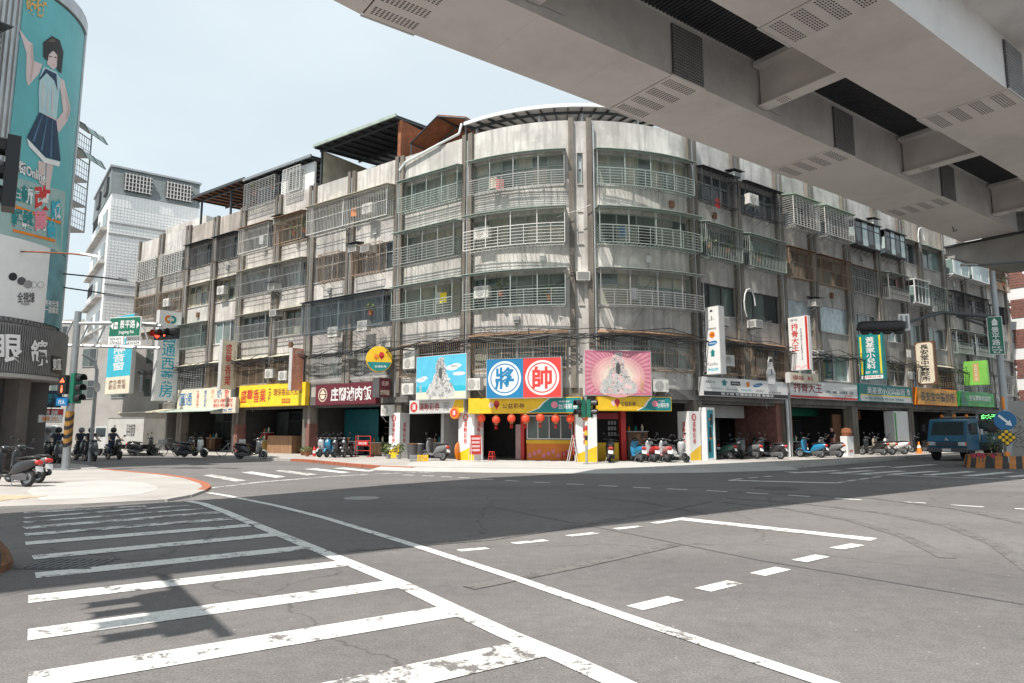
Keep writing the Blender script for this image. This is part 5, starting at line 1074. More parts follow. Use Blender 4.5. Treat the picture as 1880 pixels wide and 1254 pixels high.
def scooter_meshes():
    d = {}
    b = MB(); b.rings2([(-.92, .66, .72, .03), (-.82, .56, .77, .10), (-.62, .44, .77, .16), (-.40, .36, .75, .18), (-.2, .30, .70, .175), (-.06, .27, .50, .14), (-.02, .27, .36, .12)], 14); b.rings2([(-.06, .25, .345, .15), (.2, .24, .335, .175), (.36, .26, .40, .15)], 12); d['body'] = b
    f = MB()                                                     # leg shield and nose
    f.skin([[(x + dx * th, y, z) for dx, y in ((-.5, -hw), (.35, -hw * .75), (.75, 0), (.35, hw * .75), (-.5, hw), (-.2, 0))] for z, x, th, hw in ((.30, .37, .12, .13), (.48, .42, .14, .19), (.70, .46, .16, .215), (.88, .47, .18, .19), (.99, .44, .16, .13))]); d['leg_shield'] = f
    fd = MB(); fd.skin([[(.64 + .27 * math.cos(a) * q, y, .235 + .275 * math.sin(a) * q) for y, q in ((-.07, .9), (-.05, 1.0), (.05, 1.0), (.07, .9))] for a in [R_(20) + k * R_(22) for k in range(7)]]); d['fender'] = fd
    s = MB(); s.rings2([(-.86, .765, .80, .08), (-.74, .755, .85, .13), (-.5, .745, .845, .155), (-.36, .74, .815, .15), (-.15, .705, .80, .12), (-.04, .70, .76, .07)], 12); d['seat'] = s
    h = MB(); h.tube([(.33, -.34, 1.03), (.40, -.14, 1.06), (.42, 0, 1.04), (.40, .14, 1.06), (.33, .34, 1.03)], .016, 6); h.tube([(.33, -.34, 1.03), (.355, -.24, 1.04)], .024, 6); h.tube([(.33, .34, 1.03), (.355, .24, 1.04)], .024, 6); h.tube([(.43, 0, 1.02), (.60, 0, .5)], .03, 6)
    for y in (-.085, .085): h.tube([(.575, y * .8, .55), (.64, y, .235)], .02, 6)
    d['handlebar'] = h
    hc = MB(); hc.rings2([(.30, 1.0, 1.08, .07), (.40, .97, 1.13, .15), (.50, .95, 1.10, .12), (.55, .97, 1.04, .05)], 10); d['headset'] = hc
    e = MB(); e.rings2([(-.62, .17, .36, .06), (-.45, .15, .42, .12), (-.15, .17, .40, .12), (0, .2, .34, .08)], 10); e.box(-.66, -.2, .06, .11, .18, .30); d['engine'] = e
    x = MB(); x.tube([(-.15, -.12, .2), (-.4, -.17, .22)], .025, 6); x.rings2([(-.82, .27, .36, .03), (-.78, .24, .39, .055), (-.42, .18, .30, .05), (-.38, .19, .28, .02)], 8)
    for i in range(len(x.v) - 32, len(x.v)): q = x.v[i]; x.v[i] = (q[0], q[1] - .18, q[2])
    d['exhaust'] = x
    t = MB(); t.rings2([(-.955, .64, .70, .05), (-.93, .61, .73, .10), (-.86, .60, .74, .115)], 8); d['tail_light'] = t
    l = MB(); l.rings2([(.50, .80, .93, .10), (.575, .80, .92, .075), (.60, .83, .90, .03)], 10); d['headlight'] = l
    p = MB(); p.hexa([(-.97, -.11, .42), (-.97, .11, .42), (-.96, .11, .42), (-.96, -.11, .42), (-.92, -.11, .56), (-.92, .11, .56), (-.91, .11, .56), (-.91, -.11, .56)]); d['license_plate'] = p
    g = MB(); g.skin([[(x_, y, z_) for y in (-.055, .055)] + [(x_ - .012, y, z_ - .01) for y in (.055, -.055)] for x_, z_ in ((-.70, .53), (-.86, .50), (-.98, .36), (-.99, .30))]); d['mudguard'] = g
    k = MB(); k.tube([(-.2, -.13, .2), (-.26, -.17, .0)], .014, 5); k.tube([(-.2, .13, .2), (-.26, .17, .0)], .014, 5); d['stand'] = k
    for sg in (-1, 1):
        m = MB(); m.tube([(.36, sg * .2, 1.06), (.38, sg * .26, 1.2), (.37, sg * .31, 1.27)], .008, 5); m.rings2([(.35, 1.25, 1.34, .055), (.385, 1.24, 1.35, .06)], 10)
        for i in range(len(m.v) - 20, len(m.v)): q = m.v[i]; m.v[i] = (q[0], q[1] + sg * .34, q[2])
        d['mirror%d' % sg] = m
    mats = dict(body='paint_black', leg_shield='paint_black', fender='paint_black', seat='black', handlebar='darkgrey', headset='darkgrey', engine='darkgrey', exhaust='steel_dark', tail_light='red', headlight='headlamp', license_plate='white', mudguard='black', stand='steel')
    return {k: v.mesh(k.rstrip('-1') if k.startswith('mirror') else k, [mats.get(k, 'black')]) for k, v in d.items()}
SM = scooter_meshes()
for k in SM:
    SM[k].polygons.foreach_set('use_smooth', [k in ('body', 'seat', 'headset', 'leg_shield')] * len(SM[k].polygons))
def scooter(label, x, y, z, ang, paint, accent=None, lean=6, group='parked scooters', rack=False):
    t = thing('scooter', label, 'scooter', (x, y, z), 0, group); t.matrix_basis = Matrix.Translation((x, y, z)) @ Matrix.Rotation(ang, 4, 'Z') @ Matrix.Rotation(R_(lean), 4, 'X')
    for k, me in SM.items():
        o = link(bpy.data.objects.new('mirror' if k.startswith('mirror') else k, me), t, False)
        if k in ('body', 'leg_shield', 'fender', 'headset'):
            o.material_slots[0].link = 'OBJECT'; o.material_slots[0].material = PAINTS[(accent or paint) if k in ('leg_shield', 'fender') else paint if k == 'body' else 'black']
    for wx in (.64, -.6):
        w_ = link(bpy.data.objects.new('wheel', TY), t, False); w_.location = (wx, 0, .235); link(bpy.data.objects.new('rim', RI), w_, False)
    return t
def sc_px(label, u, v, deg, paint, accent=None, z=.12, **k):
    x, y = ground(u, v, z); return scooter(label, x, y, z, R_(deg), paint, accent, **k)
sc_px('black scooter with red wheel parked at the lower left edge', 18, 893, 165, 'black', 'black', .05)
sc_px('second black scooter parked behind the red-wheeled one', 44, 886, 160, 'grey', 'black', .05)
sc_px('black scooter parked in front of the dark garage', 262, 835.5, 10, 'black', z=.12)
sc_px('white and black scooter standing by the pharmacy kerb', 356, 839.5, -12, 'black', 'white')
sc_px('dark scooter behind the white and black one', 342, 837.5, -20, 'grey', 'black')
sc_px('black scooter standing alone below the yellow sign', 461, 843.5, -6, 'black', 'grey')
sc_px('silver fronted scooter facing the street by the brick column', 600, 839, -112, 'silver')
sc_px('bright blue scooter facing the street, second by the brick column', 612, 839, -108, 'blue', 'blue')
sc_px('black scooter facing the street, third by the brick column', 624, 839.5, -100, 'black')
sc_px('black scooter nearest the red rack', 639, 839.5, -95, 'black')
sc_px('teal scooter half hidden behind the first banner column', 716, 836, -60, 'teal')
sc_px('teal scooter in shade behind the grey one', 770, 836, 60, 'teal')
sc_px('grey scooter with red tail light parked at an angle on the apron', 797, 845.5, 140, 'grey', 'grey')
sc_px('black scooter with an orange helmet on its seat', 1118, 848, 84, 'black')
sc_px('blue scooter seen from behind, first of the lottery row', 1168, 848, 100, 'blue')
sc_px('red and silver scooter seen from behind in the lottery row', 1194, 848, 96, 'red', 'silver')
sc_px('pinkish scooter seen from behind in the lottery row', 1219, 848, 92, 'pink', 'silver')
sc_px('silver scooter facing out at the right end of the lottery row', 1243, 848.5, -62, 'silver', 'silver')
for i, (u, v, a, c, lab) in enumerate([(1322, 842.5, 128, 'green', 'dark green scooter nearest the display cabinet'), (1347, 842, -70, 'black', 'black scooter facing out under the lock shop board'), (1372, 842, 118, 'grey', 'grey-tailed scooter under the lock shop board'), (1412, 842.5, 135, 'black', 'black scooter beside the column of pipes'),
        (1489, 840, 125, 'blue', 'blue and red scooter under the pork chop board'), (1521, 839.5, 125, 'grey', 'grey scooter right of the blue one under the pork chop board'), (1603, 835.5, 125, 'black', 'black scooter under the teal clinic board'), (1619, 835, 125, 'champagne', 'champagne scooter under the teal clinic board'), (1641, 834, 130, 'white', 'white-tailed scooter beside the tiled pier'), (1692, 831.5, 120, 'black', 'black scooter behind the traffic cone'),
        (1300, 838, 110, 'black', 'black scooter in the shade behind the display cabinet'), (1395, 838, 110, 'black', 'black scooter in the shade behind the grey-tailed one'), (870, 838, 70, 'black', 'dark scooter in the shade by the second banner column'), (1455, 838, 120, 'black', 'black scooter behind the column of pipes')]):
    sc_px(lab, u, v, a, c)
# helmets on seats
for u, v, m_, lab in [(1121, 826, 'orange', 'orange helmet lying on the black scooter seat'), (822, 822, 'helmet_grey', 'grey helmet lying on the orange folding table')]:
    x, y = ground(u, 846 if u > 1000 else 838, .12); d_ = math.hypot(x, y); z = HC + ray(u, v)[2] * d_ / math.hypot(*ray(u, v)[:2])
    r = thing('helmet', lab, 'helmet', (x, y, z - .1), -1.6); m = MB(); m.lathe([(.11, 0), (.14, .06), (.14, .13), (.11, .2), (.05, .24), (.005, .25)], 14); m.build('shell', m_, r, False, True); MB().skin([[(.137 * math.cos(a), .137 * math.sin(a), z_) for a in [R_(-55 + 11 * k) for k in range(11)]] for z_ in (.06, .14)], False).build('visor', 'windscreen', r, False)

# ------------------------------------------------------------------ bicycle
def bicycle(label, x, y, z, ang):
    t = thing('bicycle', label, 'bicycle', (x, y, z), ang)
    for wx in (-.5, .52):
        m = MB(); m.tube([(wx + .32 * math.cos(a * .2618), 0, .33 + .32 * math.sin(a * .2618)) for a in range(25)], .018, 5); w_ = m.build('wheel', 'rubber', t, False)
        m = MB()
        for k in range(9): a = k * .698; m.tube([(wx, 0, .33), (wx + .31 * math.cos(a), 0, .33 + .31 * math.sin(a))], .003, 3)
        m.build('spokes', 'steel', w_, False)
    m = MB()
    for a, b in (((-.5, 0, .33), (-.1, 0, .3)), ((-.1, 0, .3), (-.2, 0, .78)), ((-.2, 0, .7), (.36, 0, .78)), ((-.1, 0, .3), (.36, 0, .7)), ((.36, 0, .85), (.52, 0, .33)), ((-.5, 0, .33), (-.19, 0, .72))): m.tube([a, b], .016, 6)
    m.build('frame', 'grey', t, False); m = MB(); m.tube([(.36, 0, .84), (.34, 0, 1.0)], .014, 5); m.tube([(.2, -.28, 1.02), (.36, -.1, 1.02), (.36, .1, 1.02), (.2, .28, 1.02)], .014, 5); m.build('handlebar', 'steel', t, False)
    MB().rings2([(-.35, .84, .88, .08), (-.2, .84, .89, .06), (-.05, .85, .88, .02)], 8).build('saddle', 'black', t, False)
    m = MB()
    for k in range(5): m.box(.45, .75, -.18 + k * .085, -.17 + k * .085, .72, .96); m.box(.45 + k * .07, .46 + k * .07, -.18, .18, .72, .96)
    m.box(.45, .75, -.18, .18, .72, .73); m.build('basket', 'lightgrey', t, False)
x, y = ground(312, 838, .12); bicycle('grey bicycle with a front basket beside the white and black scooter', x, y, .12, R_(160))
x, y = ground(424, 837, .12); bicycle('bicycle wheeled against the shop behind the lone black scooter', x, y, .12, R_(10))

# ------------------------------------------------------------------ people
PEOPLE = []
def person(label, mat, joints, edges, mats, helmet=None, name='person'):
    """joints: key -> (x, y, z, radius, material index); one skinned body"""
    me = bpy.data.meshes.new('body'); ks = list(joints); me.from_pydata([joints[k][:3] for k in ks], [(ks.index(a), ks.index(b)) for a, b in edges], [])
    o = bpy.data.objects.new('body_tmp', me); col.objects.link(o); o.modifiers.new('skin', 'SKIN'); sv = me.skin_vertices[0].data
    for i, k in enumerate(ks): sv[i].radius = (joints[k][3],) * 2; sv[i].use_root = (k == 'pelvis')
    sb = o.modifiers.new('sub', 'SUBSURF'); sb.levels = 2; sb.render_levels = 2
    PEOPLE.append((o, label, mat, joints, mats, helmet))
SEAT = dict(pelvis=(-.32, 0, .90, .15, 1), waist=(-.30, 0, 1.06, .14, 0), chest=(-.25, 0, 1.28, .155, 0), neck=(-.21, 0, 1.45, .06, 2), head=(-.17, 0, 1.58, .095, 2), crown=(-.17, 0, 1.68, .085, 3), nose=(-.075, 0, 1.575, .018, 2),
    sl=(-.24, .19, 1.39, .07, 0), sr=(-.24, -.19, 1.39, .07, 0), el=(-.05, .29, 1.14, .05, 2), er=(-.05, -.29, 1.14, .05, 2), wl=(.2, .3, 1.06, .035, 2), wr=(.2, -.3, 1.06, .035, 2), hl=(.32, .3, 1.05, .042, 2), hr=(.32, -.3, 1.05, .042, 2),
    pl=(-.28, .1, .86, .11, 1), pr=(-.28, -.1, .86, .11, 1), kl=(.12, .17, .80, .075, 1), kr=(.12, -.17, .80, .075, 1), al=(.08, .17, .42, .05, 2), ar=(.08, -.17, .42, .05, 2), fl=(.22, .18, .37, .05, 3), fr=(.22, -.18, .37, .05, 3))
EDG = [('pelvis', 'waist'), ('waist', 'chest'), ('chest', 'neck'), ('neck', 'head'), ('head', 'crown'), ('head', 'nose'), ('chest', 'sl'), ('chest', 'sr'), ('sl', 'el'), ('sr', 'er'), ('el', 'wl'), ('er', 'wr'), ('wl', 'hl'), ('wr', 'hr'), ('pelvis', 'pl'), ('pelvis', 'pr'), ('pl', 'kl'), ('pr', 'kr'), ('kl', 'al'), ('kr', 'ar'), ('al', 'fl'), ('ar', 'fr')]
M('cloth_dark', (.025, .027, .032), .85); M('cloth_navy', (.03, .045, .08), .85); M('cloth_white', (.55, .56, .58), .85); M('cloth_blue', (.10, .19, .30), .85); M('cloth_pink', (.5, .2, .18), .85)
for i, (u, v, deg, paint, shirt, pants, hel, foot, lab, slab) in enumerate([
        (84, 851, -52, 'grey', 'cloth_white', 'cloth_blue', 'helmet_grey', 0, 'rider in a white top and jeans waiting on the leftmost scooter', 'grey scooter under the rider in a white top'),
        (104, 852, -48, 'grey', 'cloth_navy', 'cloth_dark', 'black', 0, 'rider in a dark top and black helmet waiting beside the striped pole', 'grey scooter at the striped pole with a rider'),
        (148, 845, -40, 'black', 'cloth_navy', 'cloth_dark', 'helmet_grey', 1, 'rider in navy top with bare legs, first right of the striped pole', 'black scooter right of the striped pole with a rider'),
        (166, 846.5, -42, 'grey', 'cloth_dark', 'cloth_dark', 'black', 1, 'rider in dark shirt with one foot down beside the box truck', 'dark grey scooter in the middle of the waiting riders'),
        (208, 843.5, -34, 'black', 'cloth_navy', 'cloth_navy', 'black', 1, 'rider in navy clothes and black helmet furthest right of the waiting group', 'black scooter of the rightmost waiting rider')]):
    x, y = ground(u, v, 0); mt = Matrix.Translation((x, y, 0)) @ Matrix.Rotation(R_(deg), 4, 'Z')
    scooter(slab, x, y, 0, R_(deg), paint, lean=0, group='scooters waiting at the light')
    j = dict(SEAT)
    if foot: j['ar'] = (.0, -.30, .10, .05, 2); j['fr'] = (.14, -.31, .05, .05, 3); j['kr'] = (.06, -.25, .52, .07, 1)
    person(lab, mt, j, EDG, [shirt, pants, 'skin', 'hair' if i else 'black'], hel)
s_ = 19.6; x, y = S(s_, -.5)
STAND = dict(pelvis=(0, 0, .92, .135, 1), waist=(0, 0, 1.08, .12, 0), chest=(.02, 0, 1.28, .14, 0), neck=(.03, 0, 1.45, .055, 2), head=(.05, 0, 1.57, .09, 2), crown=(.04, 0, 1.66, .085, 3), nose=(.14, 0, 1.565, .016, 2), sl=(.02, .18, 1.38, .065, 0), sr=(.02, -.18, 1.38, .065, 0), el=(.05, .24, 1.12, .045, 2), er=(.12, -.24, 1.13, .045, 2), wl=(.16, .22, .92, .033, 2), wr=(.3, -.16, 1.06, .033, 2), hl=(.2, .21, .84, .04, 2), hr=(.38, -.13, 1.08, .04, 2),
    pl=(0, .09, .88, .105, 1), pr=(0, -.09, .88, .105, 1), kl=(.02, .1, .5, .065, 2), kr=(.0, -.1, .5, .065, 2), al=(-.01, .1, .09, .045, 2), ar=(-.02, -.1, .09, .045, 2), fl=(.13, .1, .045, .045, 3), fr=(.12, -.1, .045, .045, 3))
person('person in a black top and pinkish shorts standing in the pork chop restaurant front', Matrix.Translation((x, y, .12)) @ Matrix.Rotation(R_(-160), 4, 'Z'), STAND, EDG, ['cloth_dark', 'cloth_pink', 'skin', 'hair'])
dg_ = bpy.context.evaluated_depsgraph_get(); dg_.update()
for o, label, mt, joints, mats, helmet in PEOPLE:
    me = bpy.data.meshes.new_from_object(o.evaluated_get(dg_)); me.name = 'body'; me.materials.clear()
    for m_ in mats: me.materials.append(G(m_))
    js = [(Vector(v[:3]), v[4], v[3]) for v in joints.values()]; idx = []
    for p in me.polygons:
        c = p.center; idx.append(min(js, key=lambda q: (c - q[0]).length - q[2] * .6)[1])
    me.polygons.foreach_set('material_index', idx); me.polygons.foreach_set('use_smooth', [True] * len(idx))
    bpy.data.objects.remove(o)
    r = thing('person', label, 'person', mt.to_translation(), 0); r.matrix_basis = mt
    link(bpy.data.objects.new('body', me), r, False)
    if helmet:
        hx, hy, hz = joints['head'][:3]; m = MB(); m.lathe([(.115, -.09), (.15, -.02), (.152, .06), (.13, .13), (.07, .175), (.005, .185)], 16, (hx - .015, hy, hz)); m.build('helmet', helmet, r, False, True)

# ------------------------------------------------------------------ vehicles
def road_wheel(t, x, y, z, r, w):
    a = MB(); a.lathe([(r * .6, -w / 2), (r * .93, -w / 2), (r, -w * .35), (r, w * .35), (r * .93, w / 2), (r * .6, w / 2)], 20, (x, y, z), 'y'); o = a.build('wheel', 'rubber', t, False)
    b = MB(); b.lathe([(.02, -w * .42), (r * .58, -w * .46), (r * .6, -w * .3), (r * .6, w * .3), (r * .58, w * .46), (.02, w * .42)], 16, (x, y, z), 'y'); b.build('hub', 'grey', o, False)
M('truck_blue', (.006, .105, .20), .35, coat=.5, var=.12, scale=1.5); M('van_white', (.62, .63, .63), .35, coat=.4)
x, y = ground(1752, 845.5); t = thing('truck', 'blue flatbed truck with orange beacons on its cab roof', 'truck', (x + 1.55, y + 1.2, 0), R_(216)); t.scale = (1.1, 1.1, 1.1)
prof = [(2.28, .52), (2.34, .95), (2.26, 1.18), (1.98, 1.92), (1.85, 2.0), (.95, 2.03), (.88, 1.95), (.86, .52)]
c_ = MB(); c_.skin([[(px, y_, pz) for px, pz in prof] for y_ in (-.86, -.83, .83, .86)]); cab = c_.build('cab', 'truck_blue', t, False)
MB().hexa([(2.255, -.72, 1.22), (2.255, .72, 1.22), (2.235, .72, 1.22), (2.235, -.72, 1.22), (2.012, -.68, 1.86), (2.012, .68, 1.86), (1.992, .68, 1.86), (1.992, -.68, 1.86)]).build('windscreen', 'windscreen', t, False)
for sg in (-1, 1):
    MB().hexa([(1.0, sg * .862, 1.25), (1.92, sg * .862, 1.25), (1.92, sg * .868, 1.25), (1.0, sg * .868, 1.25), (1.0, sg * .862, 1.82), (1.76, sg * .862, 1.82), (1.76, sg * .868, 1.82), (1.0, sg * .868, 1.82)]).build('side_window', 'windscreen', t, False)
    MB().box(2.30, 2.36, min(sg * .5, sg * .8), max(sg * .5, sg * .8), .72, .90).build('headlight', 'headlamp', t, False); MB().box(2.30, 2.365, min(sg * .8, sg * .85), max(sg * .8, sg * .85), .72, .90).build('indicator', 'orange', t, False)
    m = MB(); m.tube([(2.1, sg * .86, 1.35), (2.25, sg * 1.02, 1.4), (2.25, sg * 1.02, 1.5)], .015, 5); m.box(2.22, 2.27, min(sg * .95, sg * 1.09), max(sg * .95, sg * 1.09), 1.42, 1.75); m.build('mirror', 'black', t, False)
    for wx in (1.75, -1.55): road_wheel(t, wx, sg * .74, .36, .36, .22)
    MB().hexa([(-2.6, sg * .9, .85), (.75, sg * .9, .85), (.75, sg * .94, .85), (-2.6, sg * .94, .85), (-2.6, sg * .9, 1.25), (.75, sg * .9, 1.25), (.75, sg * .94, 1.25), (-2.6, sg * .94, 1.25)]).build('bed_side', 'truck_blue', t, False)
m = MB(); m.box(2.30, 2.42, -.88, .88, .42, .62); m.build('bumper', 'darkgrey', t, False)
m = MB()
for k in range(4): m.box(2.325, 2.35, -.48, .48, .70 + k * .05, .73 + k * .05)
m.build('grille', 'darkgrey', t, False); MB().box(2.421, 2.43, -.19, .19, .46, .58).build('license_plate', 'white', t, False)
art(t, 'emblem', 'chrome', [], 0) if False else None
m = MB()
for a in (90, 210, 330): c, s = math.cos(R_(a)), math.sin(R_(a)); m.poly([(2.36, 0, 1.02), (2.358, .05 * c - .025 * s, 1.02 + .05 * s + .025 * c), (2.355, .1 * c, 1.02 + .1 * s), (2.358, .05 * c + .025 * s, 1.02 + .05 * s - .025 * c)])
m.build('emblem', 'chrome', t, False)
MB().box(-2.6, .8, -.9, .9, .72, .86).build('bed_floor', 'steel_dark', t, False); MB().box(-2.64, -2.6, -.9, .9, .85, 1.25).build('tailboard', 'truck_blue', t, False); MB().box(-2.5, 2.1, -.35, .35, .45, .71).build('chassis', 'black', t, False)
m = MB(); m.box(1.2, 1.35, -.75, .75, 2.04, 2.09); o = m.build('beacon_bar', 'black', t, False)
for y_ in (-.55, 0, .55): MB().lathe([(.07, 0), (.075, .08), (.05, .13), (.01, .14)], 10, (1.28, y_, 2.09)).build('beacon', 'orange', o, False)
m = MB()
for y_ in (-.8, .8): m.tube([(.8, y_, .86), (.8, y_, 2.15)], .03, 5)
m.tube([(.8, -.8, 2.1), (.8, .8, 2.1)], .03, 5); m.tube([(.8, -.8, 1.6), (.8, .8, 1.6)], .03, 5); m.build('headboard', 'steel', t, False)
for k in range(3): m = MB(); m.box(-1.2 + k * .5, -.9 + k * .5, -.6, .5, .87, 1.4 + .12 * k); m.build('cargo', 'lightgrey' if k else 'steel', t, False)
d, f, _ = letters('自用大貨', .012, False); me = bpy.data.meshes.new('lettering'); me.from_pydata([(-.9 - a * 1.6, .946, 1.05 + b * .16) for a, b in d], [], f); me.materials.append(G('white')); link(bpy.data.objects.new('lettering', me), t, False)
# bus behind it
x, y = S(33.0, 4.4); t = thing('bus', 'dark bus with a green lit destination display behind the blue truck', 'bus', (x, y, 0), R_(216))
m = MB(); m.skin([[(2.0, y_, .35), (2.06, y_, 1.2), (1.9, y_, 2.75), (1.7, y_, 2.9), (-6, y_, 2.9), (-6, y_, .35)] for y_ in (-1.15, -1.1, 1.1, 1.15)]); m.build('body', M('bus_grey', (.20, .23, .22), .4), t, False)
MB().hexa([(2.06, -1.02, 1.15), (2.06, 1.02, 1.15), (2.03, 1.02, 1.15), (2.03, -1.02, 1.15), (1.965, -1.02, 2.25), (1.965, 1.02, 2.25), (1.93, 1.02, 2.25), (1.93, -1.02, 2.25)]).build('windscreen', 'windscreen', t, False)
MB().hexa([(1.97, -.95, 2.3), (1.97, .95, 2.3), (1.9, .95, 2.3), (1.9, -.95, 2.3), (1.935, -.95, 2.7), (1.935, .95, 2.7), (1.9, .95, 2.7), (1.9, -.95, 2.7)]).build('display', 'black', t, False)
m = MB(); random.seed(3)
for a in range(16):
    for b in range(5):
        if random.random() < .62: m.box(1.955, 1.975, -.8 + a * .1, -.74 + a * .1, 2.36 + b * .06, 2.40 + b * .06)
m.build('led_text', 'green_led', t, False)
for sg in (-1, 1):
    MB().box(-5.5, 1.6, min(sg * 1.151, sg * 1.158), max(sg * 1.151, sg * 1.158), 1.3, 2.2).build('side_window', 'windscreen', t, False)
    for wx in (.9, -4.2): road_wheel(t, wx, sg * 1.0, .45, .45, .26)
    MB().box(2.0, 2.08, min(sg * .7, sg * 1.05), max(sg * .7, sg * 1.05), .7, .9).build('headlight', 'headlamp', t, False)
# white van and box truck at the light
x, y = ground(96, 843); t = thing('van', 'white van waiting behind the riders beside the optician', 'van', (x - 2.3, y + 1.7, 0), R_(-38))
m = MB(); m.skin([[(2.1, y_, .4), (2.15, y_, .9), (1.75, y_, 1.12), (1.1, y_, 1.82), (.8, y_, 1.9), (-2.0, y_, 1.9), (-2.1, y_, 1.7), (-2.1, y_, .4)] for y_ in (-.84, -.80, .80, .84)]); m.build('body', 'van_white', t, False)
MB().hexa([(1.765, -.72, 1.14), (1.765, .72, 1.14), (1.74, .72, 1.12), (1.74, -.72, 1.12), (1.145, -.68, 1.79), (1.145, .68, 1.79), (1.12, .68, 1.77), (1.12, -.68, 1.77)]).build('windscreen', 'windscreen', t, False)
for sg in (-1, 1):
    for a, b in ((.35, 1.15), (-.85, .25), (-1.9, -.95)): MB().box(a, b, min(sg * .841, sg * .848), max(sg * .841, sg * .848), 1.15, 1.72).build('side_window', 'windscreen', t, False)
    for wx in (1.35, -1.35): road_wheel(t, wx, sg * .72, .32, .32, .2)
    MB().box(2.08, 2.16, min(sg * .5, sg * .8), max(sg * .5, sg * .8), .66, .86).build('headlight', 'headlamp', t, False)
MB().box(2.1, 2.2, -.82, .82, .38, .56).build('bumper', 'lightgrey', t, False)
x, y = ground(212, 837.5); t = thing('box_truck', 'small white box truck with printed panel stopped behind the riders', 'truck', (x, y + 1.2, 0), R_(163))
MB().box(-2.1, .75, -.85, .85, .75, 2.35).build('cargo_box', M('box_white', (.60, .59, .56), .5, var=.08, dirt=(.4, .36, .3)), t, False)
m = MB(); m.box(-2.12, .77, -.87, .87, 2.351, 2.40); m.box(-2.12, .77, -.87, .87, .70, .749); m.build('box_trim', 'grey', t, False)
d, f, _ = letters('平價家電\n冷氣維修\n搬家貨運\n大小貨車', .012, False); me = bpy.data.meshes.new('lettering'); me.from_pydata([(-1.1 - a * .7, .856, 1.6 + b * .75) for a, b in d], [], f); me.materials.append(G('darkgrey')); link(bpy.data.objects.new('lettering', me), t, False)
d, f, _ = letters('中\n和\n區', .012, False); me = bpy.data.meshes.new('lettering'); me.from_pydata([(.2 - a * .2, .856, 1.6 + b * .75) for a, b in d], [], f); me.materials.append(G('darkgrey')); link(bpy.data.objects.new('lettering', me), t, False)
c_ = MB(); c_.skin([[(2.2, y_, .45), (2.25, y_, .95), (2.1, y_, 1.15), (1.8, y_, 1.85), (.85, y_, 1.9), (.8, y_, .45)] for y_ in (-.8, -.77, .77, .8)]); c_.build('cab', 'van_white', t, False)
for sg in (-1, 1):
    MB().box(.95, 1.75, min(sg * .801, sg * .808), max(sg * .801, sg * .808), 1.2, 1.75).build('side_window', 'windscreen', t, False)
    for wx in (1.6, -1.3): road_wheel(t, wx, sg * .68, .33, .33, .2)
MB().box(-2.0, 2.0, -.3, .3, .42, .69).build('chassis', 'black', t, False)

# ------------------------------------------------------------------ small things on the pavement
def stool(label, x, y, mat):
    t = thing('plastic_stool', label, 'stool', (x, y, .12), random.uniform(0, 3), 'red plastic stools')
    MB().lathe([(.02, .44), (.15, .45), (.155, .43), (.14, .42)], 12).build('seat', mat, t, False)
    for k in range(4): a = k * 1.571 + .78; MB().tube([(.12 * math.cos(a), .12 * math.sin(a), .43), (.18 * math.cos(a), .18 * math.sin(a), 0)], .022, 5).build('leg', mat, t, False)
    MB().lathe([(.15, .2), (.165, .2), (.165, .23), (.15, .23)], 12).build('ring', mat, t, False)
for u, v, lab in [(903, 846, 'red plastic stool beside the left folding board'), (1036, 846, 'red plastic stool left of the right folding board'), (1046, 844, 'red plastic stool half behind the right folding board')]: stool(lab, *ground(u, v, .12), 'red')
for u, v, lab in [(873, 848, 'red folding notice board in front of the banner column'), (1054, 848.5, 'narrow folding notice board left of the signal pole')]:
    x, y = ground(u, v, .12); t = thing('folding_board', lab, 'notice board', (x, y, .12), R_(20 if u < 900 else 75))
    m = MB(); m.slab([(-.28, .35), (.28, .35), (.28, 1.25), (-.28, 1.25)], -.02, .0); p = m.build('board', 'red', t, False)
    m = MB()
    for k in range(4): m.box(-.2, .2, -.026, -.021, .5 + k * .18, .6 + k * .18)
    m.build('printed_rows', 'palepink', p, False)
    for xx in (-.26, .26):
        MB().tube([(xx, 0, 1.25), (xx, -.22, 0)], .014, 5).build('leg', 'frame_white', t, False); MB().tube([(xx, .02, 1.25), (xx, .3, 0)], .014, 5).build('leg', 'frame_white', t, False)
x, y = ground(829, 840, .12); t = thing('folding_table', 'orange round folding table beside the grey scooter', 'table', (x, y, .12))
MB().lathe([(.02, .72), (.42, .72), (.43, .735), (.42, .75), (.02, .75)], 24).build('top', 'orange', t, False)
for k in range(4): a = k * 1.571; MB().tube([(.3 * math.cos(a), .3 * math.sin(a), .72), (-.25 * math.cos(a), -.25 * math.sin(a), 0)], .014, 5).build('leg', 'steel', t, False)
x, y = ground(842, 845, .12); t = thing('folded_table', 'orange round table top leaning on the banner column', 'table', (x, y, .12), R_(70)); MB().lathe([(.02, 0), (.44, 0), (.44, .03), (.02, .03)], 24, (0, 0, .45), 'y').build('top', 'orange', t, False); MB().box(-.02, .02, .031, .06, .0, .8).build('leg', 'steel', t, False)
x, y = ground(666, 839, .12); t = thing('barrier_rack', 'red steel rack with a notice standing in front of the restaurant', 'rack', (x, y, .12), R_(-30))
for xx in (-.55, .55): m = MB(); m.tube([(xx, 0, 0), (xx, 0, 1.15)], .025, 6); m.tube([(xx, -.3, .03), (xx, .3, .03)], .025, 6); m.build('upright', 'red', t, False)
for z in (.35, .62, .9, 1.15): MB().tube([(-.55, 0, z), (.55, 0, z)], .02, 6).build('rail', 'red', t, False)
MB().box(-.4, .4, -.03, -.02, .64, .88).build('notice', 'red', t, False); write(t, '請勿停車', 0, .76, .6, .14, 'white', y=-.034)
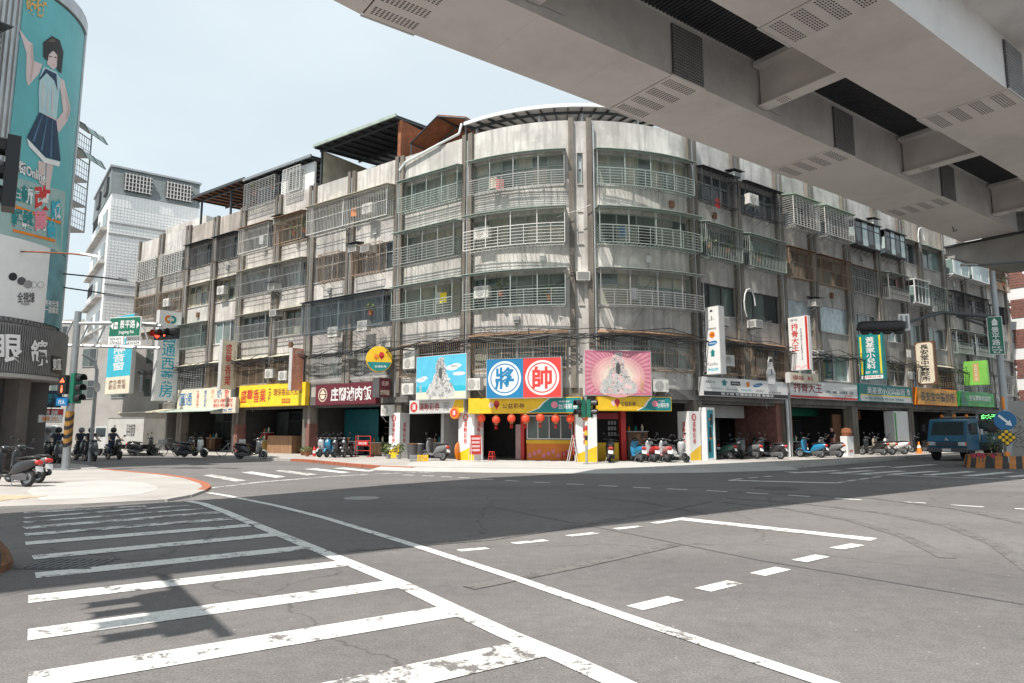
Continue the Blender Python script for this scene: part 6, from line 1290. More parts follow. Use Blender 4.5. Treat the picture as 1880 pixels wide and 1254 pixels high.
for i, (u, v) in enumerate([(577, 838), (584, 838)]):
    x, y = ground(u, v, .12); t = thing('fire_extinguisher', 'red fire extinguisher by the brick column, %s of two' % ('left', 'right')[i], 'extinguisher', (x, y, .12)); MB().lathe([(.02, 0), (.09, .01), (.09, .42), (.05, .5), (.025, .52), (.025, .56)], 12).build('tank', 'red', t, False); MB().box(-.02, .08, -.02, .02, .56, .60).build('handle', 'black', t, False); MB().tube([(.03, 0, .56), (.11, 0, .5), (.11, 0, .2)], .012, 5).build('hose', 'black', t, False); MB().lathe([(.092, .18), (.092, .34)], 12).build('label_band', 'white', t, False)
for i, (u, v, r_, h_) in enumerate([(757, 843, .28, .75), (770, 841, .26, .72)]):
    x, y = ground(u, v, .12); t = thing('bin', 'dark round bin beside the first banner column, %s' % ('front one', 'rear one with a dish lid')[i], 'bin', (x, y, .12)); MB().lathe([(.02, 0), (r_ * .85, 0), (r_, h_), (r_ * .95, h_), (r_ * .9, h_ - .05), (.02, h_ - .05)], 16).build('barrel', 'darkgrey', t, False); MB().lathe([(r_ * 1.02, h_ + .001), (r_ * 1.05, h_ + .03), (r_ * .3, h_ + .07), (.02, h_ + .07)], 16).build('lid', 'grey' if i else 'brown', t, False)
for u, v, m_, lab in [(762, 847, 'grey', 'grey plastic crate in front of the bins'), (776, 847, 'yellow', 'yellow plastic crate beside the grey crate')]:
    x, y = ground(u, v, .12); t = thing('crate', lab, 'crate', (x, y, .12), R_(10)); m = MB()
    for k in range(5): m.box(-.25, .25, -.17, -.15, .03 + k * .06, .06 + k * .06); m.box(-.25, .25, .15, .17, .03 + k * .06, .06 + k * .06); m.box(-.25, -.23, -.149, .149, .03 + k * .06, .06 + k * .06); m.box(.23, .25, -.149, .149, .03 + k * .06, .06 + k * .06)
    for a in (-.24, .24):
        for b in (-.16, .16): m.box(a - .015, a + .015, b - .012, b + .012, 0, .32)
    m.build('basket', m_, t, False); MB().box(-.23, .23, -.15, .15, .01, .03).build('floor_plate', m_, t, False)
x, y = ground(1688, 832.5, .12); t = thing('traffic_cone', 'orange traffic cone at the kerb left of the blue truck', 'cone', (x, y, .12)); MB().lathe([(.17, .03), (.035, .75), (.03, .76)], 14).build('cone', 'orange', t, False); MB().box(-.21, .21, -.21, .21, 0, .03).build('base', 'orange', t, False); MB().lathe([(.118, .36), (.085, .52)], 14).build('band', 'white', t, False)
# bundle of pipes at the column between lock shop and restaurant
for i in range(5):
    s = 13.75 + i * .11; m = MB(); m.tube([S3(s, .12 + .04 * (i % 2), .12), S3(s + .03, .14, 1.6), S3(s, .12 + .04 * (i % 2), 4.2)], .035 + .012 * (i % 2), 7)
    tag(m.build('conduit', ['galv', 'frame_white', 'grey', 'galv', 'wood'][i]), '%s vertical pipe on the column between lock shop and pork chop restaurant' % ('first', 'second', 'third', 'fourth', 'fifth')[i], 'pipe', 'pipes on the column')
x, y = ground(1030, 846, .12)
for i, (u, v, lab) in enumerate([(1563, 838, 'white box with red print at the pork chop restaurant column')]):
    x, y = ground(u, v, .12); t = thing('menu_box', lab, 'box', (x, y, .12), R_(36)); MB().box(-.35, .35, 0, .4, 0, 1.15).build('casing', 'white', t, False); MB().lathe([(.02, 0), (.26, .02), (.3, .2), (.24, .42), (.05, .46)], 14, (0, .2, 1.15)).build('round_top', 'rusty', t, False); write(t, '排骨', 0, .3, .4, .2, 'red', y=-.004)

# ------------------------------------------------------------------ rounded optician building on the left corner
LC, LR = (-24.0, 28.45), 4.0
def cyl_at(u, v, r):
    """where the sight line through a photo point meets the round corner: (angle, z)"""
    d = ray(u, v); a = d[0] ** 2 + d[1] ** 2; b = -2 * (d[0] * LC[0] + d[1] * LC[1]); c = LC[0] ** 2 + LC[1] ** 2 - r * r
    q = b * b - 4 * a * c
    t = (-b - math.sqrt(q)) / (2 * a) if q > 0 else -b / (2 * a)
    return math.atan2(d[1] * t - LC[1], d[0] * t - LC[0]), HC + d[2] * t
def CP(a, r, z): return (LC[0] + r * math.cos(a), LC[1] + r * math.sin(a), z)
def arcwall(m, a0, a1, r0, r1, z0, z1, k=14):
    m.skin([[CP(a0 + (a1 - a0) * i / k, r, z) for r, z in ((r1, z0), (r1, z1), (r0, z1), (r0, z0))] for i in range(k + 1)])
    return m
LB = thing('optician_building', 'tall rounded corner building with a teal billboard and optician shop on the left', 'building', (*LC, 0))
body = MB()
arcwall(body, R_(-100), R_(95), LR - .6, LR, 5.95, 20.6, 26); body.build('round_wall', 'wall_grey', LB)
m = MB(); m.box(-44, LC[0] - .3, LC[1] - LR + .02, LC[1] - LR + .5, 5.95, 20.6); m.box(-44, LC[0] - .35, LC[1] + LR - .5, LC[1] + LR - .02, 5.95, 20.6); m.build('wall', 'wall_grey', LB)
m = MB(); m.box(-44, LC[0], LC[1] - LR + .3, LC[1] + LR - .3, 20.2, 20.55); m.lathe([(LR - .5, 0), (LR - .5, .34)], 30, (*LC, 20.205)); m.build('roof', 'concrete', LB)
arcwall(MB(), R_(-100), R_(95), LR + .01, LR + .2, 20.3, 20.9, 26).build('cornice', 'galv', LB)
rb = MB()
for k in range(70): a = R_(-98 + k * 2.7); arcwall(rb, a, a + R_(1.5), LR + .001, LR + .045, 6.0, 20.2, 1)
rb.build('corrugated_cladding', 'galv', LB)
# ground floor shop
arcwall(MB(), R_(-100), R_(95), LR - .9, LR - .8, .1, 3.75, 20).build('shop_wall', 'arcade_wall', LB)
for a in (-48, -8, 30):
    m = MB(); arcwall(m, R_(a), R_(a + 9), LR - .79, LR - .1, .1, 3.7, 3); m.build('shop_column', M('shop_stone', (.10, .09, .085), .5, var=.15), LB)
for a in (-38, -22, 2, 14):
    m = MB(); arcwall(m, R_(a), R_(a + 12), LR - .795, LR - .76, .5, 3.2, 4); o = m.build('shop_window', 'windscreen', LB)
    m = MB(); arcwall(m, R_(a + 2), R_(a + 9), LR - .755, LR - .75, .9, 2.3, 3); m.build('poster', 'grey' if a < -30 else 'darkgrey', o)
m = MB(); arcwall(m, R_(-100), R_(95), LR - .78, LR + .44, 3.702, 3.85, 24); m.build('soffit', 'concrete', LB)
# fascia with ribs, and the big characters
arcwall(MB(), R_(-100), R_(95), LR + .05, LR + .45, 3.851, 5.85, 26).build('fascia', 'darkgrey', LB)
rb = MB()
for k in range(150): a = R_(-95 + k * 1.25); arcwall(rb, a, a + R_(.62), LR + .451, LR + .485, 3.9, 5.8, 1)
rb.build('fascia_ribs', M('rib_grey', (.22, .22, .215), .5, .2), LB)
def cyl_write(parent, t, u0, v0, u1, v1, r, mat, bold=.02, vertical=False, depth=0, slope=0.0, name='lettering'):
    d, f, _ = letters(t, bold, vertical); vs_ = []
    for a, b in d:
        u = u0 + (u1 - u0) * (a + .5); v = v1 + (v0 - v1) * (b + .5) + slope * (u - u0); an, z = cyl_at(u, v, r); vs_.append(CP(an, r, z))
    me = bpy.data.meshes.new(name); me.from_pydata(vs_, [], f); me.materials.append(G(mat) if isinstance(mat, str) else mat)
    return link(bpy.data.objects.new(name, me), parent)
def clipx(poly, x, keep_left):
    out = []
    for (a, b), (c, d) in zip(poly, poly[1:] + poly[:1]):
        ia, ic = (a <= x) == keep_left or a == x, (c <= x) == keep_left or c == x
        if ia: out.append((a, b))
        if ia != ic and a != c: t = (x - a) / (c - a); out.append((x, b + (d - b) * t))
    return out
def cyl_art(parent, name, mat, polys, r, step=5):
    if len(polys) > 1: return [cyl_art(parent, name, mat, [q], r + .0004 * i, step) for i, q in enumerate(polys)][-1]
    m = MB()
    for p in polys:
        x0, x1 = min(q[0] for q in p), max(q[0] for q in p); x = x0
        while x < x1 - .01:
            s = clipx(clipx(p, x + step, True), x, False)
            if len(s) > 2: m.poly([CP(*(lambda az: (az[0], r, az[1]))(cyl_at(u, v, r))) for u, v in s])
            x += step
    return m.build(name, mat, parent)
BB = tag(MB().build('teal_billboard', 'teal_print', None), None, None); bpy.data.objects.remove(BB)
BB = thing('teal_billboard', 'tall teal billboard with a dancing girl in a dark skirt wrapped round the building corner', 'billboard', CP(0, LR, 7.6))
m = MB(); a0 = R_(-29); a1 = R_(27)
arcwall(m, a0, a1, LR + .05, LR + .12, 9.45, 20.2, 16); m.build('panel', 'teal_print', BB)
Rb = LR + .135
cyl_art(BB, 'printed_skin', M('print_skin', (.66, .52, .50), .5, var=.05), [[(35, 52), (52, 75), (60, 80), (63, 118), (58, 150), (48, 140), (49, 98)], [(57, 110), (78, 118), (72, 135), (52, 158), (48, 145)], [(86, 88), (106, 88), (110, 118), (98, 128), (87, 118)], [(107, 140), (118, 148), (130, 200), (124, 222), (108, 244), (100, 226), (116, 205), (112, 170)], [(70, 295), (84, 298), (83, 345), (72, 335)], [(86, 300), (98, 304), (91, 350), (84, 345)], [(72, 200), (104, 216), (104, 224), (72, 210)]], Rb)
cyl_art(BB, 'printed_hair', 'hair', [[(80, 78), (96, 66), (110, 74), (117, 96), (113, 135), (105, 128), (106, 100), (92, 88), (88, 112), (80, 104)]], Rb + .012)
cyl_art(BB, 'printed_blouse', M('print_blouse', (.42, .60, .62), .6, var=.06), [[(80, 122), (104, 132), (112, 146), (108, 180), (104, 218), (72, 206), (71, 168), (74, 140)]], Rb + .01)
cyl_art(BB, 'printed_skirt', M('print_navy', (.02, .045, .09), .6), [[(73, 206), (104, 222), (112, 296), (84, 288), (50, 252)], [(72, 145), (84, 126), (104, 136), (106, 168), (100, 148), (86, 134), (74, 147)]], Rb + .014)
cyl_art(BB, 'printed_hem', 'white', [[(50, 254), (84, 290), (111, 297), (109, 306), (82, 299), (53, 268)]], Rb + .012)
cyl_art(BB, 'skirt_pleats', 'cloth_blue', [[(60, 258), (78, 210), (79, 210), (63, 261)], [(75, 275), (87, 215), (88, 215), (78, 278)], [(92, 288), (96, 220), (97, 220), (95, 290)]], Rb + .02)
for tx, a_, sl_ in [('錢街Online', (22, 288, 84, 312), .42), ('全新', (16, 332, 62, 366), .25), ('改', (64, 340, 94, 386), 0), ('版', (94, 368, 112, 404), 0), ('輕鬆', (22, 380, 62, 416), .2), ('萬', (64, 386, 86, 424), 0), ('倍', (86, 404, 102, 436), 0)]:
    cyl_write(BB, tx, *a_, Rb + .008, 'white' if tx[0] != '錢' else 'darkgrey', .075, slope=sl_, name='lettering_outline')
cyl_write(BB, '錢街Online', 22, 288, 84, 312, Rb + .02, 'white', .03, slope=.42); cyl_write(BB, '全新', 16, 332, 62, 366, Rb + .02, 'teal', .04, slope=.25); cyl_write(BB, '改', 64, 340, 94, 386, Rb + .02, 'red', .04); cyl_write(BB, '版', 94, 368, 112, 404, Rb + .02, 'cyan', .04)
cyl_write(BB, '輕鬆', 22, 380, 62, 416, Rb + .02, 'teal', .04, slope=.2); cyl_write(BB, '萬', 64, 386, 86, 424, Rb + .02, 'pink', .04); cyl_write(BB, '倍', 86, 404, 102, 436, Rb + .02, 'cyan', .04); cyl_write(BB, '錢街', 48, -18, 86, 26, Rb + .02, 'gold', .04, slope=.2)
cyl_art(BB, 'printed_ground', M('print_pale', (.33, .47, .45), .5, var=.15, scale=.5), [[(8, 318), (60, 335), (121, 352), (113, 470), (60, 452), (0, 438), (0, 330)]], Rb - .01, 4)
cyl_art(BB, 'printed_eye', 'hair', [[(91, 103), (95, 103), (95, 105), (91, 105)], [(100, 104), (104, 105), (104, 107), (100, 106)]], Rb + .006); cyl_art(BB, 'printed_mouth', 'pink', [[(96, 118), (101, 119), (99, 122)]], Rb + .006)
cyl_art(BB, 'printed_fringe', 'hair', [[(86, 88), (97, 78), (110, 92), (108, 104), (99, 92), (90, 100)]], Rb + .016); cyl_art(BB, 'hair_sheen', M('hair_sheen', (.10, .075, .06), .5), [[(88, 76), (97, 70), (104, 76), (97, 78)]], Rb + .02)
cyl_art(BB, 'blouse_fold', 'lightgrey', [[(78, 150), (82, 150), (80, 200), (76, 198)], [(96, 158), (99, 158), (98, 212), (94, 210)], [(88, 165), (90, 165), (88, 205), (86, 204)]], Rb + .016); cyl_art(BB, 'arm_shade', M('print_skin_dark', (.52, .38, .35), .5), [[(60, 80), (63, 118), (58, 150), (55, 148), (59, 118), (56, 82)], [(118, 160), (129, 200), (124, 221), (121, 218), (126, 200)]], Rb + .006)
cyl_art(BB, 'printed_outline', 'orange', [[(15, 372), (112, 406), (112, 412), (15, 378)], [(24, 420), (102, 440), (102, 445), (24, 425)]], Rb + .004)
WB = thing('eyewear_billboard', 'white eyewear billboard with glasses above the optician fascia', 'billboard', CP(0, LR, 6.0))
arcwall(MB(), R_(-34), R_(2), LR + .05, LR + .16, 6.1, 9.35, 12).build('white_panel', 'white', WB); arcwall(MB(), R_(2.3), R_(27), LR + .05, LR + .16, 6.1, 9.35, 10).build('teal_panel', M('print_dusk', (.12, .28, .32), .5, var=.5, scale=.6), WB)
Rw = LR + .175
for k, (u, v) in enumerate([(24, 508), (40, 516), (52, 522)]): cyl_art(WB, 'printed_lens', ['black', 'darkgrey', 'grey'][k], [blob(u, v, 8, 7.5)], Rw + .003 * k)
for u in (62, 75): cyl_art(WB, 'printed_frame', 'grey', [blob(u, 523, 6, 6)], Rw); cyl_art(WB, 'printed_frame_gap', 'white', [blob(u, 523, 5, 5)], Rw + .004)
cyl_write(WB, '全視線', 32, 536, 64, 556, Rw, 'darkgrey'); cyl_write(WB, '變色鏡片', 38, 556, 56, 561, Rw, 'grey'); cyl_write(WB, '所有光線\n一副搞定', 83, 550, 108, 574, Rw, 'white', slope=.1)
OL = thing('optician_letters', 'large white characters standing on the ribbed optician fascia', 'lettering', CP(-.5, LR, 4.0))
cyl_write(OL, '眼', -9, 612, 42, 664, LR + .56, 'white', .025, slope=.06, name='character'); cyl_write(OL, '鏡', 57, 624, 88, 672, LR + .56, 'white', .025, name='character')
cyl_art(OL, 'dark_plate', 'black', [[(95, 652), (114, 656), (114, 688), (95, 682)]], LR + .52, 4); cyl_write(OL, '東區', 97, 658, 113, 680, LR + .55, 'white')
# cage and pipes on the building's upper left, stair balcony behind
m = MB(); A0, A1 = R_(-47), R_(-40)
for z in [14.6 + .25 * k for k in range(12)]: arcwall(m, A0, A1, LR + .9, LR + .915, z, z + .03, 2)
for k in range(9): a = A0 + (A1 - A0) * k / 8; m.tube([CP(a, LR + .9, 14.6), CP(a, LR + .9, 17.4)], .012, 4)
for a in (A0, A1):
    for z in [14.6 + .25 * k for k in range(12)]: m.tube([CP(a, LR + .05, z), CP(a, LR + .9, z)], .012, 4)
cg = m.build('window_cage', 'bar_dark', LB); m = MB(); m.skin([[CP(a, LR, 17.75), CP(a, LR + 1.3, 17.45), CP(a, LR + 1.3, 17.5), CP(a, LR, 17.8)] for a in (R_(-50), R_(-42), R_(-37))]); m.build('canopy', 'steel_dark', cg)
for a in (28.5, 30.5): MB().tube([CP(R_(a), LR + .12, 6.0), CP(R_(a), LR + .12, 20.3)], .08, 8).build('drain_pipe', 'galv', LB)
ST_ = thing('steel_balcony', 'steel mesh balcony with curved glass hoods behind the optician building', 'balcony', (-20.9, 32.4, 12)); x0, x1, y0, y1 = -23.2, -21.45, 31.9, 33.2
for k, z in enumerate((11.4, 12.7, 14.0, 15.3)):
    m = MB(); m.box(x0, x1, y0, y1, z, z + .08); m.tube([(x0, y0, z + .95), (x1, y0, z + .95), (x1, y1, z + .95)], .03, 5)
    for q in range(11): m.tube([(x0 + (x1 - x0) * q / 10, y0, z), (x0 + (x1 - x0) * q / 10, y0, z + (.95 if k % 2 else 1.3))], .014, 4)
    for q in range(8): m.tube([(x1, y0 + (y1 - y0) * q / 7, z), (x1, y0 + (y1 - y0) * q / 7, z + .95)], .014, 4)
    for q in (.3, .6): m.tube([(x0, y0, z + q), (x1, y0, z + q), (x1, y1, z + q)], .016, 4)
    m.build('landing', 'steel' if k % 2 else 'galv', ST_)
for k, z in enumerate((14.6, 15.9)):
    m = MB(); m.skin([[(x1 - .15 + q, y, z + zz) for q, zz in ((0, .75), (.4, .70), (.75, .5), (1.0, .12), (.97, .1), (.72, .46), (.38, .66), (0, .71))] for y in (y0 - .2, (y0 + y1) / 2, y1)]); h_ = m.build('curved_hood', M('hood_glass', (.14, .25, .23), .2), ST_)
    for y in (y0 - .2, (y0 + y1) / 2, y1): MB().tube([(x1 - .15 + q, y, z + zz) for q, zz in ((0, .76), (.4, .71), (.76, .51), (1.01, .12))], .025, 5).build('rib', 'galv', h_)
for yy in (y0, y1): MB().tube([(x1, yy, 11.4), (x1, yy, 16.6)], .035, 6).build('corner_post', 'galv', ST_)
# small hanging signs by the shop
for nm, lab, u, v, w, h, body_, face_, txt, tm in [('round_shop_sign', 'dark round hanging sign under the optician soffit', 87, 748, 1.0, .75, 'black', M('sign_navy', (.02, .05, .09), .4), '日本東海\n鏡片', 'cyan'), ('blue_shop_sign', 'small blue sign behind the signal pole', 112, 745, .45, .4, 'blue', 'blue', '分店', 'white'), ('red_banner', 'red and white banner under the optician corner', 84, 765, 1.3, .35, 'deepred', 'red', '配眼鏡', 'white'), ('white_banner', 'white printed banner below the red one', 92, 776, .9, .35, 'lightgrey', 'white', '驗光', 'orange')]:
    d_ = 30.5; rr = ray(u, v); k = d_ / rr[1]; r = sign_at(nm, lab, rr[0] * k, d_, HC + rr[2] * k, R_(35), w, h, .08, body_, face_); write(r, txt, 0, h / 2, w * .7, h * .62, tm)
    MB().tube([(0, .04, h), (0, .04, h + .45)], .015, 4).build('hanger', 'black', r, False)

# ------------------------------------------------------------------ signal pole on the left corner
def sig_head(parent, n, lit, vertical=False, mat='sign_green', vis=.26, vr=.18):
    """signal head in its own x-z plane, lamps facing -y"""
    w_, h_ = (.40, .40 * n) if vertical else (.42 * n, .42)
    MB().box(-w_ / 2, w_ / 2, 0, .18, -h_ / 2, h_ / 2).build('housing', mat, parent, False)
    for i in range(n):
        cx, cz = (0, h_ / 2 - .2 - i * .4) if vertical else (-w_ / 2 + .21 + i * .42, 0)
        lens = MB(); lens.disc(cx, cz, .15, -.012, 20); o = lens.build('lens', lit[i] or 'lens_dark', parent, False)
        v = MB(); a = [R_(-20 + 220 * k / 10) for k in range(11)]
        v.skin([[(cx + vr * math.cos(t), y_, cz + vr * math.sin(t)) for t in a] + [(cx + (vr - .015) * math.cos(t), y_, cz + (vr - .015) * math.sin(t)) for t in reversed(a)] for y_ in (-.005, -vis)]); v.build('visor', 'black', parent, False)
px_, py_ = ground(120, 862.5, .05)
P1 = thing('signal_pole', 'grey steel signal pole with long arm on the left corner', 'signal pole', (px_, py_, .05))
def at_d(u, v, d): r = ray(u, v); k = d / r[1]; return r[0] * k, d, HC + r[2] * k
top = at_d(141, 572, py_)
MB().tube([(px_, py_, .05), (px_, py_, top[2])], .15, 12, .12).build('shaft', 'steel', P1)
MB().box(px_ - .38, px_ + .38, py_ - .38, py_ + .38, .045, .10).build('base_plate', 'steel', P1)
a = at_d(140, 594, py_); b = at_d(335, 613, py_)
MB().tube([(px_, py_, a[2]), ((px_ + b[0]) / 2, py_ - .05, a[2] + .02), (b[0] - 1.0, py_ - .1, a[2] - .05)], .075, 8).build('arm', 'galv', P1)
MB().tube([(px_, py_, a[2] - 1.1), (px_ + .35, py_, a[2] - .55), (px_ + 1.1, py_, a[2] - .12)], .04, 6).build('brace', 'galv', P1)
tp = MB(); tp.lathe([(.155, 0), (.155, 1.35)], 14, (px_, py_, 1.0)); o = tp.build('reflective_wrap', M('wrap_amber', (.30, .15, .03), .7, var=.3, scale=5), P1); sp = MB()
for k in range(4): sp.skin([[(px_ + .16 * math.cos(t), py_ + .16 * math.sin(t), 1.0 + k * .34 + .12 * math.sin(t) + dz) for t in [2 * math.pi * j / 14 for j in range(14)]] for dz in (.05, .2)], False)
sp.build('black_stripe', 'black', o)
g0 = at_d(228, 618, py_ - .25); r = sign_at('road_name_sign', 'green Jingping Road direction sign hanging from the left signal arm', g0[0], g0[1], g0[2], R_(-14), 1.52, .80, .05, 'white', 'sign_green', rim=.025)
write(r, '景平路', .13, .50, .74, .34, 'white'); write(r, 'Jingping Rd.', .10, .17, .75, .16, 'white'); art(r, 'arrow', 'white', [[(-.70, .45), (-.55, .60), (-.55, .30)]], -.012); art(r, 'arrow', 'white', [[(.70, .45), (.58, .60), (.58, .30)]], -.012); art(r, 'route_shield', 'white', [[(-.50, .32), (-.34, .32), (-.34, .6), (-.50, .6)]], -.012); write(r, '106', -.42, .46, .12, .12, 'sign_green', y=-.015)
for i, (u, t1, lab) in enumerate([(212, '429-477\n570-622', 'white house number plate under the road sign, left one'), (245, '479-513\n624-634', 'white house number plate under the road sign, right one')]):
    g1 = at_d(u, 634, py_ - .25); q = sign_at('number_plate', lab, g1[0], g1[1], g1[2], R_(-14), .72, .36, .04, 'white', 'white', group='number plates'); write(q, t1, 0, .18, .55, .26, 'darkgrey')
h0 = at_d(303, 613, py_ - .3); r = thing('traffic_light', 'horizontal three-lamp traffic light showing red on the left arm', 'traffic light', h0, R_(-24)); sig_head(r, 3, ('red_lamp', None, None), mat='black'); write(r, '1', 0, 0, .09, .2, 'red_led', y=-.03, bold=.04); MB().tube([(-.9, .1, .05), (.3, .1, .05)], .05, 6).build('mount', 'galv', r, False)
h1 = at_d(143, 713, py_); r = thing('traffic_light', 'vertical dark green traffic light seen from the side on the left pole', 'traffic light', h1, R_(75)); sig_head(r, 3, (None, None, None), True); MB().tube([(0, .17, .3), (.1, .45, .3)], .03, 5).build('mount', 'galv', r, False)
h2 = at_d(114, 706, py_ - .2); r = thing('pedestrian_light', 'pedestrian light with two red lit figures left of the pole', 'pedestrian light', h2, R_(-20))
MB().box(-.2, .2, 0, .18, -.38, .38).build('housing', 'black', r, False)
art(r, 'red_man', 'red_led', [blob(0, -.08, .04, .045, 10), [(-.06, -.14), (.06, -.14), (.05, -.25), (.03, -.32), (-.03, -.32), (-.05, -.25)]], -.006); art(r, 'red_cycle', 'red_led', [blob(-.07, .12, .05, .05, 10), blob(.07, .12, .05, .05, 10), [(-.06, .16), (.02, .28), (.06, .16)]], -.006); MB().tube([(.1, .17, 0), (.25, .3, 0)], .025, 5).build('mount', 'galv', r, False)
q = sign_at('crossing_plate', 'small blue plate below the pedestrian light', *at_d(113, 745, py_ - .2), R_(-10), .5, .3, .04, 'blue', 'blue'); write(q, '行人', 0, .15, .3, .18, 'white')
# lamps reaching out from the left
for i, (u0, v0, u1, v1, d_, lab) in enumerate([(2, 462, 168, 470, 27.3, 'long thin arm lamp with white head above the optician fascia'), (62, 500, 234, 516, 30.2, 'long arm street lamp beside the white tiled block, upper one'), (66, 523, 209, 543, 30.6, 'shorter arm street lamp beside the white tiled block, lower one')]):
    a, b = at_d(u0, v0, d_), at_d(u1, v1, d_ - .6); t = thing('street_lamp', lab, 'street lamp', a); m = MB(); c = Vector(b) - Vector(a); m.tube([a, Vector(a) + c * .35 + Vector((0, 0, .06)), Vector(a) + c * .8 + Vector((0, 0, .05)), b], .035, 6); m.build('arm', 'steel_dark' if i else 'rusty', t)
    hd = MB(); hd.skin([[Vector(b) + Vector((x_, y_, z_)) for y_, z_ in ((-.1, -.02 - x_ * .2), (.1, -.02 - x_ * .2), (.08, .07 - x_ * .2), (-.08, .07 - x_ * .2))] for x_ in (-.38, -.1, .3, .42)]); hd.build('lamp_head', 'frame_white' if i == 0 else 'grey', t)
# loudspeaker post
b = at_d(172, 760, 36); t = thing('loudspeaker_post', 'grey curved-top post carrying a horn loudspeaker', 'post', (b[0], b[1], 0)); tp = at_d(172, 660, 36)
MB().tube([(b[0], 36, 0), (b[0], 36, tp[2] - .6), (b[0] - .15, 36, tp[2] - .1), (b[0] - .8, 36, tp[2] + .25)], .10, 8, .07).build('shaft', 'galv', t); hs = at_d(172, 711, 35.8); MB().lathe([(.05, -.3), (.07, -.05), (.26, .18), (.27, .2), (.05, .1)], 16, hs, 'x').build('horn', 'lightgrey', t)
# steel gantry over the side street
t = thing('steel_gantry', 'grey steel truss gantry over the side street', 'gantry', (-30, 47, 0)); m = MB(); zA, zB = 9.2, 7.6
for z in (zA, zB): m.tube([(-36, 47, z), (-24.9, 47.9, z - .25)], .11, 6)
for k in range(9): x_ = -36 + k * 1.2; m.tube([(x_, 47, zB), (x_ + .6, 47, zA - .06)], .06, 5); m.tube([(x_ + .6, 47, zA - .06), (x_ + 1.2, 47, zB - .05)], .06, 5)
m.build('truss', 'galv', t); MB().tube([(-36, 47, 0), (-36, 47, 9.3)], .16, 8).build('post', 'galv', t); MB().box(-35.8, -33.4, 46.8, 46.88, 6.4, 9.4).build('back_panel', 'grey', t)

# ------------------------------------------------------------------ buildings behind
def block(name, label, x, y, rz, w, d, h, wall, floors, cols, z0=0, trim=None, roof=None, side_cols=2):
    t = thing(name, label, 'building', (x, y, 0), rz); MB().box(0, w, 0, d, z0, h).build('wall', wall, t, False)
    fh = (h - 3.5) / floors
    for f in range(floors):
        z = 3.5 + f * fh + .6
        for c in range(cols):
            xx = w * (c + .5) / cols; m = MB(); m.box(xx - .75, xx + .75, -.06, -.002, z, z + 1.5); o = m.build('window', 'frame_alu', t, False); MB().box(xx - .68, xx - .03, -.075, -.061, z + .07, z + 1.43).build('pane', 'glass1', o, False); MB().box(xx + .03, xx + .68, -.075, -.061, z + .07, z + 1.43).build('pane', 'glass0', o, False)
        for c in range(side_cols):
            yy = d * (c + .5) / side_cols; m = MB(); m.box(-.06, -.002, yy - .75, yy + .75, z, z + 1.5); o = m.build('window', 'frame_alu', t, False); MB().box(-.075, -.061, yy - .68, yy + .68, z + .07, z + 1.43).build('pane', 'glass0', o, False)
    if trim:
        for z in trim: MB().box(-.05, w + .04, -.05, d, z, z + .14).build('band', 'darkgrey', t, False)
    return t
# white tiled block: origin at its near corner
cx, cy, _ = at_d(189, 560, 58); WT = thing('white_tiled_block', 'white tiled apartment block with dark mansard top behind the optician', 'building', (cx, cy, 0), R_(38)); Hh = 22.4
MB().box(0, 7.2, 0, 12, 0, Hh).build('wall', 'tile_white', WT, False)
tl = MB()
for k in range(68): z = 3.0 + k * .272; tl.box(.02, 7.18, -.012, -.001, z, z + .012)
for k in range(26): tl.box(.25 + k * .27, .262 + k * .27, -.0125, -.0012, 3, Hh - .1)
o = tl.build('tile_joints', 'lightgrey', WT, False); o['kind'] = 'stuff'
for z in (19.6, 18.6, 14.1, 13.2, 8.9, 8.0): MB().box(-.02, 7.22, -.05, -.013, z, z + .16).build('band', 'grey', WT, False)
m = MB(); m.skin([[(x_, -.06, Hh), (x_, .5, Hh + 2.5), (x_, 11.5, Hh + 2.5), (x_, 12.05, Hh)] for x_ in (-.06, 7.26)]); m.build('mansard', M('mansard_grey', (.17, .20, .205), .6, var=.15), WT, False); MB().box(-.2, 7.4, .35, 11.7, Hh + 2.5, Hh + 2.68).build('roof_edge', 'galv', WT, False)
for xx in (2.0, 5.4):
    m = MB(); m.box(xx - 1.1, xx + 1.1, -.12, .4, Hh + .4, Hh + 2.0); o = m.build('window', 'frame_dark', WT, False); g_ = MB()
    for k in range(8): g_.box(xx - 1.05 + k * .28, xx - .97 + k * .28, -.2, -.13, Hh + .4, Hh + 2.0)
    for k in range(5): g_.box(xx - 1.1, xx + 1.15, -.195, -.135, Hh + .45 + k * .36, Hh + .5 + k * .36)
    g_.build('grille', 'bar_white', o, False)
for f in range(6):
    z = 3.6 + f * 3.05
    for yy in (2.6, 7.4):
        m = MB(); m.box(-.08, -.002, yy - 1.3, yy + 1.3, z + .8, z + 2.4); o = m.build('window', 'frame_alu', WT, False)
        for q in (-1.2, -.38, .44): MB().box(-.1, -.081, yy + q, yy + q + .76, z + .88, z + 2.32).build('pane', 'glass%d' % random.choice((0, 1, 6)), o, False)
    MB().box(-.5, -.001, 1.0, 11.5, z + .4, z + .62).build('ledge', 'wall_cream', WT, False)
    if f % 2: cgm = MB(); [cgm.box(-.75, -.72, 1.2 + k * .2, 1.23 + k * .2, z + .62, z + 1.5) for k in range(17)]; cgm.box(-.76, -.71, 1.2, 4.5, z + 1.5, z + 1.54); cgm.build('railing', 'bar_dark', WT, False)
for yy in (2.6, 7.4): MB().box(-.25, .2, yy - 1, yy + 1, Hh + .5, Hh + 1.9).build('dormer', 'frame_dark', WT, False)
block('grey_side_building', 'low grey concrete building down the side street', -38.5, 56, R_(-18), 13, 8, 8.6, 'concrete', 2, 4)
block('pale_rear_building', 'pale building rising behind the rooftop canopy', -33.5, 62, R_(-36), 9, 6, 19.9, 'wall_cream', 5, 3)
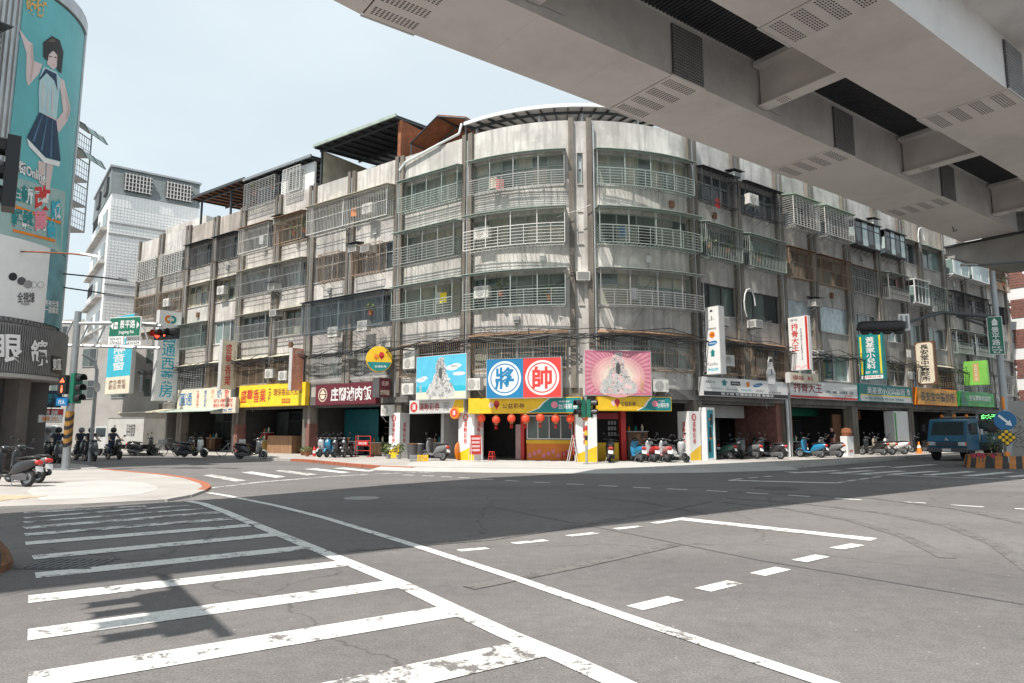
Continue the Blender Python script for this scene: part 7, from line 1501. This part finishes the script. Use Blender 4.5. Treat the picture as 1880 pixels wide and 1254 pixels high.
block('far_street_building', 'hazy grey building closing the side street', -64, 84, R_(-10), 30, 10, 15, 'wall_grey', 4, 8)
# far right end of the road
cx, cy = S(50.5, 1.5); BR = thing('brick_tower', 'white and red brick tower beyond the right end of the block', 'building', (cx, cy, 0), R_(36)); MB().box(0, 14, 0, 10, 0, 26).build('wall', 'tile_white', BR, False)
random.seed(4)
for f in range(8):
    z = 3.5 + f * 2.7
    for k in range(5):
        m = MB(); [m.box(.6 + k * 2.7 + random.uniform(0, .3), 2.6 + k * 2.7 - random.uniform(0, .3), -.05, -.002 - .001 * r_, z + r_ * .24, z + .2 + r_ * .24) for r_ in range(7)]; m.build('brick_panel', 'red_tile', BR, False)
        m = MB(); [m.box(-.05, -.002 - .001 * r_, .4 + k * 1.9 + random.uniform(0, .3), 1.9 + k * 1.9 - random.uniform(0, .2), z + r_ * .24, z + .2 + r_ * .24) for r_ in range(7)]; m.build('brick_panel', 'red_tile', BR, False)
block('far_road_building', 'distant pale building at the end of the main road', 78, 92, R_(36), 30, 12, 18, 'wall_cream', 5, 8)

# ------------------------------------------------------------------ right hand mast, island and signs
mx, my = 21.7, 30.2; P2 = thing('mast_arm_pole', 'dark grey mast with long signal arm and green road sign at the right edge', 'signal pole', (mx, my, 0))
tz = at_d(1830, 498, my)[2]; MB().tube([(mx, my, 0), (mx, my, tz)], .16, 12, .11).build('shaft', 'steel', P2)
e = at_d(1575, 604, 28.6); m = MB(); am = at_d(1838, 580, my); m.tube([(mx, my, am[2] - .05), ((mx + e[0]) / 2 + .6, (my + e[1]) / 2, am[2] + .02), (e[0] + 1.8, e[1], e[2] + .2)], .09, 8, .06); m.build('arm', 'steel_dark', P2)
MB().tube([(mx, my, am[2] - 1.3), (mx - .7, my - .15, am[2] - .45), (mx - 2.0, my - .4, am[2] - .1)], .05, 6).build('brace', 'steel_dark', P2)
r = thing('traffic_light', 'black horizontal traffic light seen from behind on the right mast arm', 'traffic light', (e[0] + 1.0, e[1], e[2] + .12), R_(172)); cap = MB(); cap.rings2([(0, 0, 0, 0)] * 0 or [(-.95, -.10, .10, .08), (-.90, -.20, .20, .13), (-.75, -.23, .23, .16), (.75, -.23, .23, .16), (.90, -.20, .20, .13), (.95, -.10, .10, .08)], 14); cap.build('housing', 'black', r, False, True)
for k in range(4):
    cx_ = -.66 + k * .44; MB().disc(cx_, 0, .16, -.165, 18).build('lens', 'lens_dark', r, False); v_ = MB(); aa = [R_(-25 + 230 * j / 10) for j in range(11)]
    v_.skin([[(cx_ + .2 * math.cos(t_), y_, -.05 + .2 * math.sin(t_)) for t_ in aa] + [(cx_ + .185 * math.cos(t_), y_, -.05 + .185 * math.sin(t_)) for t_ in reversed(aa)] for y_ in (-.15, -.45)]); v_.build('visor', 'black', r, False)
    MB().rings2([(cx_ - .17, -.30, -.2, .12), (cx_ - .1, -.36, -.2, .14), (cx_ + .1, -.36, -.2, .14), (cx_ + .17, -.30, -.2, .12)], 8).build('lamp_back', 'black', r, False)
q = at_d(1661, 607, 28.7); r = sign_at('lane_plate', 'small white lane plate on the right mast arm', *q, R_(-20), .42, .72, .03, 'white', 'white'); art(r, 'symbol', 'grey', [[(-.14, .08), (-.05, .08), (-.05, .64), (-.14, .64)], [(.05, .08), (.14, .08), (.14, .64), (.05, .64)], [(-.05, .32), (.05, .32), (.05, .4), (-.05, .4)]], -.012)
q = at_d(1831, 651, my - .3); r = sign_at('vertical_road_sign', 'green vertical Jingping Road sign on the right mast', q[0], q[1], q[2], R_(-22), .58, 1.7, .05, 'white', 'sign_green', rim=.025)
write(r, '景平路', 0, .82, .3, .82, 'white', vertical=True); write(r, 'Jing-\nping\nRd.', 0, .22, .4, .32, 'white'); art(r, 'arrow', 'white', [[(-.13, 1.45), (.13, 1.45), (0, 1.63)]], -.012); art(r, 'route_shield', 'white', [[(-.1, 1.3), (.1, 1.3), (.1, 1.44), (-.1, 1.44)]], -.012)
t = thing('street_lamp', 'curved arm street lamp reaching in from the right edge', 'street lamp', (25.5, 30, 0)); a = at_d(1778, 488, 28.5); m = MB(); m.tube([(25.5, 30, 0), (25.5, 30, 7.2), (25.0, 29.8, 8.4), (23.2, 29.3, 9.0), a], .09, 8, .04); m.build('shaft', 'steel_dark', t); hd = MB(); hd.skin([[(a[0] + x_, a[1] + y_, a[2] + z_) for y_, z_ in ((-.1, 0), (.1, 0), (.06, .08), (-.06, .08))] for x_ in (-.3, .1, .35)]); hd.build('lamp_head', 'grey', t)
# island
ic = ground(1836, 858); IS = thing('traffic_island', 'concrete traffic island edged with orange and black striped blocks', 'traffic island', (ic[0], ic[1], 0))
ix, iy = ic[0] + 1.6, ic[1] + 1.3; ca, sa_ = math.cos(R_(36)), math.sin(R_(36))
def IP(t_, n_, z): return (ix + t_ * ca - n_ * sa_, iy + t_ * sa_ + n_ * ca, z)
oval = []
for k in range(40): a = 2 * math.pi * k / 40; oval.append((3.4 * math.copysign(abs(math.cos(a)) ** .75, math.cos(a)), 1.45 * math.copysign(abs(math.sin(a)) ** .75, math.sin(a))))
m = MB(); m.skin([[IP(t_ * .86, n_ * .8, z) for t_, n_ in oval] for z in (0, .32)]); m.build('core', 'concrete', IS)
for k in range(40):
    p, q_ = oval[k], oval[(k + 1) % 40]
    m = MB(); m.hexa([IP(p[0], p[1], 0), IP(q_[0], q_[1], 0), IP(q_[0] * .87, q_[1] * .81, 0), IP(p[0] * .87, p[1] * .81, 0), IP(p[0] * .97 + .12, p[1] * .96, .52), IP(q_[0] * .97 + .12, q_[1] * .96, .52), IP(q_[0] * .87 + .12, q_[1] * .81, .5), IP(p[0] * .87 + .12, p[1] * .81, .5)]); m.build('striped_block', M('stripe_orange', (.50, .19, .05), .8, var=.25, scale=5, dirt=(.1, .09, .08), dirtamt=.6) if k % 2 else M('stripe_black', (.05, .05, .05), .8, var=.3, scale=5), IS)
pb = at_d(1862, 835, 30.2); t = thing('concrete_block', 'tall grey concrete block with scrawled marks on the island', 'concrete block', (pb[0] + 1.25, 30.6, .3), R_(-38)); MB().box(-1.15, 1.3, -.5, 1.4, 0, 2.6).build('block', 'concrete', t, False)
m = MB(); [m.tube([(-.75 + .2 * i, -.505, 1.9 - .45 * j), (-.6 + .2 * i + .15 * (j % 2), -.505, 1.75 - .45 * j), (-.8 + .2 * i, -.505, 1.55 - .45 * j), (-.6 + .2 * i, -.505, 1.45 - .45 * j)], .014, 4) for i in range(2) for j in range(3)]; m.build('scrawl', 'black', t, False)
m = MB(); [m.box(-1.16, 1.31, -.506, -.5, z, z + .02) for z in (.9, 1.75)]; m.build('formwork_line', 'grey', t, False)
# arrow disc and reflector diamond on their post
ab = at_d(1845, 772, 28.0); t = thing('arrow_sign', 'round blue sign with a white diagonal arrow over a yellow reflector diamond', 'sign', (ab[0], 28.0, .3), R_(-24)); zc = ab[2] - .3
MB().tube([(0, .05, 0), (0, .05, zc + .45)], .035, 8).build('post', 'galv', t, False); MB().lathe([(.02, -.01), (.39, -.01), (.39, .012), (.02, .012)], 32, (0, 0, zc), 'y').build('disc', M('sign_blue', (.01, .13, .30), .45), t, False)
c, s = math.cos(R_(-45)), math.sin(R_(-45)); art(t, 'arrow', 'white', [[(x_ * c - z_ * s, zc + x_ * s + z_ * c) for x_, z_ in ((-.3, -.045), (.1, -.045), (.1, -.13), (.31, 0), (.1, .13), (.1, .045), (-.3, .045))]], -.016)
zd = at_d(1848, 803, 28.0)[2] - .3; m = MB(); m.slab([(-.36, zd), (0, zd - .36), (.36, zd), (0, zd + .36)], -.012, .01); m.build('diamond', 'black', t, False)
for i in range(3):
    for j in range(3): u_, v_ = (i - 1) * .16, (j - 1) * .16; m = MB(); m.lathe([(.07, 0), (.068, -.02), (.03, -.028), (.005, -.03)], 12, ((u_ - v_) * .72, -.013, zd + (u_ + v_) * .72), 'y'); m.build('reflector', 'yellow', t, False)
MB().lathe([(.055, .0), (.055, .5)], 10, (0, .05, zc + .46)).build('striped_cap', 'orange', t, False)
for i, (u, v) in enumerate([(1787, 839), (1797, 837), (1804, 839), (1823, 841)]):
    x_, y_, z_ = at_d(u, v, 28.4); t = thing('reflector_post', 'short post with red round reflector on the island, %s from the left' % ('first', 'second', 'third', 'fourth')[i], 'reflector', (x_, y_, .3), 0, 'red reflectors on the island'); MB().tube([(0, 0, 0), (0, 0, max(.2, z_ - .3))], .02, 6).build('post', 'darkgrey', t, False); MB().lathe([(.02, -.03), (.09, -.03), (.09, .03), (.02, .03)], 14, (0, 0, max(.25, z_ - .25)), 'y').build('reflector', M('reflector_red', (.35, .02, .05), .35), t, False)
x_, y_, z_ = at_d(1850, 843, 27.8); t = thing('reflector_post', 'short post with orange round reflector below the yellow diamond', 'reflector', (x_, y_, .3)); MB().tube([(0, 0, 0), (0, 0, .3)], .02, 6).build('post', 'darkgrey', t, False); MB().lathe([(.02, -.03), (.1, -.03), (.1, .03), (.02, .03)], 14, (0, 0, .35), 'y').build('reflector', 'orange', t, False)
# near left: striped block and the two-way signal arm whose shadow falls on the crossing
t = thing('striped_kerb_block', 'worn brown and black striped round concrete block at the lower left edge', 'concrete block', (-6.42, 7.95, 0), R_(25))
M('stripe_brown', (.20, .095, .045), .85, var=.3, scale=6, dirt=(.08, .07, .06), dirtamt=.8)
for k in range(12):
    pr_ = [(.64, 0), (.66, .08), (.60, .20), (.52, .31), (.42, .35)]; a0, a1 = R_(-180 + k * 30), R_(-180 + (k + 1) * 30); m = MB()
    m.skin([[(r_ * math.cos(a + z_ * 1.2), r_ * math.sin(a + z_ * 1.2), z_) for r_, z_ in pr_] for a in (a0, (a0 + a1) / 2, a1)], False); m.build('striped_block', 'stripe_brown' if k % 2 else 'stripe_black', t, False)
MB().lathe([(.41, 0), (.41, .34), (.02, .35)], 18).build('core', 'concrete', t, False)
PX, PY = -7.94, 8.24; P3 = thing('near_signal_pole', 'signal pole with two arms standing just outside the left edge', 'signal pole', (PX, PY, 0)); dx, dy = .59, -.81; ZA = 5.85
MB().tube([(PX, PY, 0), (PX, PY, ZA + .3)], .12, 10, .09).build('shaft', 'galv', P3); MB().tube([(PX, PY, ZA), (PX + 6.3 * dx, PY + 6.3 * dy, ZA)], .06, 8).build('arm', 'galv', P3); MB().tube([(PX, PY, ZA), (-8.25, 10.8, ZA)], .05, 8).build('arm', 'galv', P3)
ang = math.atan2(dy, dx)
for (lx, ly, lz), n_, vert, lab in (((PX + 5.15 * dx - .12, PY + 5.15 * dy - .08, ZA - .28), 4, False, 'black four-lamp signal on the near arm above the zebra crossing'), ((-8.25, 10.65, ZA - .1), 3, True, 'black vertical signal cut by the left edge of the picture')):
    r = thing('traffic_light', lab, 'traffic light', (lx, ly, lz), ang); sig_head(r, n_, (None,) * 4, vert, 'black', .55 if not vert else .26, .125 if not vert else .18)
# central pole with two green heads, notices taped round it
x, y = ground(1077, 852, .12); P4 = thing('central_signal_pole', 'slim grey signal pole taped with notices in front of the lottery shop', 'signal pole', (x, y, .12)); zt = at_d(1077, 728, y)[2]
MB().tube([(x, y, .12), (x, y, zt)], .06, 10).build('shaft', 'galv', P4); MB().lathe([(.17, 0), (.17, .03), (.08, .06)], 14, (x, y, .12)).build('base_plate', 'steel', P4)
for sg, lab in ((-1, 'left'), (1, 'right')):
    r = thing('traffic_light', 'green cased two-lamp light on the %s of the central pole' % lab, 'traffic light', (x + sg * .26, y, at_d(1077, 750, y)[2]), R_(90 * sg + (20 if sg < 0 else -20))); sig_head(r, 2, (None, None), True); MB().tube([(-.0, .17, .2), (-.05 * sg, .26, .2)], .02, 5).build('mount', 'galv', r, False)
for k, mm in enumerate(('yellow', 'black', 'yellow', 'red', 'white', 'orange')): MB().lathe([(.068, 0), (.068, .2)], 10, (x, y, .95 + k * .215)).build('taped_notice', mm, P4)
